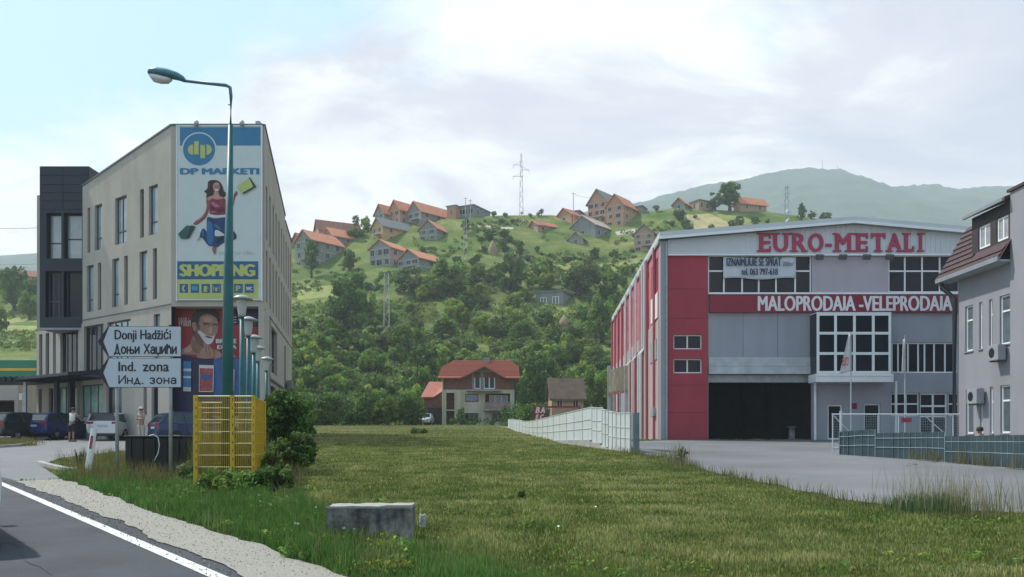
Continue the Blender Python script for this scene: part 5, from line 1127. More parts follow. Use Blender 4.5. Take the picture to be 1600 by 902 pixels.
for a, b in zip(brk, brk[1:]):
    pa, pb = fpt(a + .06), fpt(b - .06); dd = (pb - pa).normalized(); nn = Vector((dd.y, -dd.x)) if dd.x < 0 else Vector((-dd.y, dd.x)); nn = -Vector((abs(nn.x), 0)) if False else Vector((-1, 0)) * .03
    za, zb = Z_(tab(a + .06, TOPS), pa.y), Z_(tab(b - .06, TOPS), pb.y); ya, yb_ = Z_(tab(a + .06, BOTS), pa.y), Z_(tab(b - .06, BOTS), pb.y)
    m = MB(); A_ = [m.pt((pa.x, pa.y, ya)), m.pt((pb.x, pb.y, yb_)), m.pt((pb.x, pb.y, zb)), m.pt((pa.x, pa.y, za))]; B_ = [m.pt((p.x + .04, p.y, z)) for p, z in ((pa, ya), (pb, yb_), (pb, zb), (pa, za))]
    m.f += [A_, B_[::-1]] + [[A_[k], A_[(k + 1) % 4], B_[(k + 1) % 4], B_[k]] for k in range(4)]; m.m += [0] * 6
    pn = m.build('sheet_panel', M_wf, fen)
    for fr_k in (.35, .62, .985):
        m = MB(); f0, f1 = fr_k - .008, fr_k + .008
        pts = [(pa.x - .02, pa.y, ya + (za - ya) * f0), (pb.x - .02, pb.y, yb_ + (zb - yb_) * f0), (pb.x - .02, pb.y, yb_ + (zb - yb_) * f1), (pa.x - .02, pa.y, ya + (za - ya) * f1)]
        pts2 = [(x + .02, y, z) for x, y, z in pts]; m.face(pts); m.face([pts[3], pts[2], pts2[2], pts2[3]]); m.face([pts[0], pts2[0], pts2[1], pts[1]]); m.build('rail', M_wf, pn)
    m = MB(); m.box(pb.x - .02, pb.x + .03, pb.y - .02, pb.y + .02, yb_, zb + .005); m.build('post', M_wf if a < 940 else M_galv, fen)
    if a > 862: m = MB(); x0, x1 = min(pa.x, pb.x), max(pa.x, pb.x); A_ = [(pa.x - .10, pa.y), (pb.x - .10, pb.y), (pb.x + .12, pb.y), (pa.x + .12, pa.y)]; zt_ = [ya - .004, yb_ - .004, yb_ - .004, ya - .004]; lo_i = [m.pt((x, y, H(x, y) - .5)) for x, y in A_]; hi_i = [m.pt((x, y, z)) for (x, y), z in zip(A_, zt_)]; m.f += [hi_i, lo_i[::-1]] + [[lo_i[k], lo_i[(k + 1) % 4], hi_i[(k + 1) % 4], hi_i[k]] for k in range(4)]; m.m += [0] * 6; m.build('base_block', M_conc, fen)
# rusty back of an old board on posts
YB = 33.0; t = thing('old_signboard', 'weathered brown signboard seen from behind on steel posts by the factory side', 'signboard', (X_(968, YB), YB, H(X_(968, YB), YB)))
M_rust = mat('weathered board', (.17, .15, .12), .9, .3, 3, stain=.5)
bx0, bx1 = X_(951, YB + 2.5), X_(981, YB)
nbd = 7
for k in range(nbd):
    f0, f1 = k / nbd, (k + .94) / nbd; m = MB(); xa, xb = bx0 + (bx1 - bx0) * f0, bx0 + (bx1 - bx0) * f1; ya, yb_ = YB + 2.5 * (1 - f0), YB + 2.5 * (1 - f1); zt_ = Z_(570.5, YB); zb_ = Z_(608, YB)
    m.prism([(xa, ya), (xb, yb_), (xb, yb_ + .06), (xa, ya + .06)], 2, zb_, zt_); m.build('board_plank', M_rust, t)
m = MB(); m.prism([(bx0, YB + 2.56), (bx1, YB + .06), (bx1, YB + .12), (bx0, YB + 2.62)], 2, zb_ - .12, zb_ - .01); m.build('lower_rail', mat('rusty rail', (.16, .06, .05), .8, .3), t)
for px, yy in ((952.5, YB + 2.4), (979.5, YB + .1)):
    x = X_(px, yy); m = MB(); m.box(x - .06, x + .06, yy + .13, yy + .25, H(x, yy), Z_(571, yy)); m.build('post', M_galv, t)
for px, yy in ((960, YB + 1.7), (970, YB + .9)):
    x = X_(px, yy); m = MB(); m.box(x - .035, x + .035, yy + .13, yy + .2, H(x, yy), zb_); m.build('post', M_galv, t)
t = thing('gate_post', 'thick grey steel post ending the white fence at the yard', 'post', (4.75, 32.2, H(4.75, 32.2)))
m = MB(); m.box(4.50, 4.72, 32.0, 32.22, H(4.6, 32), Z_(645, 32)); m.build('post_body', mat('blue grey post', (.13, .16, .19), .6, .2), t)

# plots and tracks on the upper slope
M_tan = mat('cut hay plot', (.34, .29, .14), .95, .2, .4, bump=.5, bscale=4); M_yg = mat('yellow green plot', (.20, .22, .06), .95, .25, .3, bump=.5, bscale=3); M_trk = mat('pale track', (.40, .36, .29), .95, .2, .6)
def plot(lb, pts, mt, nm='field_plot'):
    w_ = []
    for px, py in pts: g = G(px, py); w_.append((g.x, g.y))
    sheet(nm, wob(w_ + [w_[0]], .8, 2.0, len(lb))[:-1], mt, .06, lb, 2.2)
plot('tan cut hay plot on the ridge', [(1072, 336), (1108, 334), (1128, 342), (1150, 356), (1110, 362), (1082, 358)], M_tan)
plot('yellow green plot on the ridge right of the tan one', [(1118, 336), (1150, 336), (1178, 344), (1186, 356), (1152, 357), (1130, 345)], M_yg)
plot('yellowed meadow strip below the hill houses', [(860, 412), (1000, 404), (1035, 412), (1000, 424), (880, 424)], M_yg)
plot('yellow field beside the market building', [(462, 448), (520, 446), (524, 462), (466, 470)], M_yg)
plot('pale field at the far left', [(-60, 512), (60, 510), (62, 526), (-60, 530)], M_yg)
plot('upper pale field at the far left', [(-60, 497), (60, 496), (60, 503), (-60, 504)], M_yg)
plot('pale track to the brick houses', [(960, 362), (1002, 358), (1030, 368), (1024, 374), (998, 366), (962, 368)], M_trk, 'track')
plot('yellow strip under the long grey cabin', [(820, 482), (905, 482), (900, 496), (830, 492)], M_yg)
plot('sandy terrace edge under the skyline', [(742, 352), (802, 356), (800, 359), (742, 355)], M_trk, 'track')

for lb, px, y0, y1 in (('thin transmitter mast on the mountain top', 1285, 266, 250), ('shorter transmitter mast on the mountain top', 1309, 267, 259)):
    g = Vector((X_(px, YM), YM, Z_(y0 + 4, YM))); t = thing('transmitter_mast', lb, 'mast', g); m = MB(); m.tube([(0, 0, -6), (0, 0, Z_(y1, YM) - g.z)], [.8, .4], 6); link_mesh('mast', m.mesh('mast', M_plas2), t)
# ------------------------------------------------------------------ vegetation
def leaf_mesh(name, centres, radii, per, size, mats, seed, flat=1.0, tint=(.6, 1.4), hue=.12):
    """foliage: 'per' small leaf quads on and in each clump (centres, radii), tinted clump by clump"""
    rg = np.random.default_rng(seed); C_ = np.repeat(np.array(centres, float), per, 0); R_ = np.repeat(np.array(radii, float), per)
    n = len(C_); d = rg.normal(size=(n, 3)); d /= np.linalg.norm(d, axis=1)[:, None]; rr = R_ * rg.uniform(.45, 1.08, n) ** .6
    p = C_ + d * rr[:, None] * np.array([1, 1, flat])
    nrm = d * .8 + rg.normal(size=(n, 3)) * .65; nrm /= np.linalg.norm(nrm, axis=1)[:, None]
    a = np.cross(nrm, rg.normal(size=(n, 3))); a /= np.linalg.norm(a, axis=1)[:, None]; b = np.cross(nrm, a)
    s = size * rg.uniform(.6, 1.3, n)[:, None]
    V = np.stack([p - a * s, p - b * s * .55, p + a * s, p + b * s * .55], 1).reshape(-1, 3)
    me = bpy.data.meshes.new(name); me.vertices.add(4 * n); me.vertices.foreach_set('co', V.ravel()); me.loops.add(4 * n); me.loops.foreach_set('vertex_index', np.arange(4 * n, dtype=np.int32))
    me.polygons.add(n); me.polygons.foreach_set('loop_start', np.arange(0, 4 * n, 4, dtype=np.int32)); me.polygons.foreach_set('loop_total', np.full(n, 4, dtype=np.int32))
    tc_ = np.repeat(rg.uniform(tint[0], tint[1], len(centres)), per) * rg.uniform(.8, 1.2, n); h_ = np.repeat(rg.uniform(-hue, hue, len(centres)), per)
    cc = np.stack([tc_ * (1 + h_ * 2), tc_, tc_ * (1 - h_), np.ones(n)], 1); cc = np.repeat(cc, 4, 0)
    at = me.color_attributes.new('tint', 'FLOAT_COLOR', 'POINT'); at.data.foreach_set('color', cc.ravel().astype(np.float32))
    me.materials.append(mats); me.update(calc_edges=True); me.validate(); return me
def leafmat(nm, c, c2): return mat(nm, c, .65, .25, .35, spec=.25, c2=c2, attr=True, trans=.35)
LV = [leafmat('leaf green deep', (.065, .135, .028), (.095, .17, .036)), leafmat('leaf green mid', (.115, .20, .034), (.155, .24, .045)), leafmat('leaf green fresh', (.18, .28, .04), (.24, .33, .065)), leafmat('leaf green grey', (.115, .165, .055), (.15, .20, .07))]
LVU = leafmat('scrub green', (.115, .19, .034), (.19, .26, .055))
M_bark = mat('bark', (.075, .058, .045), .95, .3, 3, bump=.8, bscale=10)
def crown_pts(rg, rx, rz, n, kind):
    C_, R_ = [], []
    while len(C_) < n:
        p = rg.uniform(-1, 1, 3)
        if np.linalg.norm(p) > 1: continue
        if kind == 'column': p = np.array([p[0] * .8, p[1] * .8, p[2]])
        if kind == 'cone': k = 1 - (p[2] + 1) / 2; p = np.array([p[0] * (.25 + k), p[1] * (.25 + k), p[2]])
        l = np.linalg.norm(p)
        if l < .35: continue
        lump = 1 + .22 * noise.noise(Vector((p[0] * 2, p[1] * 2, p[2] * 2 + n)))
        C_.append((p[0] * rx * lump * .84, p[1] * rx * lump * .84, (p[2] * .84 + 1) * rz * lump)); R_.append(rx * rg.uniform(.14, .27))
    return C_, R_
_tree = []
def tree_mesh(seed, rx, rz, n, per, leaf, lm, kind='round', trunk=.15):
    rg = np.random.default_rng(seed); C_, R_ = crown_pts(rg, rx, rz, n, kind); base = rz * trunk * 2
    C_ = [(x, y, z + base) for x, y, z in C_]
    cm = leaf_mesh('crown', C_, R_, per, leaf, lm, seed)
    m = MB(); top = base + rz * 1.2; r0 = rx * .075 + .05
    m.tube([(0, 0, -.6), (0.03 * rx, 0, base), (.06 * rx, .03 * rx, base + rz * .6), (0, 0, top)], [r0 * 1.3, r0, r0 * .6, r0 * .2], 7)
    for k in range(6):
        a = k * 2.4 + seed; z = base * .8 + rz * .16 * k; e = Vector((math.cos(a) * rx * .62, math.sin(a) * rx * .62, z + rz * .45)); m.tube([(0.03 * rx, 0, z), (e.x * .5, e.y * .5, z + rz * .14), tuple(e)], [r0 * .5, r0 * .32, r0 * .12], 5)
    return cm, m.mesh('trunk', M_bark, smooth=True)
# unit trees: radius about 1, crown height about 2
PR = []
for i, (k, lm, tr, rz_) in enumerate((('round', 1, .10, 1.0), ('round', 0, .12, .95), ('round', 2, .08, .85), ('column', 0, .10, 1.9), ('round', 3, .10, 1.05), ('cone', 0, .08, 1.35), ('round', 1, .06, .75), ('round', 0, .05, .85))):
    PR.append((*tree_mesh(40 + i, 1.0, rz_, 46, 62, .085, LV[lm], k, tr), rz_ * (2 + 2 * tr)))
def put_tree(label, g, h, w, k, group, rot, name='tree', cat='tree'):
    cm, tm, hh_ = PR[k]; t = thing(name, label, cat, g, group, rz=rot); sc = (w / 2 * 1.0, w / 2 * 1.0, h / hh_)
    c = link_mesh('crown', cm, t); c.scale = sc; u = link_mesh('trunk', tm, t); u.scale = sc; return t
rt = random.Random(5)
def pt(label, px, py, wpx, hpx, k, group=None, **kw):
    g = G(px, py); s = g.y / F; return put_tree(label, g, hpx * s, wpx * s, k, group, rt.uniform(0, 6.28), **kw)
SOLO = [
 ('tall narrow dark tree in front of the grey block house', 487, 434, 30, 72, 3), ('round dark tree right of the grey block house', 546, 424, 27, 34, 1),
 ('big round dark tree on its own at the left of the slope', 540, 515, 66, 78, 1), ('smaller dark tree leaning against the big round one', 574, 514, 36, 60, 0),
 ('dark fir-like bush beside the sandy track right of the grey houses', 727, 366, 20, 28, 5),
 ('broad tree with a full crown at the middle of the slope', 700, 468, 72, 66, 0), ('paler tree left of the broad mid slope tree', 640, 460, 54, 48, 4),
 ('large round grey green tree left of the factory roof', 905, 462, 74, 66, 4), ('dark tree with two tops right of the broad mid slope tree', 797, 466, 50, 62, 1),
 ('tree spreading over the slope right beside the factory eaves', 957, 470, 50, 52, 0), ('leafy tree standing on a visible trunk left of the factory side', 940, 535, 54, 74, 0),
 ('big dark hilltop tree against the mountain', 1140, 327, 42, 44, 1), ('lower bush merging into the left of the hilltop tree', 1118, 327, 26, 27, 4),
 ('pointed dark tree on the ridge above the factory roof', 1253, 347, 20, 32, 5), ('small dark round bush below the small house on the ridge', 1062, 345, 22, 18, 1),
 ('roundish bush on the yellow field', 1180, 356, 15, 18, 1), ('light bush on the yellow field under the hilltop tree', 1156, 353, 18, 18, 4), ('low bush at the right end of the ridge', 1290, 345, 22, 14, 4),
 ('poplar tops rising above the ridge beside the brownish roof', 556, 358, 15, 26, 3), ('loose pale tree above the brownish roof', 570, 360, 18, 22, 2),
 ('dark clump of bushes right of the brownish roof', 556, 372, 34, 16, 6),
 ('rounded dark tree above the brown tiled barn', 842, 648, 62, 96, 1), ('dark tree right of the brown tiled barn', 934, 650, 62, 78, 0),
 ('bright green tree left of the annex roof', 640, 662, 50, 62, 2), ('dark leafy tree between house and brown tiled barn', 822, 655, 34, 62, 1),
 ('tall tree behind the left end of the red roof', 660, 610, 54, 74, 1), ('dark tree right behind the red roof', 830, 600, 60, 60, 0),
 ('tree filling the gap beside the factory side wall', 965, 655, 36, 60, 1),
 ('tall broad dark tree left of the market building', 22, 486, 44, 72, 1), ('bushy tree at the left photo edge before the pale field', 2, 520, 26, 40, 0), ('bushy crown beside the market building wall', 46, 500, 40, 44, 0),
 ('small tree just under the dull red roof', 50, 462, 30, 30, 4),
]
for lb, px, py, w, h, k in SOLO: pt(lb, px, py, w, h, k)
# scattered trees: bands of the slope
BANDS = [  # px0, px1, py0, py1, count, w range, kinds, label, group
 (450, 985, 606, 668, 60, (30, 62), (1, 0, 7, 0, 1, 2, 6), 'dark leafy tree in the dense wood at the foot of the slope', 'trees at the foot of the slope'),
 (455, 985, 548, 612, 64, (22, 52), (0, 1, 2, 6, 2, 4), 'green tree in the thick wooded belt above the red roofed house', 'trees in the wooded belt'),
 (458, 980, 490, 556, 64, (14, 42), (0, 4, 2, 6, 1, 2, 7), 'tree of mixed greens on the half wooded middle slope', 'trees on the middle slope'),
 (520, 985, 430, 492, 42, (12, 36), (0, 4, 1, 6, 2), 'scattered tree on the open slope below the hill houses', 'trees below the hill houses'),
 (465, 1040, 372, 432, 36, (10, 24), (4, 1, 6, 3), 'small tree or garden bush between the hill houses', 'trees among the hill houses'),
 (1010, 1330, 330, 362, 12, (8, 17), (4, 1, 6), 'small bush scattered on the ridge fields above the factory', 'bushes on the ridge fields'),
 (560, 1010, 332, 350, 9, (6, 12), (4, 6, 3), 'tiny bush on the skyline between the houses', 'bushes on the skyline'),
 (0, 58, 440, 474, 7, (16, 30), (0, 4, 1), 'tree on the slope under the dull red roof at far left', 'trees at the far left'),
]
LM = [(545, 480, 'the big solitary tree'), (604, 480, 'the slim pale mast'), (700, 440, 'the broad slope tree'), (868, 466, 'the long grey cabin'), (882, 500, 'the lower haystack'), (905, 430, 'the grey green giant tree'), (750, 612, 'the red hipped roof'), (676, 610, 'the annex roof'),
      (882, 615, 'the brown tiled barn'), (500, 390, 'the grey block house'), (605, 400, 'the grey and white house'), (655, 410, 'the lowest grey house'), (680, 360, 'the small gabled house'), (600, 358, 'the ochre house'), (770, 385, 'the conical haystack'), (727, 380, 'the slope mast'),
      (814, 330, 'the tall skyline pylon'), (911, 372, 'the tiny tin roofed shed'), (1018, 375, 'the unfinished house'), (957, 580, 'the far factory corner'), (458, 560, 'the market building wall'), (797, 440, 'the two topped tree'), (940, 500, 'the bare trunked tree'), (843, 645, 'the red sign'),
      (740, 328, 'the flat skyline building'), (850, 355, 'the long low shed'), (1140, 310, 'the hilltop tree'), (1229, 320, 'the ridge power mast'), (1175, 320, 'the white sheet house'), (30, 420, 'the dull red roof'), (22, 460, 'the tall far left tree'), (960, 330, 'the biggest hilltop house'), (1090, 350, 'the yellow ridge field')]
TONE = {0: 'dark green', 1: 'mid green', 2: 'fresh green', 3: 'slim dark', 4: 'grey green', 5: 'pointed dark', 6: 'low mid green', 7: 'low dark'}
def tree_label(px, py, w, kind, small):
    d, lx, ly, nm = sorted((math.hypot(px - a, (py - b) * 1.3), a, b, c) for a, b, c in LM)[0]
    dx, dy = px - lx, py - ly
    rel = ('left of' if dx < 0 else 'right of') if abs(dx) > abs(dy) * 1.8 else ('above' if dy < 0 else 'below') if abs(dy) > abs(dx) * 1.8 else (('above' if dy < 0 else 'below') + ' and ' + ('left of' if dx < 0 else 'right of'))
    near = 'just ' if d < 24 else 'a little ' if d < 48 else 'well '
    return f"{'small' if w < 22 else 'mid sized' if w < 40 else 'large'} {TONE[kind]} {'bush' if small else 'tree'} {near}{rel} {nm}".replace('above and', 'above,').replace('below and', 'below,')
_used = {}
for px0, px1, py0, py1, cnt, wr, kinds, lb, gr in BANDS:
    k = 0; tries = 0
    while k < cnt and tries < cnt * 16:
        tries += 1; px, py = rt.uniform(px0, px1), rt.uniform(py0, py1); w = rt.uniform(*wr); h = w * rt.uniform(.72, 1.1)
        g = G(px, py)
        if any(x0 < px + w * .4 and px - w * .4 < x1 and y0 - 2 < py and py - h < y1 and g.y < YY + 14 for x0, x1, y0, y1, YY in EXCL): continue
        if 835 < px < 905 and 455 < py < 500: continue
        s = g.y / F; kd = rt.choice(kinds); lb = tree_label(px, py, w, kd, 'bush' in gr)
        if lb in _used and tries < cnt * 9: continue            # two alike side by side: try another place
        _used[lb] = 1
        put_tree(lb, g, h * s, w * s, kd, gr, rt.uniform(0, 6.28)); k += 1
# undergrowth: countless low clumps, one object
C_, R_ = [], []
ru = random.Random(9)
for _ in range(5600):
    band = ru.random(); px = ru.uniform(440, 1050)
    py = 560 + 104 * ru.random() if band < .34 else 480 + 90 * ru.random() if band < .62 else 345 + 140 * ru.random()
    if band >= .62 and noise.noise(Vector((px * .02, py * .04, 4))) < -.12: continue
    if .34 <= band < .62 and noise.noise(Vector((px * .015, py * .03, 8))) < -.22: continue
    g = G(px, py)
    if any(x0 < px < x1 and y0 - 2 < py < y1 + 6 and g.y < YY + 12 for x0, x1, y0, y1, YY in EXCL): continue
    r = ru.uniform(.7, 2.0) if band < .62 else ru.uniform(.35, 1.0)
    C_.append((g.x, g.y, g.z + r * .3)); R_.append(r)
for _ in range(260):
    px, py = ru.uniform(-20, 60), ru.choice((ru.uniform(455, 500), ru.uniform(520, 548), ru.uniform(600, 640))); g = G(px, py); r = ru.uniform(.5, 1.5); C_.append((g.x, g.y, g.z + r * .3)); R_.append(r)
me = leaf_mesh('undergrowth', C_, R_, 34, .34, LVU, 77, .8, (.45, 1.35), .14)
o = link_mesh('undergrowth', me); tag(o, 'low scrub and undergrowth covering the hillside', kind='stuff')
# hedge along the far end of the meadow
def row(name, lab, cat, a, b, n, r, hgt, per, size, lm, seed, off=0):
    rg = random.Random(seed); C_, R_ = [], []
    for k in range(n):
        t_ = rg.random(); x = a[0] + (b[0] - a[0]) * t_ + rg.uniform(-.6, .6); y = a[1] + (b[1] - a[1]) * t_ + rg.uniform(-.8, .8); C_.append((x, y, H(x, y) + rg.uniform(.2, hgt))); R_.append(rg.uniform(r * .6, r))
    o0 = Vector((a[0], a[1], H(*a))); C_ = [(x - o0.x, y - o0.y, z - o0.z) for x, y, z in C_]
    o = link_mesh(name, leaf_mesh(name, C_, R_, per, size, lm, seed, 1, (.6, 1.2))); o.location = o0; return tag(o, lab, cat)
row('hedge', 'dark hedge along the far edge of the meadow left of the house', 'hedge', (X_(470, 100), 100), (X_(656, 100), 100), 150, 1.1, 3.2, 60, .2, LV[0], 3)
row('hedge', 'low garden hedge in front of the cream house', 'hedge', (X_(714, 103), 103), (X_(770, 103), 103), 26, .45, .6, 50, .12, LV[0], 4)
row('hedge', 'dark bushes between the house and the white fence', 'hedge', (X_(790, 99), 99), (X_(850, 97), 97), 40, 1.0, 2.0, 60, .18, LV[0], 5)
g = Vector((X_(721, 102), 102, H(X_(721, 102), 102))); put_tree('young slender tree in front of the cream house', g, 30 * 102 / F, 17 * 102 / F, 4, None, .4)
# ------------------------------------------------------------------ street lamp
def gpt(x, y): return Vector((x, y, H(x, y)))
YL = 18.0; xl_ = X_(355, YL); g = gpt(xl_, YL)
t = thing('street_lamp', 'tall green street lamp leaning over the road with a long cobra head', 'street lamp', g)
zt_ = Z_(196, YL); zt2 = Z_(141, YL)
m = MB(); m.tube([(xl_, YL, g.z - .3), (xl_ + .02, YL, Z_(470, YL)), (xl_ + .07, YL, zt_)], [.135, .105, .052], 14); m.build('pole', M_grn, t, True)
M_grl = mat('lamp arm paint', (0.06, 0.17, 0.22), .45, .15, 3)
bz = Z_(137, YL); ax = X_(361, YL)
P_ = [(ax - .01, YL, zt_ - .1), (ax, YL, zt2 - .12), (ax - .02, YL, bz + .0), (ax - .10, YL, bz + .045), (X_(291, YL), YL, Z_(126.5, YL))]
m = MB(); m.tube(P_, .034, 10); m.build('arm', M_grl, t, True)
m = MB(); m.tube([(ax - .06, YL, Z_(164, YL)), (ax - .02, YL, Z_(164, YL))], .012, 6); m.build('joint_sleeve', M_grn, t)
# head: a lofted shell along x
m = MB(); st = [(290, 126.5, .05, .045), (287, 125, .09, .075), (278, 121, .11, .10), (262, 117, .135, .12), (248, 115, .15, .125), (237, 114.5, .14, .11), (233, 115, .09, .07)]
rings = []
for px, py, hw_, hh_ in st:
    cz, cx_ = Z_(py, YL), X_(px, YL); rings.append([m.pt((cx_, YL + hw_ * math.cos(2 * math.pi * k / 14), cz + hh_ * (math.sin(2 * math.pi * k / 14) if math.sin(2 * math.pi * k / 14) > 0 else .55 * math.sin(2 * math.pi * k / 14)))) for k in range(14)])
for a, b in zip(rings, rings[1:]):
    for j in range(14): m.f.append([a[j], a[(j + 1) % 14], b[(j + 1) % 14], b[j]]); m.m.append(0)
m.f += [rings[0][::-1], rings[-1]]; m.m += [0, 0]; hd = m.build('lamp_head', M_grl, t, True)
m = MB(); rings = []
for px, py, hw_, hh_ in [(268, 124.5, .06, .02), (262, 124, .10, .09), (250, 121.5, .125, .125), (240, 119.5, .12, .115), (234.5, 118.5, .07, .04)]:
    cz, cx_ = Z_(py, YL), X_(px, YL); rings.append([m.pt((cx_, YL + hw_ * math.cos(2 * math.pi * k / 12), cz + (.01 if math.sin(2 * math.pi * k / 12) > 0 else hh_ * math.sin(2 * math.pi * k / 12)))) for k in range(12)])
for a, b in zip(rings, rings[1:]):
    for j in range(12): m.f.append([a[j], a[(j + 1) % 12], b[(j + 1) % 12], b[j]]); m.m.append(0)
m.f += [rings[0][::-1], rings[-1]]; m.m += [0, 0]; m.build('lens', mat('milky lens', (.60, .58, .62), .2, .05), hd, True)
# path lamps
hats = [(378, 467.5, 36), (388, 500.5, 27), (396.5, 528.5, 25), (403, 545, 22), (416.5, 561.5, 20)]
rk = ['first and tallest of the row of hat shaped path lamps beside the poster', 'second of the row of hat shaped path lamps beside the poster', 'third of the row of hat shaped path lamps beside the poster', 'fourth of the row of hat shaped path lamps beside the poster', 'last of the row of hat shaped path lamps, by the building corner']
for (px, py, w), lb in zip(hats, rk):
    Y = max(20.4, .46 / w * F); x = X_(px, Y); g = gpt(x, Y); zt = Z_(py, Y); t = thing('path_lamp', lb, 'lamp', g, 'path lamps beside the market building'); h = zt - g.z
    m = MB(); m.tube([(0, 0, -.3), (0, 0, h - .42)], [.07, .055], 12); link_mesh('post', m.mesh('post', M_grn, smooth=True), t)
    m = MB(); m.lathe([(.03, .10), (.10, .085), (.25, .01), (.25, -.01), (.11, -.03)], (0, 0, h), 20); link_mesh('hat', m.mesh('hat', mat('pale lamp hat', (.30, .33, .34), .4, .1), smooth=True), t)
    m = MB(); m.lathe([(.115, -.03), (.115, -.15), (.085, -.36), (.085, -.42), (0, -.42)], (0, 0, h), 16); link_mesh('diffuser', m.mesh('diffuser', mat('lamp diffuser', (.38, .40, .41), .3, .05), smooth=True), t)
# ------------------------------------------------------------------ direction signs
YS_ = 20.0; FS = Face((X_(155, YS_), YS_), (1, 0)); q = lambda x0, x1, y0, y1: (FS.u(x0), FS.u(x1), Z_(y1, YS_), Z_(y0, YS_))
M_sw = mat('sign white sheet', (.46, .52, .58), .45, .05); M_sk_ = mat('sign black film', (.012, .014, .025), .45, .1)
def dirsign(lb, y0, y1, rows, x0):
    ym_ = (y0 + y1) / 2; t = thing('direction_sign', lb, 'sign', (X_(220, YS_), YS_, Z_(y1, YS_)), 'direction signs on the two posts')
    out = [(154, ym_), (170, y1), (283, y1), (283, y0), (170, y0)]; f = lambda p: (FS.u(p[0]), Z_(p[1], YS_))
    m = FS.mb(); m.prism([f(p) for p in [(153.2, ym_), (169.5, y1 + .8), (283.8, y1 + .8), (283.8, y0 - .8), (169.5, y0 - .8)]], 1, 0.0, .02); m.build('edge_frame', mat('sign dark edge', (.05, .06, .08), .5), t)
    m = FS.mb(); m.prism([f(p) for p in out], 1, .0205, .03); m.build('board', M_sw, t)
    m = FS.mb(); m.prism([f(p) for p in [(154, ym_), (170, y0), (171.5, y0), (162.5, ym_), (171.5, y1), (170, y1)]], 1, .031, .034); m.build('arrow_head', M_sk_, t)
    for k, (s_, a, b, c, d) in enumerate(rows):
        if s_[0] in 'ДИ': strokes(FS, t, 'lettering', s_, (FS.u(a + 1), FS.u(b - 1), Z_(d - 1, YS_), Z_(c + 1, YS_)), .034, M_sk_); continue
        letters(FS, t, 'lettering', s_, q(a, b, c, d), .034, M_sk_, .006, heavy=.006, depth=.003)
    for px in (184, 266.5):
        m = FS.mb(); u = FS.u(px); m.box(u - .05, u + .05, -.02, -.001, Z_(ym_ + 3, YS_), Z_(ym_ - 3, YS_)); m.build('clamp', M_galv, t)
dirsign('upper white arrow sign reading Donji Hadžići', 511, 557, [('Donji Hadžići', 180, 268, 514.5, 535.5), ('Доњи Хаџићи', 179, 277, 537.5, 553.5)], 0)
dirsign('lower white arrow sign reading Ind. zona', 560.5, 605, [('Ind.', 186, 213.5, 566, 580.5), ('zona', 224, 265, 570, 580.7), ('Инд. зона', 186, 276.5, 586.5, 600.5)], 0)
for px, y1, lb in ((183, 728, 'grey steel post carrying the arrow ends of the direction signs'), (266.5, 730, 'grey steel post carrying the square ends of the direction signs')):
    x = X_(px, YS_ + .06); g = gpt(x, YS_ + .06); t = thing('sign_post', lb, 'post', g, 'posts of the direction signs')
    m = MB(); m.tube([(0, 0, -.2), (0, 0, Z_(509, YS_) - g.z)], .042, 10); link_mesh('post_tube', m.mesh('post_tube', M_galv, smooth=True), t)
    m = MB(); m.lathe([(.044, -.01), (.044, .02), (0, .03)], (0, 0, Z_(509, YS_) - g.z), 10); link_mesh('post_cap', m.mesh('post_cap', M_black), t)
# marker post
g = Vector((*gp(136, 745), 0)); Y = g.y; g.z = H(g.x, g.y); hh = Z_(672, Y) - g.z
t = thing('marker_post', 'leaning white plastic road marker post with a red reflector', 'marker post', g); t.rotation_euler = (R(-4), R(6.5), 0)
m = MB(); w0, w1, d0 = .10, .075, .05; n_ = 12
def oval(w, d, z): return [m.pt((w * math.cos(2 * math.pi * k / n_), d * math.sin(2 * math.pi * k / n_), z)) for k in range(n_)]
rg_ = [oval(.085, .05, -.3), oval(.08, .048, hh * .5), oval(.075, .045, hh - .03)]; top = [m.pt((.075 * math.cos(2 * math.pi * k / n_), .045 * math.sin(2 * math.pi * k / n_), hh + .02 - .03 * math.sin(2 * math.pi * k / n_))) for k in range(n_)]; rg_.append(top)
for a, b in zip(rg_, rg_[1:]):
    for j in range(n_): m.f.append([a[j], a[(j + 1) % n_], b[(j + 1) % n_], b[j]]); m.m.append(0)
m.f.append(top); m.m.append(0); link_mesh('post_shell', m.mesh('post_shell', mat('white marker plastic', (.62, .63, .64), .5, .08, 3), smooth=False), t)
m = MB(); m.box(-.024, .03, -.056, -.046, hh * .60, hh * .88); link_mesh('reflector', m.mesh('reflector', mat('red reflector', (.30, .015, .03), .25, .1)), t)
# black crate / covered container
t = thing('black_container', 'low black covered container with a loose strap behind the direction signs', 'container', (X_(242, 21.5), 21.5, H(X_(242, 21.5), 21.5)))
x0, x1 = X_(195, 21.3), X_(288, 21.3); zb0, zb1 = H(x0, 21.5) - .2, Z_(684, 21.3)
M_tarp = mat('black tarpaulin', (.012, .013, .016), .55, .5, 2, bump=.6, bscale=3)
m = MB(); m.box(x0, x1, 21.3, 22.4, zb0, zb1); m.build('box_body', M_tarp, t, bevel=.03)
m = MB(); m.box(x0 - .03, x1 + .03, 21.26, 22.44, zb1 + .002, zb1 + .05); m.build('lid', M_tarp, t, bevel=.02)
for k in range(5): x = x0 + (x1 - x0) * (.1 + .2 * k); m = MB(); m.box(x - .02, x + .02, 21.265, 21.295, zb0, zb1 - .01); m.build('rib', M_tarp, t)
m = MB(); m.tube([P(233, 681, 21.2), P(240, 679, 21.2), P(247, 684, 21.2), P(249, 695, 21.2), P(247, 708, 21.2), P(241, 720, 21.2)], .012, 5); m.build('strap', M_white, t)
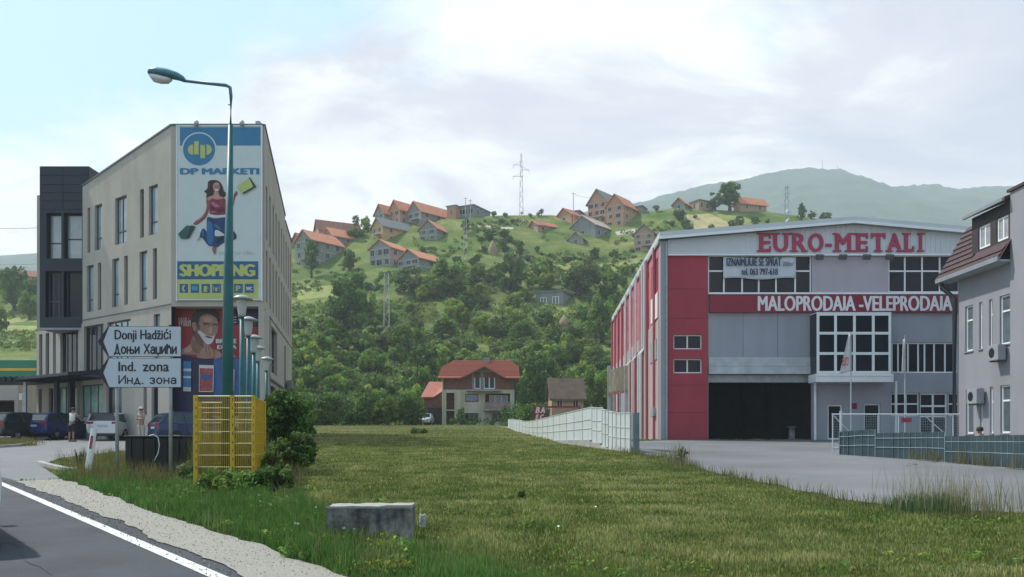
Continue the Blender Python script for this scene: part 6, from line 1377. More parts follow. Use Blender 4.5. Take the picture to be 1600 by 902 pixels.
# ------------------------------------------------------------------ yellow mesh enclosure
M_yel = mat('yellow painted steel', (.50, .34, .02), .5, .15, 4)
YY_ = 17.2; ya_ = thing('yellow_mesh_fence', 'yellow wire mesh enclosure around the foot of the street lamp', 'fence', (X_(355, YY_), YY_, H(X_(355, YY_), YY_)))
def mesh_panel(a, b, nm_w, ztop_, cell=.04, r=.0065):
    a, b = Vector(a), Vector(b); Ln = (b - a).length; n = int(Ln / cell); m = MB(); za, zb = H(a.x, a.y) - .1, H(b.x, b.y) - .1
    nx_ = Vector((-(b - a).y, (b - a).x)).normalized() * r
    for k in range(1, n):
        p = a.lerp(b, k / n); z0 = za + (zb - za) * k / n; d_ = (b - a).normalized() * r
        m.face([(p.x - d_.x, p.y - d_.y, z0), (p.x + d_.x, p.y + d_.y, z0), (p.x + d_.x, p.y + d_.y, ztop_), (p.x - d_.x, p.y - d_.y, ztop_)])
        m.face([(p.x - nx_.x, p.y - nx_.y, z0), (p.x + nx_.x, p.y + nx_.y, z0), (p.x + nx_.x, p.y + nx_.y, ztop_), (p.x - nx_.x, p.y - nx_.y, ztop_)])
    o = m.build('mesh_wires', M_yel, ya_); o['kind'] = 'stuff'
    m = MB(); nh = 7
    for k in range(nh):
        z = ztop_ - .01 - k * .235; m.tube([(a.x, a.y - .01, z), (b.x, b.y - .01, z)], .009 if k else .014, 4)
    m.build('cross_wire', mat('worn yellow wire', (.55, .50, .28), .5), ya_)
ztp = Z_(618.5, YY_)
pA_, pB_, pC_ = (X_(306, YY_), YY_), (X_(363, YY_), YY_), (X_(396, YY_), YY_); pD_ = (X_(413, 20.0), 20.0); pE_ = (X_(312, 20.0), 20.0)
for a, b in ((pA_, pB_), (pB_, pC_), (pC_, pD_), (pE_, pD_)): mesh_panel(a, b, 0, ztp)
for (x, y), w in ((pA_, .042), (pB_, .042), (pC_, .028), (pD_, .03), (pE_, .04)):
    m = MB(); m.box(x - w, x + w, y - .03, y + .03, H(x, y) - .2, ztp + .012); pst = m.build('post', M_yel, ya_)
    m = MB()
    for k in range(9): z = ztp - .1 - k * .17; m.box(x + w * .2, x + w * .6, y - .036, y - .031, z, z + .05)
    m.build('slots', mat('slot shadow steel', (.10, .06, .01), .6), pst)
# ------------------------------------------------------------------ concrete block, debris
def rough_block(name, lb, px0, px1, py0, Y, dep, mt, amp, seed, tw=0.0, hgt=None):
    import bmesh
    x0, x1 = X_(px0, Y), X_(px1, Y); g = gpt((x0 + x1) / 2, Y); h = (Z_(py0, Y) - g.z) + .12
    bm = bmesh.new(); bmesh.ops.create_cube(bm, size=1); bmesh.ops.subdivide_edges(bm, edges=bm.edges[:], cuts=9, use_grid_fill=True)
    for v in bm.verts:
        c = v.co.copy(); e = 1 + .015 * noise.noise(c * 3); v.co = Vector((c.x * (x1 - x0) * e, c.y * dep, (c.z + .5) * h - .12)); n_ = noise.noise_vector(Vector((c.x * 6, c.y * 4, c.z * 4 + seed))); v.co += n_ * amp
        if c.z > .45: v.co.z += amp * 1.2 * noise.noise(Vector((c.x * 9, c.y * 5, seed))) + .01 * (c.x + .5)
    me = bpy.data.meshes.new(name); bm.to_mesh(me); bm.free(); me.materials.append(mt); me.polygons.foreach_set('use_smooth', [False] * len(me.polygons)); o = link_mesh(name, me); o.location = g; o.rotation_euler = (0, 0, tw); return tag(o, lb, 'block')
STONE_H = Z_(789, 10.1) - H(X_(581, 10.1), 10.1)
def stone_mat():
    m = mat('stained concrete with painted lit top', (.065, .07, .075), .95, .5, 3.2, bump=1.0, bscale=22, c2=(.17, .17, .16)); t_ = m.node_tree; n = t_.nodes; l = t_.links
    b = n['Principled BSDF']; src = b.inputs['Base Color'].links[0].from_socket
    v = n.new('ShaderNodeTexNoise'); v.inputs['Scale'].default_value = 14; v.inputs['Detail'].default_value = 8; co = n.new('ShaderNodeTexCoord'); mp = n.new('ShaderNodeMapping'); mp.inputs['Scale'].default_value = (1, 1, .35); l.new(co.outputs['Object'], mp.inputs[0]); l.new(mp.outputs[0], v.inputs['Vector'])
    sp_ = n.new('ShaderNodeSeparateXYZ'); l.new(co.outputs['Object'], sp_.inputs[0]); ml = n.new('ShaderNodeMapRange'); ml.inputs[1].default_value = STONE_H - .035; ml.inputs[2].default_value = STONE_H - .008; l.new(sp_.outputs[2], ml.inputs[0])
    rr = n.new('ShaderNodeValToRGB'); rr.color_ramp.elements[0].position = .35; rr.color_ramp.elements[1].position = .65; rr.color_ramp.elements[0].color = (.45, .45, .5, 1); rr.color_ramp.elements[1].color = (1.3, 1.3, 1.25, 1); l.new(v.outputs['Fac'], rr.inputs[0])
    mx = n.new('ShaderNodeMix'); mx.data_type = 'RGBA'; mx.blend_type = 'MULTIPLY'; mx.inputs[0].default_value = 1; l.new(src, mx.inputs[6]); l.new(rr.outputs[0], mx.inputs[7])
    m2 = n.new('ShaderNodeMix'); m2.data_type = 'RGBA'; l.new(ml.outputs[0], m2.inputs[0]); l.new(mx.outputs[2], m2.inputs[6]); m2.inputs[7].default_value = (.33, .31, .28, 1); l.new(m2.outputs[2], b.inputs['Base Color']); return m  # top edge coloured paler to paint in the sun falling on it
rough_block('concrete_block', 'large stained grey concrete block lying in the grass', 516, 646, 789, 10.1, .42, stone_mat(), .012, 3, R(2))
o = rough_block('stone_lump', 'small pale lump of rubble just right of the concrete block', 656, 665, 805, 11.2, .08, mat('pale rubble', (.42, .42, .40), .9, .3, 12, bump=.8), .02, 8)
# ------------------------------------------------------------------ cars
M_tyre = mat('tyre rubber', (.012, .012, .012), .8, .2); M_rim = mat('alloy rim', (.35, .36, .38), .3, .1, metal=.8)
M_tail = mat('tail lamp red', (.30, .01, .02), .2, .1); M_head = mat('headlamp glass', (.45, .47, .5), .1, .1); M_plate = mat('number plate', (.40, .42, .46), .5); M_cg = glass('car window glass', (.02, .03, .035), .03, .5)
def car(label, x, y, ang, paint, L=4.2, Wd=1.74, Hc=1.45, kind='hatch', name='parked_car', group='parked cars'):
    t = thing(name, label, 'car', gpt(x, y), group, rz=ang); hw = Wd / 2
    # stations along y: rear (-L/2, towards local -y) to the nose
    if kind == 'wagon': cab = [(-.49, .98, 1.40), (-.44, 1.0, Hc * .985), (-.30, 1.0, Hc), (-.05, .99, Hc), (.10, .97, Hc * .97), (.28, .94, .94)]
    else: cab = [(-.485, .95, 1.02), (-.40, .97, Hc * .93), (-.30, .98, Hc * .985), (-.08, .98, Hc), (.08, .96, Hc * .96), (.27, .92, .92)]
    body = [(-.5, .50, .88, .86), (-.49, .34, 1.0, .95), (-.40, .22, .97, 1.0), (-.15, .20, .93, 1.0), (.12, .20, .91, 1.0), (.30, .20, .90, .99), (.42, .22, .80, .95), (.48, .30, .70, .86), (.5, .38, .60, .74)]
    m = MB(); rings = []
    for f, zb, zt, w in body:
        yv = f * L; W2 = hw * w; pr_ = [(-W2 * .88, zb), (-W2 * .98, zb + (zt - zb) * .25), (-W2, zb + (zt - zb) * .55), (-W2 * .97, zt - .04), (-W2 * .90, zt), (W2 * .90, zt), (W2 * .97, zt - .04), (W2, zb + (zt - zb) * .55), (W2 * .98, zb + (zt - zb) * .25), (W2 * .88, zb)]
        rings.append([m.pt((a, yv, b)) for a, b in pr_])
    for a, b in zip(rings, rings[1:]):
        for j in range(10): m.f.append([a[j], a[(j + 1) % 10], b[(j + 1) % 10], b[j]]); m.m.append(0)
    m.f += [rings[0], rings[-1][::-1]]; m.m += [0, 0]
    bo = link_mesh('body', m.mesh('body', paint, smooth=True), t); em = bo.modifiers.new('edge', 'EDGE_SPLIT'); em.split_angle = R(38)
    # cabin glass shell + roof skin
    m = MB(); rings = []
    for f, w, zt in cab:
        yv = f * L; b_ = .90; lo_w = hw * .90; up_w = lo_w - (zt - b_) * .34
        rings.append([m.pt((-lo_w, yv, b_)), m.pt((-up_w, yv, max(b_ + .01, zt - .05))), m.pt((-up_w * .9, yv, max(b_ + .02, zt))), m.pt((up_w * .9, yv, max(b_ + .02, zt))), m.pt((up_w, yv, max(b_ + .01, zt - .05))), m.pt((lo_w, yv, b_))])
    for a, b in zip(rings, rings[1:]):
        for j in range(5): m.f.append([a[j], a[j + 1], b[j + 1], b[j]]); m.m.append(0)
    m.f += [rings[0], rings[-1][::-1]]; m.m += [0, 0]; gl_ = link_mesh('windows', m.mesh('windows', M_cg, smooth=True), t); em = gl_.modifiers.new('edge', 'EDGE_SPLIT'); em.split_angle = R(30)
    m = MB(); rr_ = [c for c in cab if c[2] > Hc * .9]
    for (f0, _, z0), (f1, _, z1) in zip(rr_, rr_[1:]):
        for (fa, za, fb, zb_) in ((f0, z0, f1, z1),):
            wa = (hw * .90 - (za - .9) * .34); wb = (hw * .90 - (zb_ - .9) * .34)
            m.face([(-wa, fa * L, za + .012 - .04), (-wa * .85, fa * L, za + .03), (-wb * .85, fb * L, zb_ + .03), (-wb, fb * L, zb_ + .012 - .04)]); m.face([(-wa * .85, fa * L, za + .03), (wa * .85, fa * L, za + .03), (wb * .85, fb * L, zb_ + .03), (-wb * .85, fb * L, zb_ + .03)]); m.face([(wa * .85, fa * L, za + .03), (wa, fa * L, za - .028), (wb, fb * L, zb_ - .028), (wb * .85, fb * L, zb_ + .03)])
    f0, _, z0 = cab[0] if kind != 'wagon' else (-.49, 0, 1.4)
    # pillars
    def pil(fa, za, fb, zb_, w=.045):
        for s_ in (-1, 1):
            A_ = Vector((s_ * (hw * .905 - (za - .9) * .34), fa * L, za)); B_ = Vector((s_ * (hw * .905 - (zb_ - .9) * .34), fb * L, zb_)); m.tube([A_, B_], w, 4)
    pil(cab[0][0] + .01, .95, rr_[0][0], rr_[0][2] - .03, .06); pil(-.17, .93, -.19, Hc - .05); pil(.055, .93, .045, Hc * .96); pil(.27, .93, rr_[-1][0], rr_[-1][2] - .03)
    link_mesh('roof', m.mesh('roof', paint), t)
    for sx in (-1, 1):
        for fy in (-.30, .31):
            m = MB(Matrix.Translation((sx * (hw - .10), fy * L, .31)) @ Matrix.Rotation(R(90), 4, 'Y')); m.lathe([(.16, -.10), (.29, -.10), (.315, -.06), (.315, .06), (.29, .10), (.16, .10)], (0, 0, 0), 18); w_ = link_mesh('wheel', m.mesh('wheel', M_tyre, smooth=False), t)
            m = MB(Matrix.Translation((sx * (hw - .10), fy * L, .31)) @ Matrix.Rotation(R(90), 4, 'Y')); m.lathe([(0, .085 * sx), (.10, .075 * sx), (.195, .09 * sx)], (0, 0, 0), 14); link_mesh('rim', m.mesh('rim', M_rim), w_)
            m = MB(Matrix.Translation((sx * (hw - .055), fy * L, .33)) @ Matrix.Rotation(R(90), 4, 'Y')); n_ = 16; m.face([(.36 * math.cos(2 * math.pi * k / n_), .36 * math.sin(2 * math.pi * k / n_), .058 * sx) for k in range(n_)]) if False else None
        m = MB(); m.box(sx * hw * .72 - .16, sx * hw * .72 + .16, -L * .5 - .012, -L * .5 + .06, .80 if kind != 'wagon' else .84, .96); link_mesh('tail_lamp', m.mesh('tail_lamp', M_tail), t)
        m = MB(); m.box(sx * hw * .68 - .16, sx * hw * .68 + .16, L * .485, L * .497, .60, .72); link_mesh('headlight', m.mesh('headlight', M_head), t)
        m = MB(); m.box(min(sx * hw * .98, sx * (hw + .14)), max(sx * hw * .98, sx * (hw + .14)), L * .19, L * .215, .93, 1.05); link_mesh('wing_mirror', m.mesh('wing_mirror', paint), t)
    m = MB(); m.box(-.26, .26, -L * .5 - .016, -L * .5 - .002, .68, .79); link_mesh('number_plate', m.mesh('number_plate', M_plate), t)
    m = MB(); m.box(-hw * .82, hw * .82, -L * .5 - .03, -L * .5 + .1, .36, .56); link_mesh('bumper', m.mesh('bumper', paint), t)
    m = MB(); m.box(-.22, .22, L * .5 - .01, L * .5 + .01, .42, .52); link_mesh('number_plate', m.mesh('number_plate', M_plate), t)
    return t
def paint(nm, c, met=.2): return mat(nm, c, .3, .05, 1, metal=met, coat=.4, spec=.4)
car('dark blue hatchback parked between the silver car and the kiosk', X_(60, 46.5), 48.5, R(-8), paint('deep blue paint', (.018, .035, .13)))
car('silver estate car with its rear to the road, beside the woman in the white vest', X_(155.5, 45.5), 47.6, R(4), paint('silver paint', (.50, .53, .57), .3), kind='wagon', Hc=1.42, Wd=1.76)
car('nearly black car cut off at the left photo edge', X_(2, 45), 47, R(-14), paint('near black paint', (.015, .018, .022)), Hc=1.48)
car('pale grey car mostly hidden behind the dark blue hatchback', X_(27, 52), 53.5, R(-10), paint('pale grey paint', (.40, .42, .45), .4))
car('dark blue car with pale windows behind the black container', X_(299, 42), 42.6, R(-50), paint('night blue paint', (.018, .032, .10)), L=4.1, Hc=1.5)
car('small white car parked in the shade beside the annex', X_(663, 103), 104.5, R(176), paint('white paint', (.6, .6, .6), 0), Hc=1.4)
car('tiny white car almost swallowed by the trees at the slope foot', X_(578, 128), 128, R(80), paint('white paint', (.6, .6, .6), 0))
car('white car passing at the very left edge on the main road', -7.40, 10.4, math.atan2(-ld.x, ld.y) + math.pi, paint('white paint', (.6, .6, .6), 0), name='passing_car', group=None)
# ------------------------------------------------------------------ right: tarpaulin fence, gate, flags
M_tp = mat('blue green tarpaulin', (.026, .048, .060), .6, .2, 1.5, bump=.3, bscale=6); M_wire = mat('pale fence wire', (.26, .34, .38), .5, .1)
tf = thing('screen_fence', 'wire fence screened with blue green sheeting along the yard', 'fence', (X_(1400, 28), 28, H(14, 28)))
tp = [(1311, 674.5, 714), (1324, 674, 715), (1345.5, 672, 715), (1367, 671.5, 716), (1367.1, 677, 717), (1394, 676.5, 718), (1421, 676, 719), (1448, 675.5, 720), (1475.5, 675, 722), (1475.6, 682, 725), (1508, 681.5, 727), (1545, 680.5, 730), (1583, 680, 733), (1640, 679, 737)]
def tfp(px): Y = 30.5 - (px - 1311) * 8.2 / 289; return X_(px, Y), Y
for (a, t0, b0), (b, t1, b1) in zip(tp, tp[1:]):
    if b - a < 1: continue
    (xa, ya), (xb, yb_) = tfp(a), tfp(b); za, zb_, zc_, zd = Z_(b0, ya), Z_(b1, yb_), Z_(t1, yb_), Z_(t0, ya)
    nx_ = 8; m = MB()
    for k in range(nx_):
        f0, f1 = k / nx_, (k + 1) / nx_; L_ = lambda u, v, f: u + (v - u) * f; d0 = .03 * math.sin(f0 * 3.14) + .012 * math.sin(f0 * 17 + a); d1 = .03 * math.sin(f1 * 3.14) + .012 * math.sin(f1 * 17 + a)
        m.face([(L_(xa, xb, f0), L_(ya, yb_, f0) + .03 + d0, L_(za, zb_, f0)), (L_(xa, xb, f1), L_(ya, yb_, f1) + .03 + d1, L_(za, zb_, f1)), (L_(xa, xb, f1), L_(ya, yb_, f1) + .03 + d1, L_(zd, zc_, f1)), (L_(xa, xb, f0), L_(ya, yb_, f0) + .03 + d0, L_(zd, zc_, f0))])
    o = m.build('sheeting', M_tp, tf); sd_ = o.modifiers.new('t', 'SOLIDIFY'); sd_.thickness = .01
    m = MB()
    nv = max(2, int((b - a) / 9))
    for k in range(nv + 1): f = k / nv; x, y = xa + (xb - xa) * f, ya + (yb_ - ya) * f; m.tube([(x, y - .02, za + (zb_ - za) * f), (x, y - .02, zd + (zc_ - zd) * f + .0)], .005 if 0 < k < nv else .012, 4)
    for f in (.02, .45, .80): m.tube([(xa, ya - .03, za + (zd - za) * f), (xb, yb_ - .03, zb_ + (zc_ - zb_) * f)], .008, 4)
    m.build('wire_grid', M_wire, tf)
    m = MB(); A_ = [(xa, ya - .12), (xb, yb_ - .12), (xb, yb_ + .12), (xa, ya + .12)]; zt_ = [za - .003, zb_ - .003, zb_ - .003, za - .003]; lo_i = [m.pt((x, y, H(x, y) - .4)) for x, y in A_]; hi_i = [m.pt((x, y, z)) for (x, y), z in zip(A_, zt_)]; m.f += [hi_i, lo_i[::-1]] + [[lo_i[k], lo_i[(k + 1) % 4], hi_i[(k + 1) % 4], hi_i[k]] for k in range(4)]; m.m += [0] * 6; m.build('base_block', M_conc, tf)
YG = 31.2; gt = thing('yard_gate', 'white framed sliding gate with diagonal braces behind the screened fence', 'gate', (X_(1301, YG), YG, H(X_(1301, YG), YG)))
GP = lambda px, py: P(px, py, YG)
m = MB(); M_gw = mat('white gate tube', (.46, .50, .53), .4, .08)
for a, b in (((1301, 712), (1301, 646)), ((1300, 647.5), (1500, 647.5)), ((1372, 647), (1372, 700)), ((1404, 647), (1404, 700)), ((1489, 648), (1489, 705)), ((1300, 700), (1500, 702))): m.tube([GP(*a), GP(*b)], .024, 4)
m.build('gate_frame', M_gw, gt)
for a, b in (((1303, 650), (1328, 676)), ((1445, 650), (1474, 676))): m = MB(); m.tube([GP(*a), GP(*b)], .022, 4); m.build('brace', M_gw, gt)
m = MB()
for k in range(66): px = 1304 + k * 2.8; m.tube([GP(px, 648) + Vector((0, .03, 0)), GP(px, 700) + Vector((0, .03, 0))], .003, 3)
for k in range(12): py = 651 + k * 4; m.tube([GP(1302, py) + Vector((0, .035, 0)), GP(1498, py) + Vector((0, .035, 0))], .003, 3)
o = m.build('gate_wires', M_wire, gt); o['kind'] = 'stuff'
m = MB(); a, b = GP(1408, 660), GP(1423, 653); m.box(a.x, b.x, YG - .06, YG - .04, a.z, b.z); m.build('warning_plate', mat('red plate', (.25, .03, .04), .5), gt)
m = MB(); m.tube([P(1314, 712, 30.9), P(1314, 642, 30.9)], .05, 8); m.build('gate_pillar', M_gw, gt)
def flag(label, px, y0, y1, Y, fl, letters_=False):
    x = X_(px, Y); g = gpt(x, Y); t = thing('flagpole', label, 'flag', g, 'company flags in the yard'); m = MB(); m.tube([(0, 0, 0), (0, 0, Z_(y1, Y) - g.z)], [.035, .022], 8); link_mesh('pole', m.mesh('pole', M_galv), t)
    nx_, nz_ = 10, 16; vs_ = []
    for j in range(nz_ + 1):
        r = j / nz_; py = fl[0] + (fl[1] - fl[0]) * r; wl_ = fl[2] + (fl[3] - fl[2]) * r
        for i in range(nx_ + 1):
            s_ = i / nx_; vs_.append((-(wl_ * s_) * Y / F, .06 * math.sin(s_ * 9 + r * 2) * s_, Z_(py, Y) - g.z - .12 * s_ * r + .12 * s_ * (1 - r) * 0))
    fs_ = [(j * (nx_ + 1) + i, j * (nx_ + 1) + i + 1, (j + 1) * (nx_ + 1) + i + 1, (j + 1) * (nx_ + 1) + i) for j in range(nz_) for i in range(nx_)]
    me = bpy.data.meshes.new('flag_cloth'); me.from_pydata(vs_, [], fs_); me.materials.append(mat('white flag cloth', (.50, .50, .52), .8, .1, 4)); me.polygons.foreach_set('use_smooth', [True] * len(fs_)); o = link_mesh('flag_cloth', me, t); sd_ = o.modifiers.new('t', 'SOLIDIFY'); sd_.thickness = .004
    return t
t = flag('white company flag on the pole before the bay window', 1329.5, 705, 519, 32.5, (522, 580, 3, 19))
FG = Face((X_(1310, 32.38), 32.38), (1, 0)); letters(FG, t, 'lettering', 'euro', (FG.u(1316), FG.u(1326), Z_(572, 32.38), Z_(558, 32.38)), .0, M_rs, .0, .3)
t = flag('limp white flag on the pole before the right window band', 1414, 705, 524, 32.5, (530, 582, 2, 6)); t.children[1].rotation_euler = (0, 0, R(180)); 
# ------------------------------------------------------------------ people
def skin_body(name, joints, links, mt, parent=None, sub=1):
    me = bpy.data.meshes.new(name); me.from_pydata([j[:3] for j in joints], links and [tuple(l) for l in links], []); o = link_mesh(name, me, parent); me.materials.append(mt)
    sk = o.modifiers.new('skin', 'SKIN'); sk.use_smooth_shade = True; sd_ = o.modifiers.new('sub', 'SUBSURF'); sd_.levels = sub; sd_.render_levels = sub
    for v, j in zip(me.skin_vertices[0].data, joints): v.radius = (j[3], j[4] if len(j) > 4 else j[3])
    me.skin_vertices[0].data[0].use_root = True; return o
M_skn = mat('skin', (.28, .16, .115), .6, .08)
def person(label, loc, rz, arms, top, bottom, sleeves, legs_cov, hair, cap=None, seated=False, sc=1.0, lean=0.0):
    t = thing('person', label, 'person', loc, None, rz=rz); t.scale = (sc, sc, sc)
    # faces local -y
    y1 = -lean
    J = [(0, 0, .95, .135, .105), (0, y1 * .3, 1.12, .125, .09), (0, y1 * .7, 1.30, .155, .10), (0, y1, 1.44, .11, .08), (0, y1 - .01, 1.52, .055, .055), (0, y1 - .02, 1.62, .078, .092), (0, y1 - .02, 1.71, .07, .085)]
    E = [(0, 1), (1, 2), (2, 3), (3, 4), (4, 5), (5, 6)]
    for s_ in (-1, 1):
        b = len(J); st = .11 if seated else .0
        if seated: J += [(s_ * .10, -.05, .90, .09), (s_ * .12, -.42, .90, .07), (s_ * .12, -.44, .48, .05), (s_ * .12, -.52, .44, .04)]
        else: J += [(s_ * .095, 0, .84, .092), (s_ * .11, .0, .48, .060), (s_ * .12, .02, .10, .040), (s_ * .13, -.10, .04, .040)]
        E += [(0, b), (b, b + 1), (b + 1, b + 2), (b + 2, b + 3)]
        sh, el, wr = arms[0 if s_ < 0 else 1]; b = len(J); J += [(s_ * .17, y1, 1.43, .055), (*el, .042), (*wr, .030)]; E += [(3, b), (b, b + 1), (b + 1, b + 2)]
        d = (Vector(wr) - Vector(el)).normalized(); side = d.cross(Vector((0, 0, 1))); side = side.normalized() if side.length > .01 else Vector((1, 0, 0)); hb = len(J); pm = Vector(wr) + d * .05; J += [(*pm, .032, .020)]; E += [(b + 2, hb)]
        for k in range(5):
            f = (k - 1.5) * .016; l_ = (.05, .075, .085, .078, .06)[k]; q0 = pm + d * .03 + side * f; q1 = q0 + d * l_ * .5 + Vector((0, 0, -.006)); q2 = q1 + d * l_ * .4 + Vector((0, 0, -.018))
            if k == 0: q0 = pm + side * -.035; q1 = q0 + d * .03 + side * -.015; q2 = q1 + d * .025
            c = len(J); J += [(*q0, .009), (*q1, .008), (*q2, .007)]; E += [(hb, c), (c, c + 1), (c + 1, c + 2)]
    skin_body('body', J, E, M_skn, t)
    # face bits
    m = MB(); hy = y1 - .02
    m.tube([(0, hy - .085, 1.66), (0, hy - .112, 1.635), (0, hy - .088, 1.625)], [.008, .014, .01], 6); link_mesh('nose', m.mesh('nose', M_skn, smooth=True), t)
    for s_ in (-1, 1):
        m = MB(); m.lathe([(0, .012), (.011, .006), (.012, -.004), (0, -.012)], (s_ * .032, hy - .088, 1.665), 8); link_mesh('eye', m.mesh('eye', M_black, smooth=True), t)
        m = MB(); m.lathe([(0, .03), (.012, .015), (.014, -.012), (0, -.03)], (s_ * .082, hy, 1.65), 8); link_mesh('ear', m.mesh('ear', M_skn, smooth=True), t)
    m = MB(); m.box(-.025, .025, hy - .092, hy - .084, 1.592, 1.60); link_mesh('mouth', m.mesh('mouth', mat('lips', (.25, .08, .07), .5)), t)
    # hair cap
    m = MB(); m.lathe([(.098, .0), (.106, .05), (.098, .10), (.06, .135), (0, .145)], (0, hy + .012, 1.635), 14); link_mesh('hair', m.mesh('hair', hair, smooth=True), t)
    if cap is not None:
        m = MB(); m.lathe([(.112, .0), (.114, .04), (.10, .085), (.06, .11), (0, .118)], (0, hy + .005, 1.67), 14); m.box(-.07, .07, hy - .19, hy - .09, 1.675, 1.69); link_mesh('cap', m.mesh('cap', cap, smooth=True), t)
    # shirt and lower garment as fitted shells
    T = [(0, y1 * .1, 1.0, .155, .122), (0, y1 * .3, 1.12, .145, .11), (0, y1 * .7, 1.30, .175, .118), (0, y1, 1.42, .125, .095)]; E2 = [(0, 1), (1, 2), (2, 3)]
    for s_ in (-1, 1):
        sh, el, wr = arms[0 if s_ < 0 else 1]; b = len(T); mid = Vector((s_ * .17, y1, 1.43)).lerp(Vector(el), sleeves); T += [(s_ * .16, y1, 1.43, .068), (*mid, .062)]; E2 += [(3, b), (b, b + 1)]
    skin_body('shirt', T, E2, top, t)
    B_ = [(0, 0, .97, .15, .125)]; E3 = []
    for s_ in (-1, 1):
        b = len(B_)
        if seated: B_ += [(s_ * .10, -.05, .90, .11), (s_ * .12, -.42, .90, .085), (s_ * .12, -.43, .60, .07)]
        else:
            kz = .84 - (.84 - .08) * legs_cov; B_ += [(s_ * .095, 0, .84, .118), (s_ * .11, 0, max(kz, .48), .095 if legs_cov < .7 else .08)]
            if legs_cov > .7: B_ += [(s_ * .12, .02, kz, .062)]
        E3 += [(0, b)] + [(k, k + 1) for k in range(b, len(B_) - 1)]
    skin_body('shorts' if legs_cov < .7 else 'trousers', B_, E3, bottom, t)
    for s_ in (-1, 1):
        if not seated: m = MB(); m.box(s_ * .13 - .05, s_ * .13 + .05, -.19, .07, -.002, .07); link_mesh('shoe', m.mesh('shoe', mat('shoe', (.12, .05, .05), .7)), t).modifiers.new('b', 'BEVEL').width = .02
    return t
M_wv = mat('white vest cotton', (.55, .56, .60), .8, .06); M_bs = mat('black shorts', (.015, .015, .018), .8); M_be = mat('beige shirt', (.30, .26, .20), .8, .1, 8); M_bt = mat('pale trousers', (.40, .38, .32), .8, .06); M_dh = mat('dark hair', (.02, .015, .012), .7)
YP = 45.0; person('person in white vest and black shorts, back turned, reaching towards the silver car', gpt(X_(121, YP), YP - .6), R(165), ((0, (-.30, -.22, 1.30), (-.22, -.48, 1.22)), (0, (.30, -.22, 1.28), (.20, -.46, 1.16))), M_wv, M_bs, .05, .50, M_dh, lean=.10)
YP2 = 41.0; person('person in cap, beige shirt and pale trousers standing with arms folded', gpt(X_(214, YP2), YP2 + .5), R(-25), ((0, (-.27, -.10, 1.18), (.06, -.20, 1.20)), (0, (.27, -.10, 1.18), (-.06, -.22, 1.24))), M_be, M_bt, .5, .98, M_dh, cap=mat('pale cap', (.50, .46, .40), .8))
gx_, gy_ = X_(1531, 27.5), 27.5; t = person('dark haired person in a white shirt whose head shows over the screened fence', (gx_, gy_, Z_(667, 27.5) - 1.77), R(150), ((0, (-.28, -.1, 1.2), (-.2, -.3, 1.05)), (0, (.28, -.1, 1.2), (.2, -.3, 1.05))), M_wv, M_bs, .4, .98, M_dh, seated=True)
ct = thing('yard_bench', 'bench behind the screened fence under the seated person', 'bench', (gx_, gy_, H(gx_, gy_))); zs_ = Z_(667, 27.5) - 1.77 + .78
m = MB(); m.box(-.6, .6, -.1, .35, zs_ - H(gx_, gy_) - .03, zs_ - H(gx_, gy_)); link_mesh('seat', m.mesh('seat', M_bark), ct)
for sx in (-.5, .5):
    m = MB(); m.box(sx - .03, sx + .03, -.05, .3, -.1, max(.02, zs_ - H(gx_, gy_) - .035)); link_mesh('leg', m.mesh('leg', M_plas2), ct)
# ------------------------------------------------------------------ near shrubs and weeds
def near_shrub(label, px, py, Y, wpx, hpx, n, per, leaf, lm, seed, name='shrub', stems=5, base=.25):
    x = X_(px, Y); g = gpt(x, Y); s = Y / F; w = wpx * s / 2; h = Z_(py - hpx, Y) - g.z; rg = np.random.default_rng(seed); C_, R_ = [], []
    while len(C_) < n:
        p = rg.uniform(-1, 1, 3)
        if np.linalg.norm(p) > 1: continue
        C_.append((p[0] * w * .85, p[1] * w * .8, h * (base + (1 - base) * (.5 + .42 * p[2])))); R_.append(w * rg.uniform(.12, .28))
    t = thing(name, label, 'shrub', g); link_mesh('crown', leaf_mesh('crown', C_, R_, per, leaf, lm, seed, 1, (.5, 1.4)), t)
    m = MB()
    for k in range(stems): a = k * 2.5 + seed; m.tube([(0, 0, -.1), (math.cos(a) * w * .25, math.sin(a) * w * .25, h * .4), (math.cos(a) * w * .6, math.sin(a) * w * .6, h * .8)], [.03, .02, .008], 5)
    link_mesh('stem', m.mesh('stem', M_bark), t); return t
near_shrub('large dark leafy shrub between the yellow fence and the meadow', 449, 718, 22.5, 96, 112, 120, 60, .06, LV[0], 11, base=.12)
near_shrub('low spreading shrub at the right foot of the large dark shrub', 464, 724, 20.8, 66, 52, 60, 50, .05, LV[0], 12, base=.05)
near_shrub('shrub against the building corner behind the path lamps', 436, 690, 38, 50, 84, 50, 70, .085, LV[1], 13)
near_shrub('broad leaved weeds in front of the yellow fence', 350, 768, 15.8, 120, 30, 60, 30, .045, LV[1], 14, 'weeds', 9, .0)
near_shrub('dark nettles between the yellow fence and the meadow edge', 425, 770, 16.2, 80, 44, 46, 34, .045, LV[0], 15, 'nettles', 9, .0)
near_shrub('tangle of weeds at the left foot of the yellow fence', 300, 752, 18.0, 60, 30, 36, 45, .035, LV[3], 24, 'weeds', 6, .0)
near_shrub('tall green weeds right of the yellow fence', 424, 742, 18.4, 36, 60, 30, 50, .04, LV[2], 25, 'weeds', 6, .0)
near_shrub('small upright weed standing alone in the meadow', 815, 786, 15.0, 13, 22, 12, 30, .025, LV[0], 16, 'weed_plant', 3, .0)
near_shrub('low weedy mound in the far meadow', 655, 681, 60, 34, 9, 16, 40, .12, LV[0], 19, 'weed_mound', 3, .0)
near_shrub('thin bare looking weed at the kerb by the marker post', 124, 728, 21.5, 22, 30, 8, 10, .025, LV[3], 17, 'weed_plant', 5, .1)
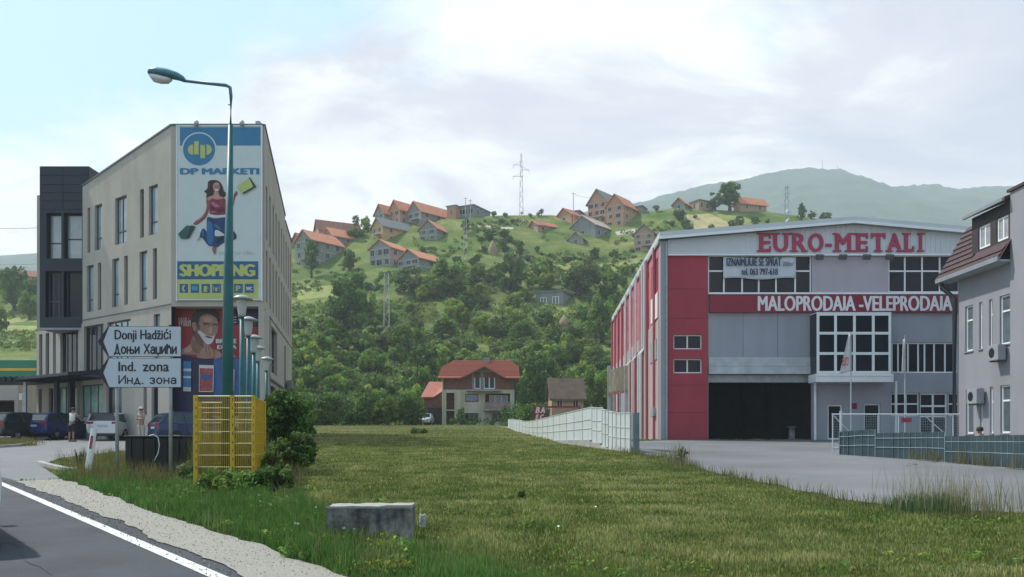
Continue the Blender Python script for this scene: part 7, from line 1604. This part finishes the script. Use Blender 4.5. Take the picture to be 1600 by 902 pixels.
near_shrub('dark shrubby weed on the yard edge', 1066, 730, 24.0, 20, 36, 14, 22, .03, LV[3], 18, 'weed_shrub', 9, .0)
# ------------------------------------------------------------------ grass
rg = np.random.default_rng(21)
def Hn(X, Y): return np.maximum(-2.5, np.asarray(Y) / 30.0)        # the near ground is a plane
Mg = mat('grass blades', (.85, .85, .85), .7, .1, 3, spec=.15, attr=True, trans=.3)
def nz(x, y, s, o=0.0): return noise.noise(Vector((x * s, y * s, o)))
def poly_in(px, py, poly):
    ins = np.zeros(len(px), bool); n = len(poly)
    for i in range(n):
        x0, y0 = poly[i]; x1, y1 = poly[(i + 1) % n]
        if y0 == y1: continue
        c = ((y0 > py) != (y1 > py)) & (px < (x1 - x0) * (py - y0) / (y1 - y0) + x0); ins ^= c
    return ins
def blades(name, label, X, Y, Zb, hgt, wid, colr, lean=.35, kind='stuff', heads=False):
    n = len(X); a = rg.uniform(0, 2 * np.pi, n); le = rg.uniform(0, lean, n) * hgt; b = rg.uniform(0, 2 * np.pi, n)
    dx, dy = np.cos(a) * wid / 2, np.sin(a) * wid / 2; tx_, ty_ = X + np.cos(b) * le, Y + np.sin(b) * le; mx_, my_ = X + np.cos(b) * le * .35, Y + np.sin(b) * le * .35
    V = np.stack([np.stack([X - dx, Y - dy, Zb - .01], 1), np.stack([X + dx, Y + dy, Zb - .01], 1), np.stack([mx_ + dx * .8, my_ + dy * .8, Zb + hgt * .55], 1), np.stack([mx_ - dx * .8, my_ - dy * .8, Zb + hgt * .55], 1), np.stack([tx_, ty_, Zb + hgt], 1)], 1).reshape(-1, 3)
    o5 = np.arange(n) * 5; loops = np.stack([o5, o5 + 1, o5 + 2, o5 + 3, o5 + 3, o5 + 2, o5 + 4], 1).ravel().astype(np.int32)
    me = bpy.data.meshes.new(name); me.vertices.add(5 * n); me.vertices.foreach_set('co', V.ravel()); me.loops.add(7 * n); me.loops.foreach_set('vertex_index', loops); me.polygons.add(2 * n)
    ls = np.stack([np.arange(n) * 7, np.arange(n) * 7 + 4], 1).ravel().astype(np.int32); me.polygons.foreach_set('loop_start', ls); me.polygons.foreach_set('loop_total', np.tile([4, 3], n).astype(np.int32))
    cc = np.repeat(np.concatenate([colr, np.ones((n, 1))], 1), 5, 0); at = me.color_attributes.new('tint', 'FLOAT_COLOR', 'POINT'); at.data.foreach_set('color', cc.ravel().astype(np.float32))
    me.materials.append(Mg); me.update(calc_edges=True); me.validate(); return tag(link_mesh(name, me), label, kind=kind)
road_edge = [p for p in gout]; yard_edge = yard
lot_poly = lot; yard_poly = yard
grav_poly = gout + gin[::-1]; road_poly = edge + [(2, -40), (-45, -10), (-40, 20), (-24, 31)]
def on_grass(X, Y):
    k = ~poly_in(X, Y, yard_poly) & ~poly_in(X, Y, grav_poly) & ~poly_in(X, Y, road_poly) & ~poly_in(X, Y, lot_poly) & ~poly_in(X, Y, gin + [(2, -40), (-45, -10), (-40, 20), (-24, 31)])
    return k
def sample(n, y0, y1, pw, mx=0.62):
    u = rg.uniform(0, 1, n); Y = (y0 ** pw + u * (y1 ** pw - y0 ** pw)) ** (1 / pw); X = rg.uniform(-mx, mx, n) * Y; k = on_grass(X, Y); return X[k], Y[k]
_ga = np.array(gout)[::3]
def dmin(x, y): return float(np.hypot(_ga[:, 0] - x, _ga[:, 1] - y).min())
def verge(X, Y):
    """lush strip along the road: distance from the gravel edge"""
    d = np.full(len(X), 99.0); g_ = np.array(gout)
    for p in g_[::3]: d = np.minimum(d, np.hypot(X - p[0], Y - p[1]))
    return d
# mown meadow
X, Y = sample(430000, 6.8, 48, 0.35); nn = np.array([nz(x, y, .28) for x, y in zip(X, Y)]); n2 = np.array([nz(x, y, 1.3, 5) for x, y in zip(X, Y)]); n3 = 0 * nn
dv = verge(X, Y); lush = np.clip(1 - (dv - .9) / 1.0 + nn * 1.2 + n2 * .5, 0, 1)
dry = np.clip(.47 + .45 * nn + .45 * n2  + rg.normal(0, .24, len(X)), 0, 1)
GR = np.array([.12, .18, .04]); LU = np.array([.12, .22, .055]); ST = np.array([.44, .39, .19]); OL = np.array([.24, .25, .075])
c0 = GR + (OL - GR) * np.clip(dry * 1.6, 0, 1)[:, None]; c0 = c0 + (ST - c0) * np.clip((dry - .62) * 1.9, 0, 1)[:, None]
c0 = c0 * (1 - lush[:, None]) + LU * lush[:, None]; c0 *= (1 + .35 * np.clip(n2, -1, 1))[:, None]; c0 *= rg.uniform(.6, 1.45, len(X))[:, None]
hgt = (.02 + .04 * rg.uniform(0, 1, len(X)) + .04 * np.clip(n2, 0, 1)) * (1 + .9 * lush * np.clip(.9 + 1.6 * n2, .2, 1.8)); wid = .0045 + .0009 * Y
zb = Hn(X, Y)
blades('meadow_grass', 'mown green and straw coloured meadow grass', X, Y, zb, hgt, wid, c0)
# tall tufts on the verge
def clump_blades(centres, nper, spread, h0, h1, colA, colB, wid_, name, label, lean=.5):
    C_ = np.repeat(np.array(centres), nper, 0); n = len(C_); X = C_[:, 0] + rg.normal(0, 1, n) * spread; Y = C_[:, 1] + rg.normal(0, 1, n) * spread; k = on_grass(X, Y) ; X, Y = X[k], Y[k]; n = len(X)
    t_ = rg.uniform(0, 1, n)[:, None]; c = np.array(colA) * (1 - t_) + np.array(colB) * t_; c *= rg.uniform(.7, 1.3, n)[:, None]; zb = Hn(X, Y)
    return blades(name, label, X, Y, zb, rg.uniform(h0, h1, n), np.full(n, wid_), c, lean)
def grassy(n, x0, x1, y0, y1):
    q = [gp(px, py) for px, py in zip(rg.uniform(x0, x1, n), rg.uniform(y0, y1, n))]; X = np.array([p[0] for p in q]); Y = np.array([p[1] for p in q]); k = on_grass(X, Y); return list(zip(X[k], Y[k]))
cs = [p for p in grassy(1500, 100, 560, 735, 900) if dmin(*p) < 2.4][:300]
clump_blades(cs, 60, .10, .10, .26, (.05, .14, .025), (.14, .26, .06), .010, 'verge_grass', 'lush tall green grass on the road verge')
cs = [p for p in grassy(700, 100, 620, 738, 900) if dmin(*p) < 3.2][:150]
clump_blades(cs, 16, .14, .12, .34, (.30, .28, .13), (.16, .20, .06), .007, 'dry_verge_grass', 'pale seeding grass scattered through the green verge', .7)
cs = [(*gp(rg.uniform(100, 470), rg.uniform(716, 760)),) for _ in range(190)]
clump_blades(cs, 34, .14, .18, .50, (.24, .20, .08), (.10, .13, .04), .010, 'straw_grass', 'tall straw coloured grass around the signs and the yellow fence', .6)
cs = [(X_(px, y), y) for px, y in zip(rg.uniform(306, 410, 70), rg.uniform(19.5, 22.3, 70))]
clump_blades(cs, 30, .12, .5, 1.25, (.30, .25, .10), (.13, .17, .05), .010, 'reed_grass', 'tall dry grass growing inside the yellow enclosure', .35)
cs = [(*gp(rg.uniform(985, 1620), 0),) if False else p for p in [yard[k] for k in range(0, len(yard) - 6)]]
cs = [(x + rg.normal(0, .35), y - abs(rg.normal(0, .35)) - .1) for x, y in cs if x > 3 for _ in range(3)]
clump_blades(cs, 28, .16, .08, .30, (.09, .13, .035), (.26, .21, .10), .010, 'yard_edge_grass', 'ragged mixed grass along the edge of the factory yard', .6)
cs = [(*gp(px, py),) for px, py in zip(rg.normal(1448, 22, 26), rg.uniform(792, 806, 26))]
def tall(centres, nper, spread, h0, h1, colA, colB, w_, name, label, lean):
    C_ = np.repeat(np.array(centres), nper, 0); n = len(C_); X = C_[:, 0] + rg.normal(0, 1, n) * spread; Y = C_[:, 1] + rg.normal(0, 1, n) * spread
    t_ = rg.uniform(0, 1, n)[:, None]; c = np.array(colA) * (1 - t_) + np.array(colB) * t_; c *= rg.uniform(.75, 1.3, n)[:, None]; zb = Hn(X, Y)
    return blades(name, label, X, Y, zb, rg.uniform(h0, h1, n), np.full(n, w_), c, lean)
tall(cs, 36, .12, .12, .34, (.05, .11, .03), (.10, .17, .06), .011, 'tall_green_grass', 'thick green tuft of tall grass at the yard edge', .35)
tall(cs, 9, .18, .35, .85, (.30, .26, .14), (.36, .32, .20), .007, 'dry_grass', 'tall dry seeding grass stalks over the green tuft at the yard edge', .35)
cs = [(*gp(px, py),) for px, py in zip(rg.uniform(1490, 1620, 40), rg.uniform(794, 812, 40))]
tall(cs, 6, .14, .25, .75, (.30, .26, .14), (.20, .19, .09), .007, 'dry_grass', 'sparse tall dry grass stalks at the right end of the yard edge', .35)
cs = [(tfp(px)[0], tfp(px)[1] - rg.uniform(.1, .5)) for px in rg.uniform(1420, 1620, 60)]
tall(cs, 12, .10, .15, .55, (.30, .26, .14), (.16, .16, .08), .010, 'fence_foot_grass', 'straw stalks along the foot of the screened fence', .35)
cs = [(*gp(px, py),) for px, py in zip(rg.uniform(-30, 44, 60), rg.uniform(690, 699, 60))]
tall(cs, 40, .35, .10, .34, (.22, .20, .07), (.14, .16, .05), .022, 'island_grass', 'yellowed grass on the kerbed island by the parked cars', .4)
cs = [(*gp(px, py),) for px, py in zip(rg.normal(1057, 9, 14), rg.uniform(722, 732, 14))]
tall(cs, 16, .10, .3, .75, (.30, .26, .14), (.16, .16, .08), .010, 'dry_grass', 'dry stalks beside the dark weed at the yard corner', .35)
# far meadow tufts
X, Y = sample(60000, 46, 104, 1.0, .30); k = (X < .2 - .1 * (Y - 75)) & (X > -.30 * Y); X, Y = X[k], Y[k]; nn = np.array([nz(x * .4, y, .3) for x, y in zip(X, Y)]); dry = np.clip(.55 + .9 * nn + rg.normal(0, .2, len(X)), 0, 1)[:, None]
c = np.array([.14, .20, .045]) * (1 - dry) + np.array([.48, .43, .20]) * dry; zb = np.array([H(x, y) for x, y in zip(X, Y)])
blades('far_meadow_grass', 'yellowish far meadow grass', X, Y, zb, rg.uniform(.05, .14, len(X)), np.full(len(X), .06), c)
# broad leaved weeds and white flowers in the verge
C_, R_ = [], []; fl = []
for x, y in grassy(2600, 90, 640, 720, 902):
    d = dmin(x, y)
    if .15 < d < 3.4 and noise.noise(Vector((x * .9, y * .9, 3))) > -.05:
        C_.append((x, y, H(x, y) + rg.uniform(.02, .12))); R_.append(rg.uniform(.03, .10))
        if rg.uniform() < .02: fl.append((x, y, H(x, y) + .2))
o = link_mesh('verge_weeds', leaf_mesh('verge_weeds', C_, R_, 12, .026, LV[2], 90, .6, (.45, 1.3), .2)); tag(o, 'broad leaved weeds and clover mixed into the verge grass', kind='stuff')
o = link_mesh('verge_flowers', leaf_mesh('verge_flowers', fl, [.02] * len(fl), 6, .013, mat('white petals', (.6, .6, .52), .7, .1, attr=True), 91, .5, (.8, 1.1), .02)); tag(o, 'tiny white flowers in the verge', kind='stuff')
C_, R_ = [], []
for x, y in grassy(900, 480, 1600, 690, 900):
    if noise.noise(Vector((x * .35, y * .35, 13))) > .12: C_.append((x, y, H(x, y) + .02)); R_.append(rg.uniform(.05, .14))
o = link_mesh('meadow_weeds', leaf_mesh('meadow_weeds', C_, R_, 14, .03, LV[1], 92, .4, (.5, 1.2), .15)); tag(o, 'flat rosettes and clover patches in the mown meadow', kind='stuff')
# loose pebbles on the shoulder and its ragged edges
gpoly = gout + gin[::-1]; n = 26000; X = rg.uniform(-13, 2, n); Y = rg.uniform(6.4, 19, n); k = poly_in(X, Y, [(x + .16, y + .1) for x, y in gout] + [(x - .22, y - .16) for x, y in gin[::-1]]); X, Y = X[k], Y[k]; n = len(X)
s_ = rg.uniform(.005, .016, n); Zp = Hn(X, Y) + .026; a = rg.uniform(0, 6.28, n); V = []
for q in range(3): V.append(np.stack([X + np.cos(a + q * 2.1) * s_, Y + np.sin(a + q * 2.1) * s_, Zp - .012], 1))
V.append(np.stack([X + s_ * .2, Y, Zp + s_ * .8], 1)); V = np.stack(V, 1).reshape(-1, 3); f = (np.arange(n) * 4)[:, None, None] + np.array([[0, 1, 3], [1, 2, 3], [2, 0, 3]])[None]
me = bpy.data.meshes.new('loose_gravel'); me.from_pydata(V.tolist(), [], f.reshape(-1, 3).tolist()); me.materials.append(mat('pebbles', (.27, .25, .22), .9, .45, 22)); tag(link_mesh('loose_gravel', me), 'loose pebbles scattered over the gravel shoulder', kind='stuff')
# scraps of litter in the meadow
for lb, px, py in (('crumpled white paper scrap in the middle of the meadow', 931, 798), ('pale scrap of paper left of the meadow middle', 873, 830), ('white scrap at the foot of the concrete block', 629, 852), ('white scrap by the gravel edge', 556, 892)):
    x, y = gp(px, py); m = MB(); import random as _r
    for k in range(6): a = k * 1.05; b = a + 1.05; m.face([(0, 0, .05), (0.022 * math.cos(a), .022 * math.sin(a), .03 + .02 * (k % 2)), (0.022 * math.cos(b), .022 * math.sin(b), .03 + .02 * ((k + 1) % 2))])
    o = link_mesh('paper_scrap', m.mesh('paper_scrap', M_white)); o.location = (x, y, H(x, y) + .02); tag(o, lb, 'litter')
# ------------------------------------------------------------------ air
m = MB(); m.box(-2450, 2450, -70, 1900, -70, 640); hz_o = m.build('haze', [bpy.data.materials.new('haze air')]); tag(hz_o, 'thin summer haze', kind='stuff')
hm__ = hz_o.data.materials[0]; hm__.use_nodes = True; n = hm__.node_tree.nodes; n.clear(); o_ = n.new('ShaderNodeOutputMaterial'); v_ = n.new('ShaderNodeVolumePrincipled'); v_.inputs['Color'].default_value = (.86, .95, 1.0, 1); v_.inputs['Density'].default_value = .00034; v_.inputs['Anisotropy'].default_value = 0.0
hm__.node_tree.links.new(v_.outputs[0], o_.inputs['Volume'])
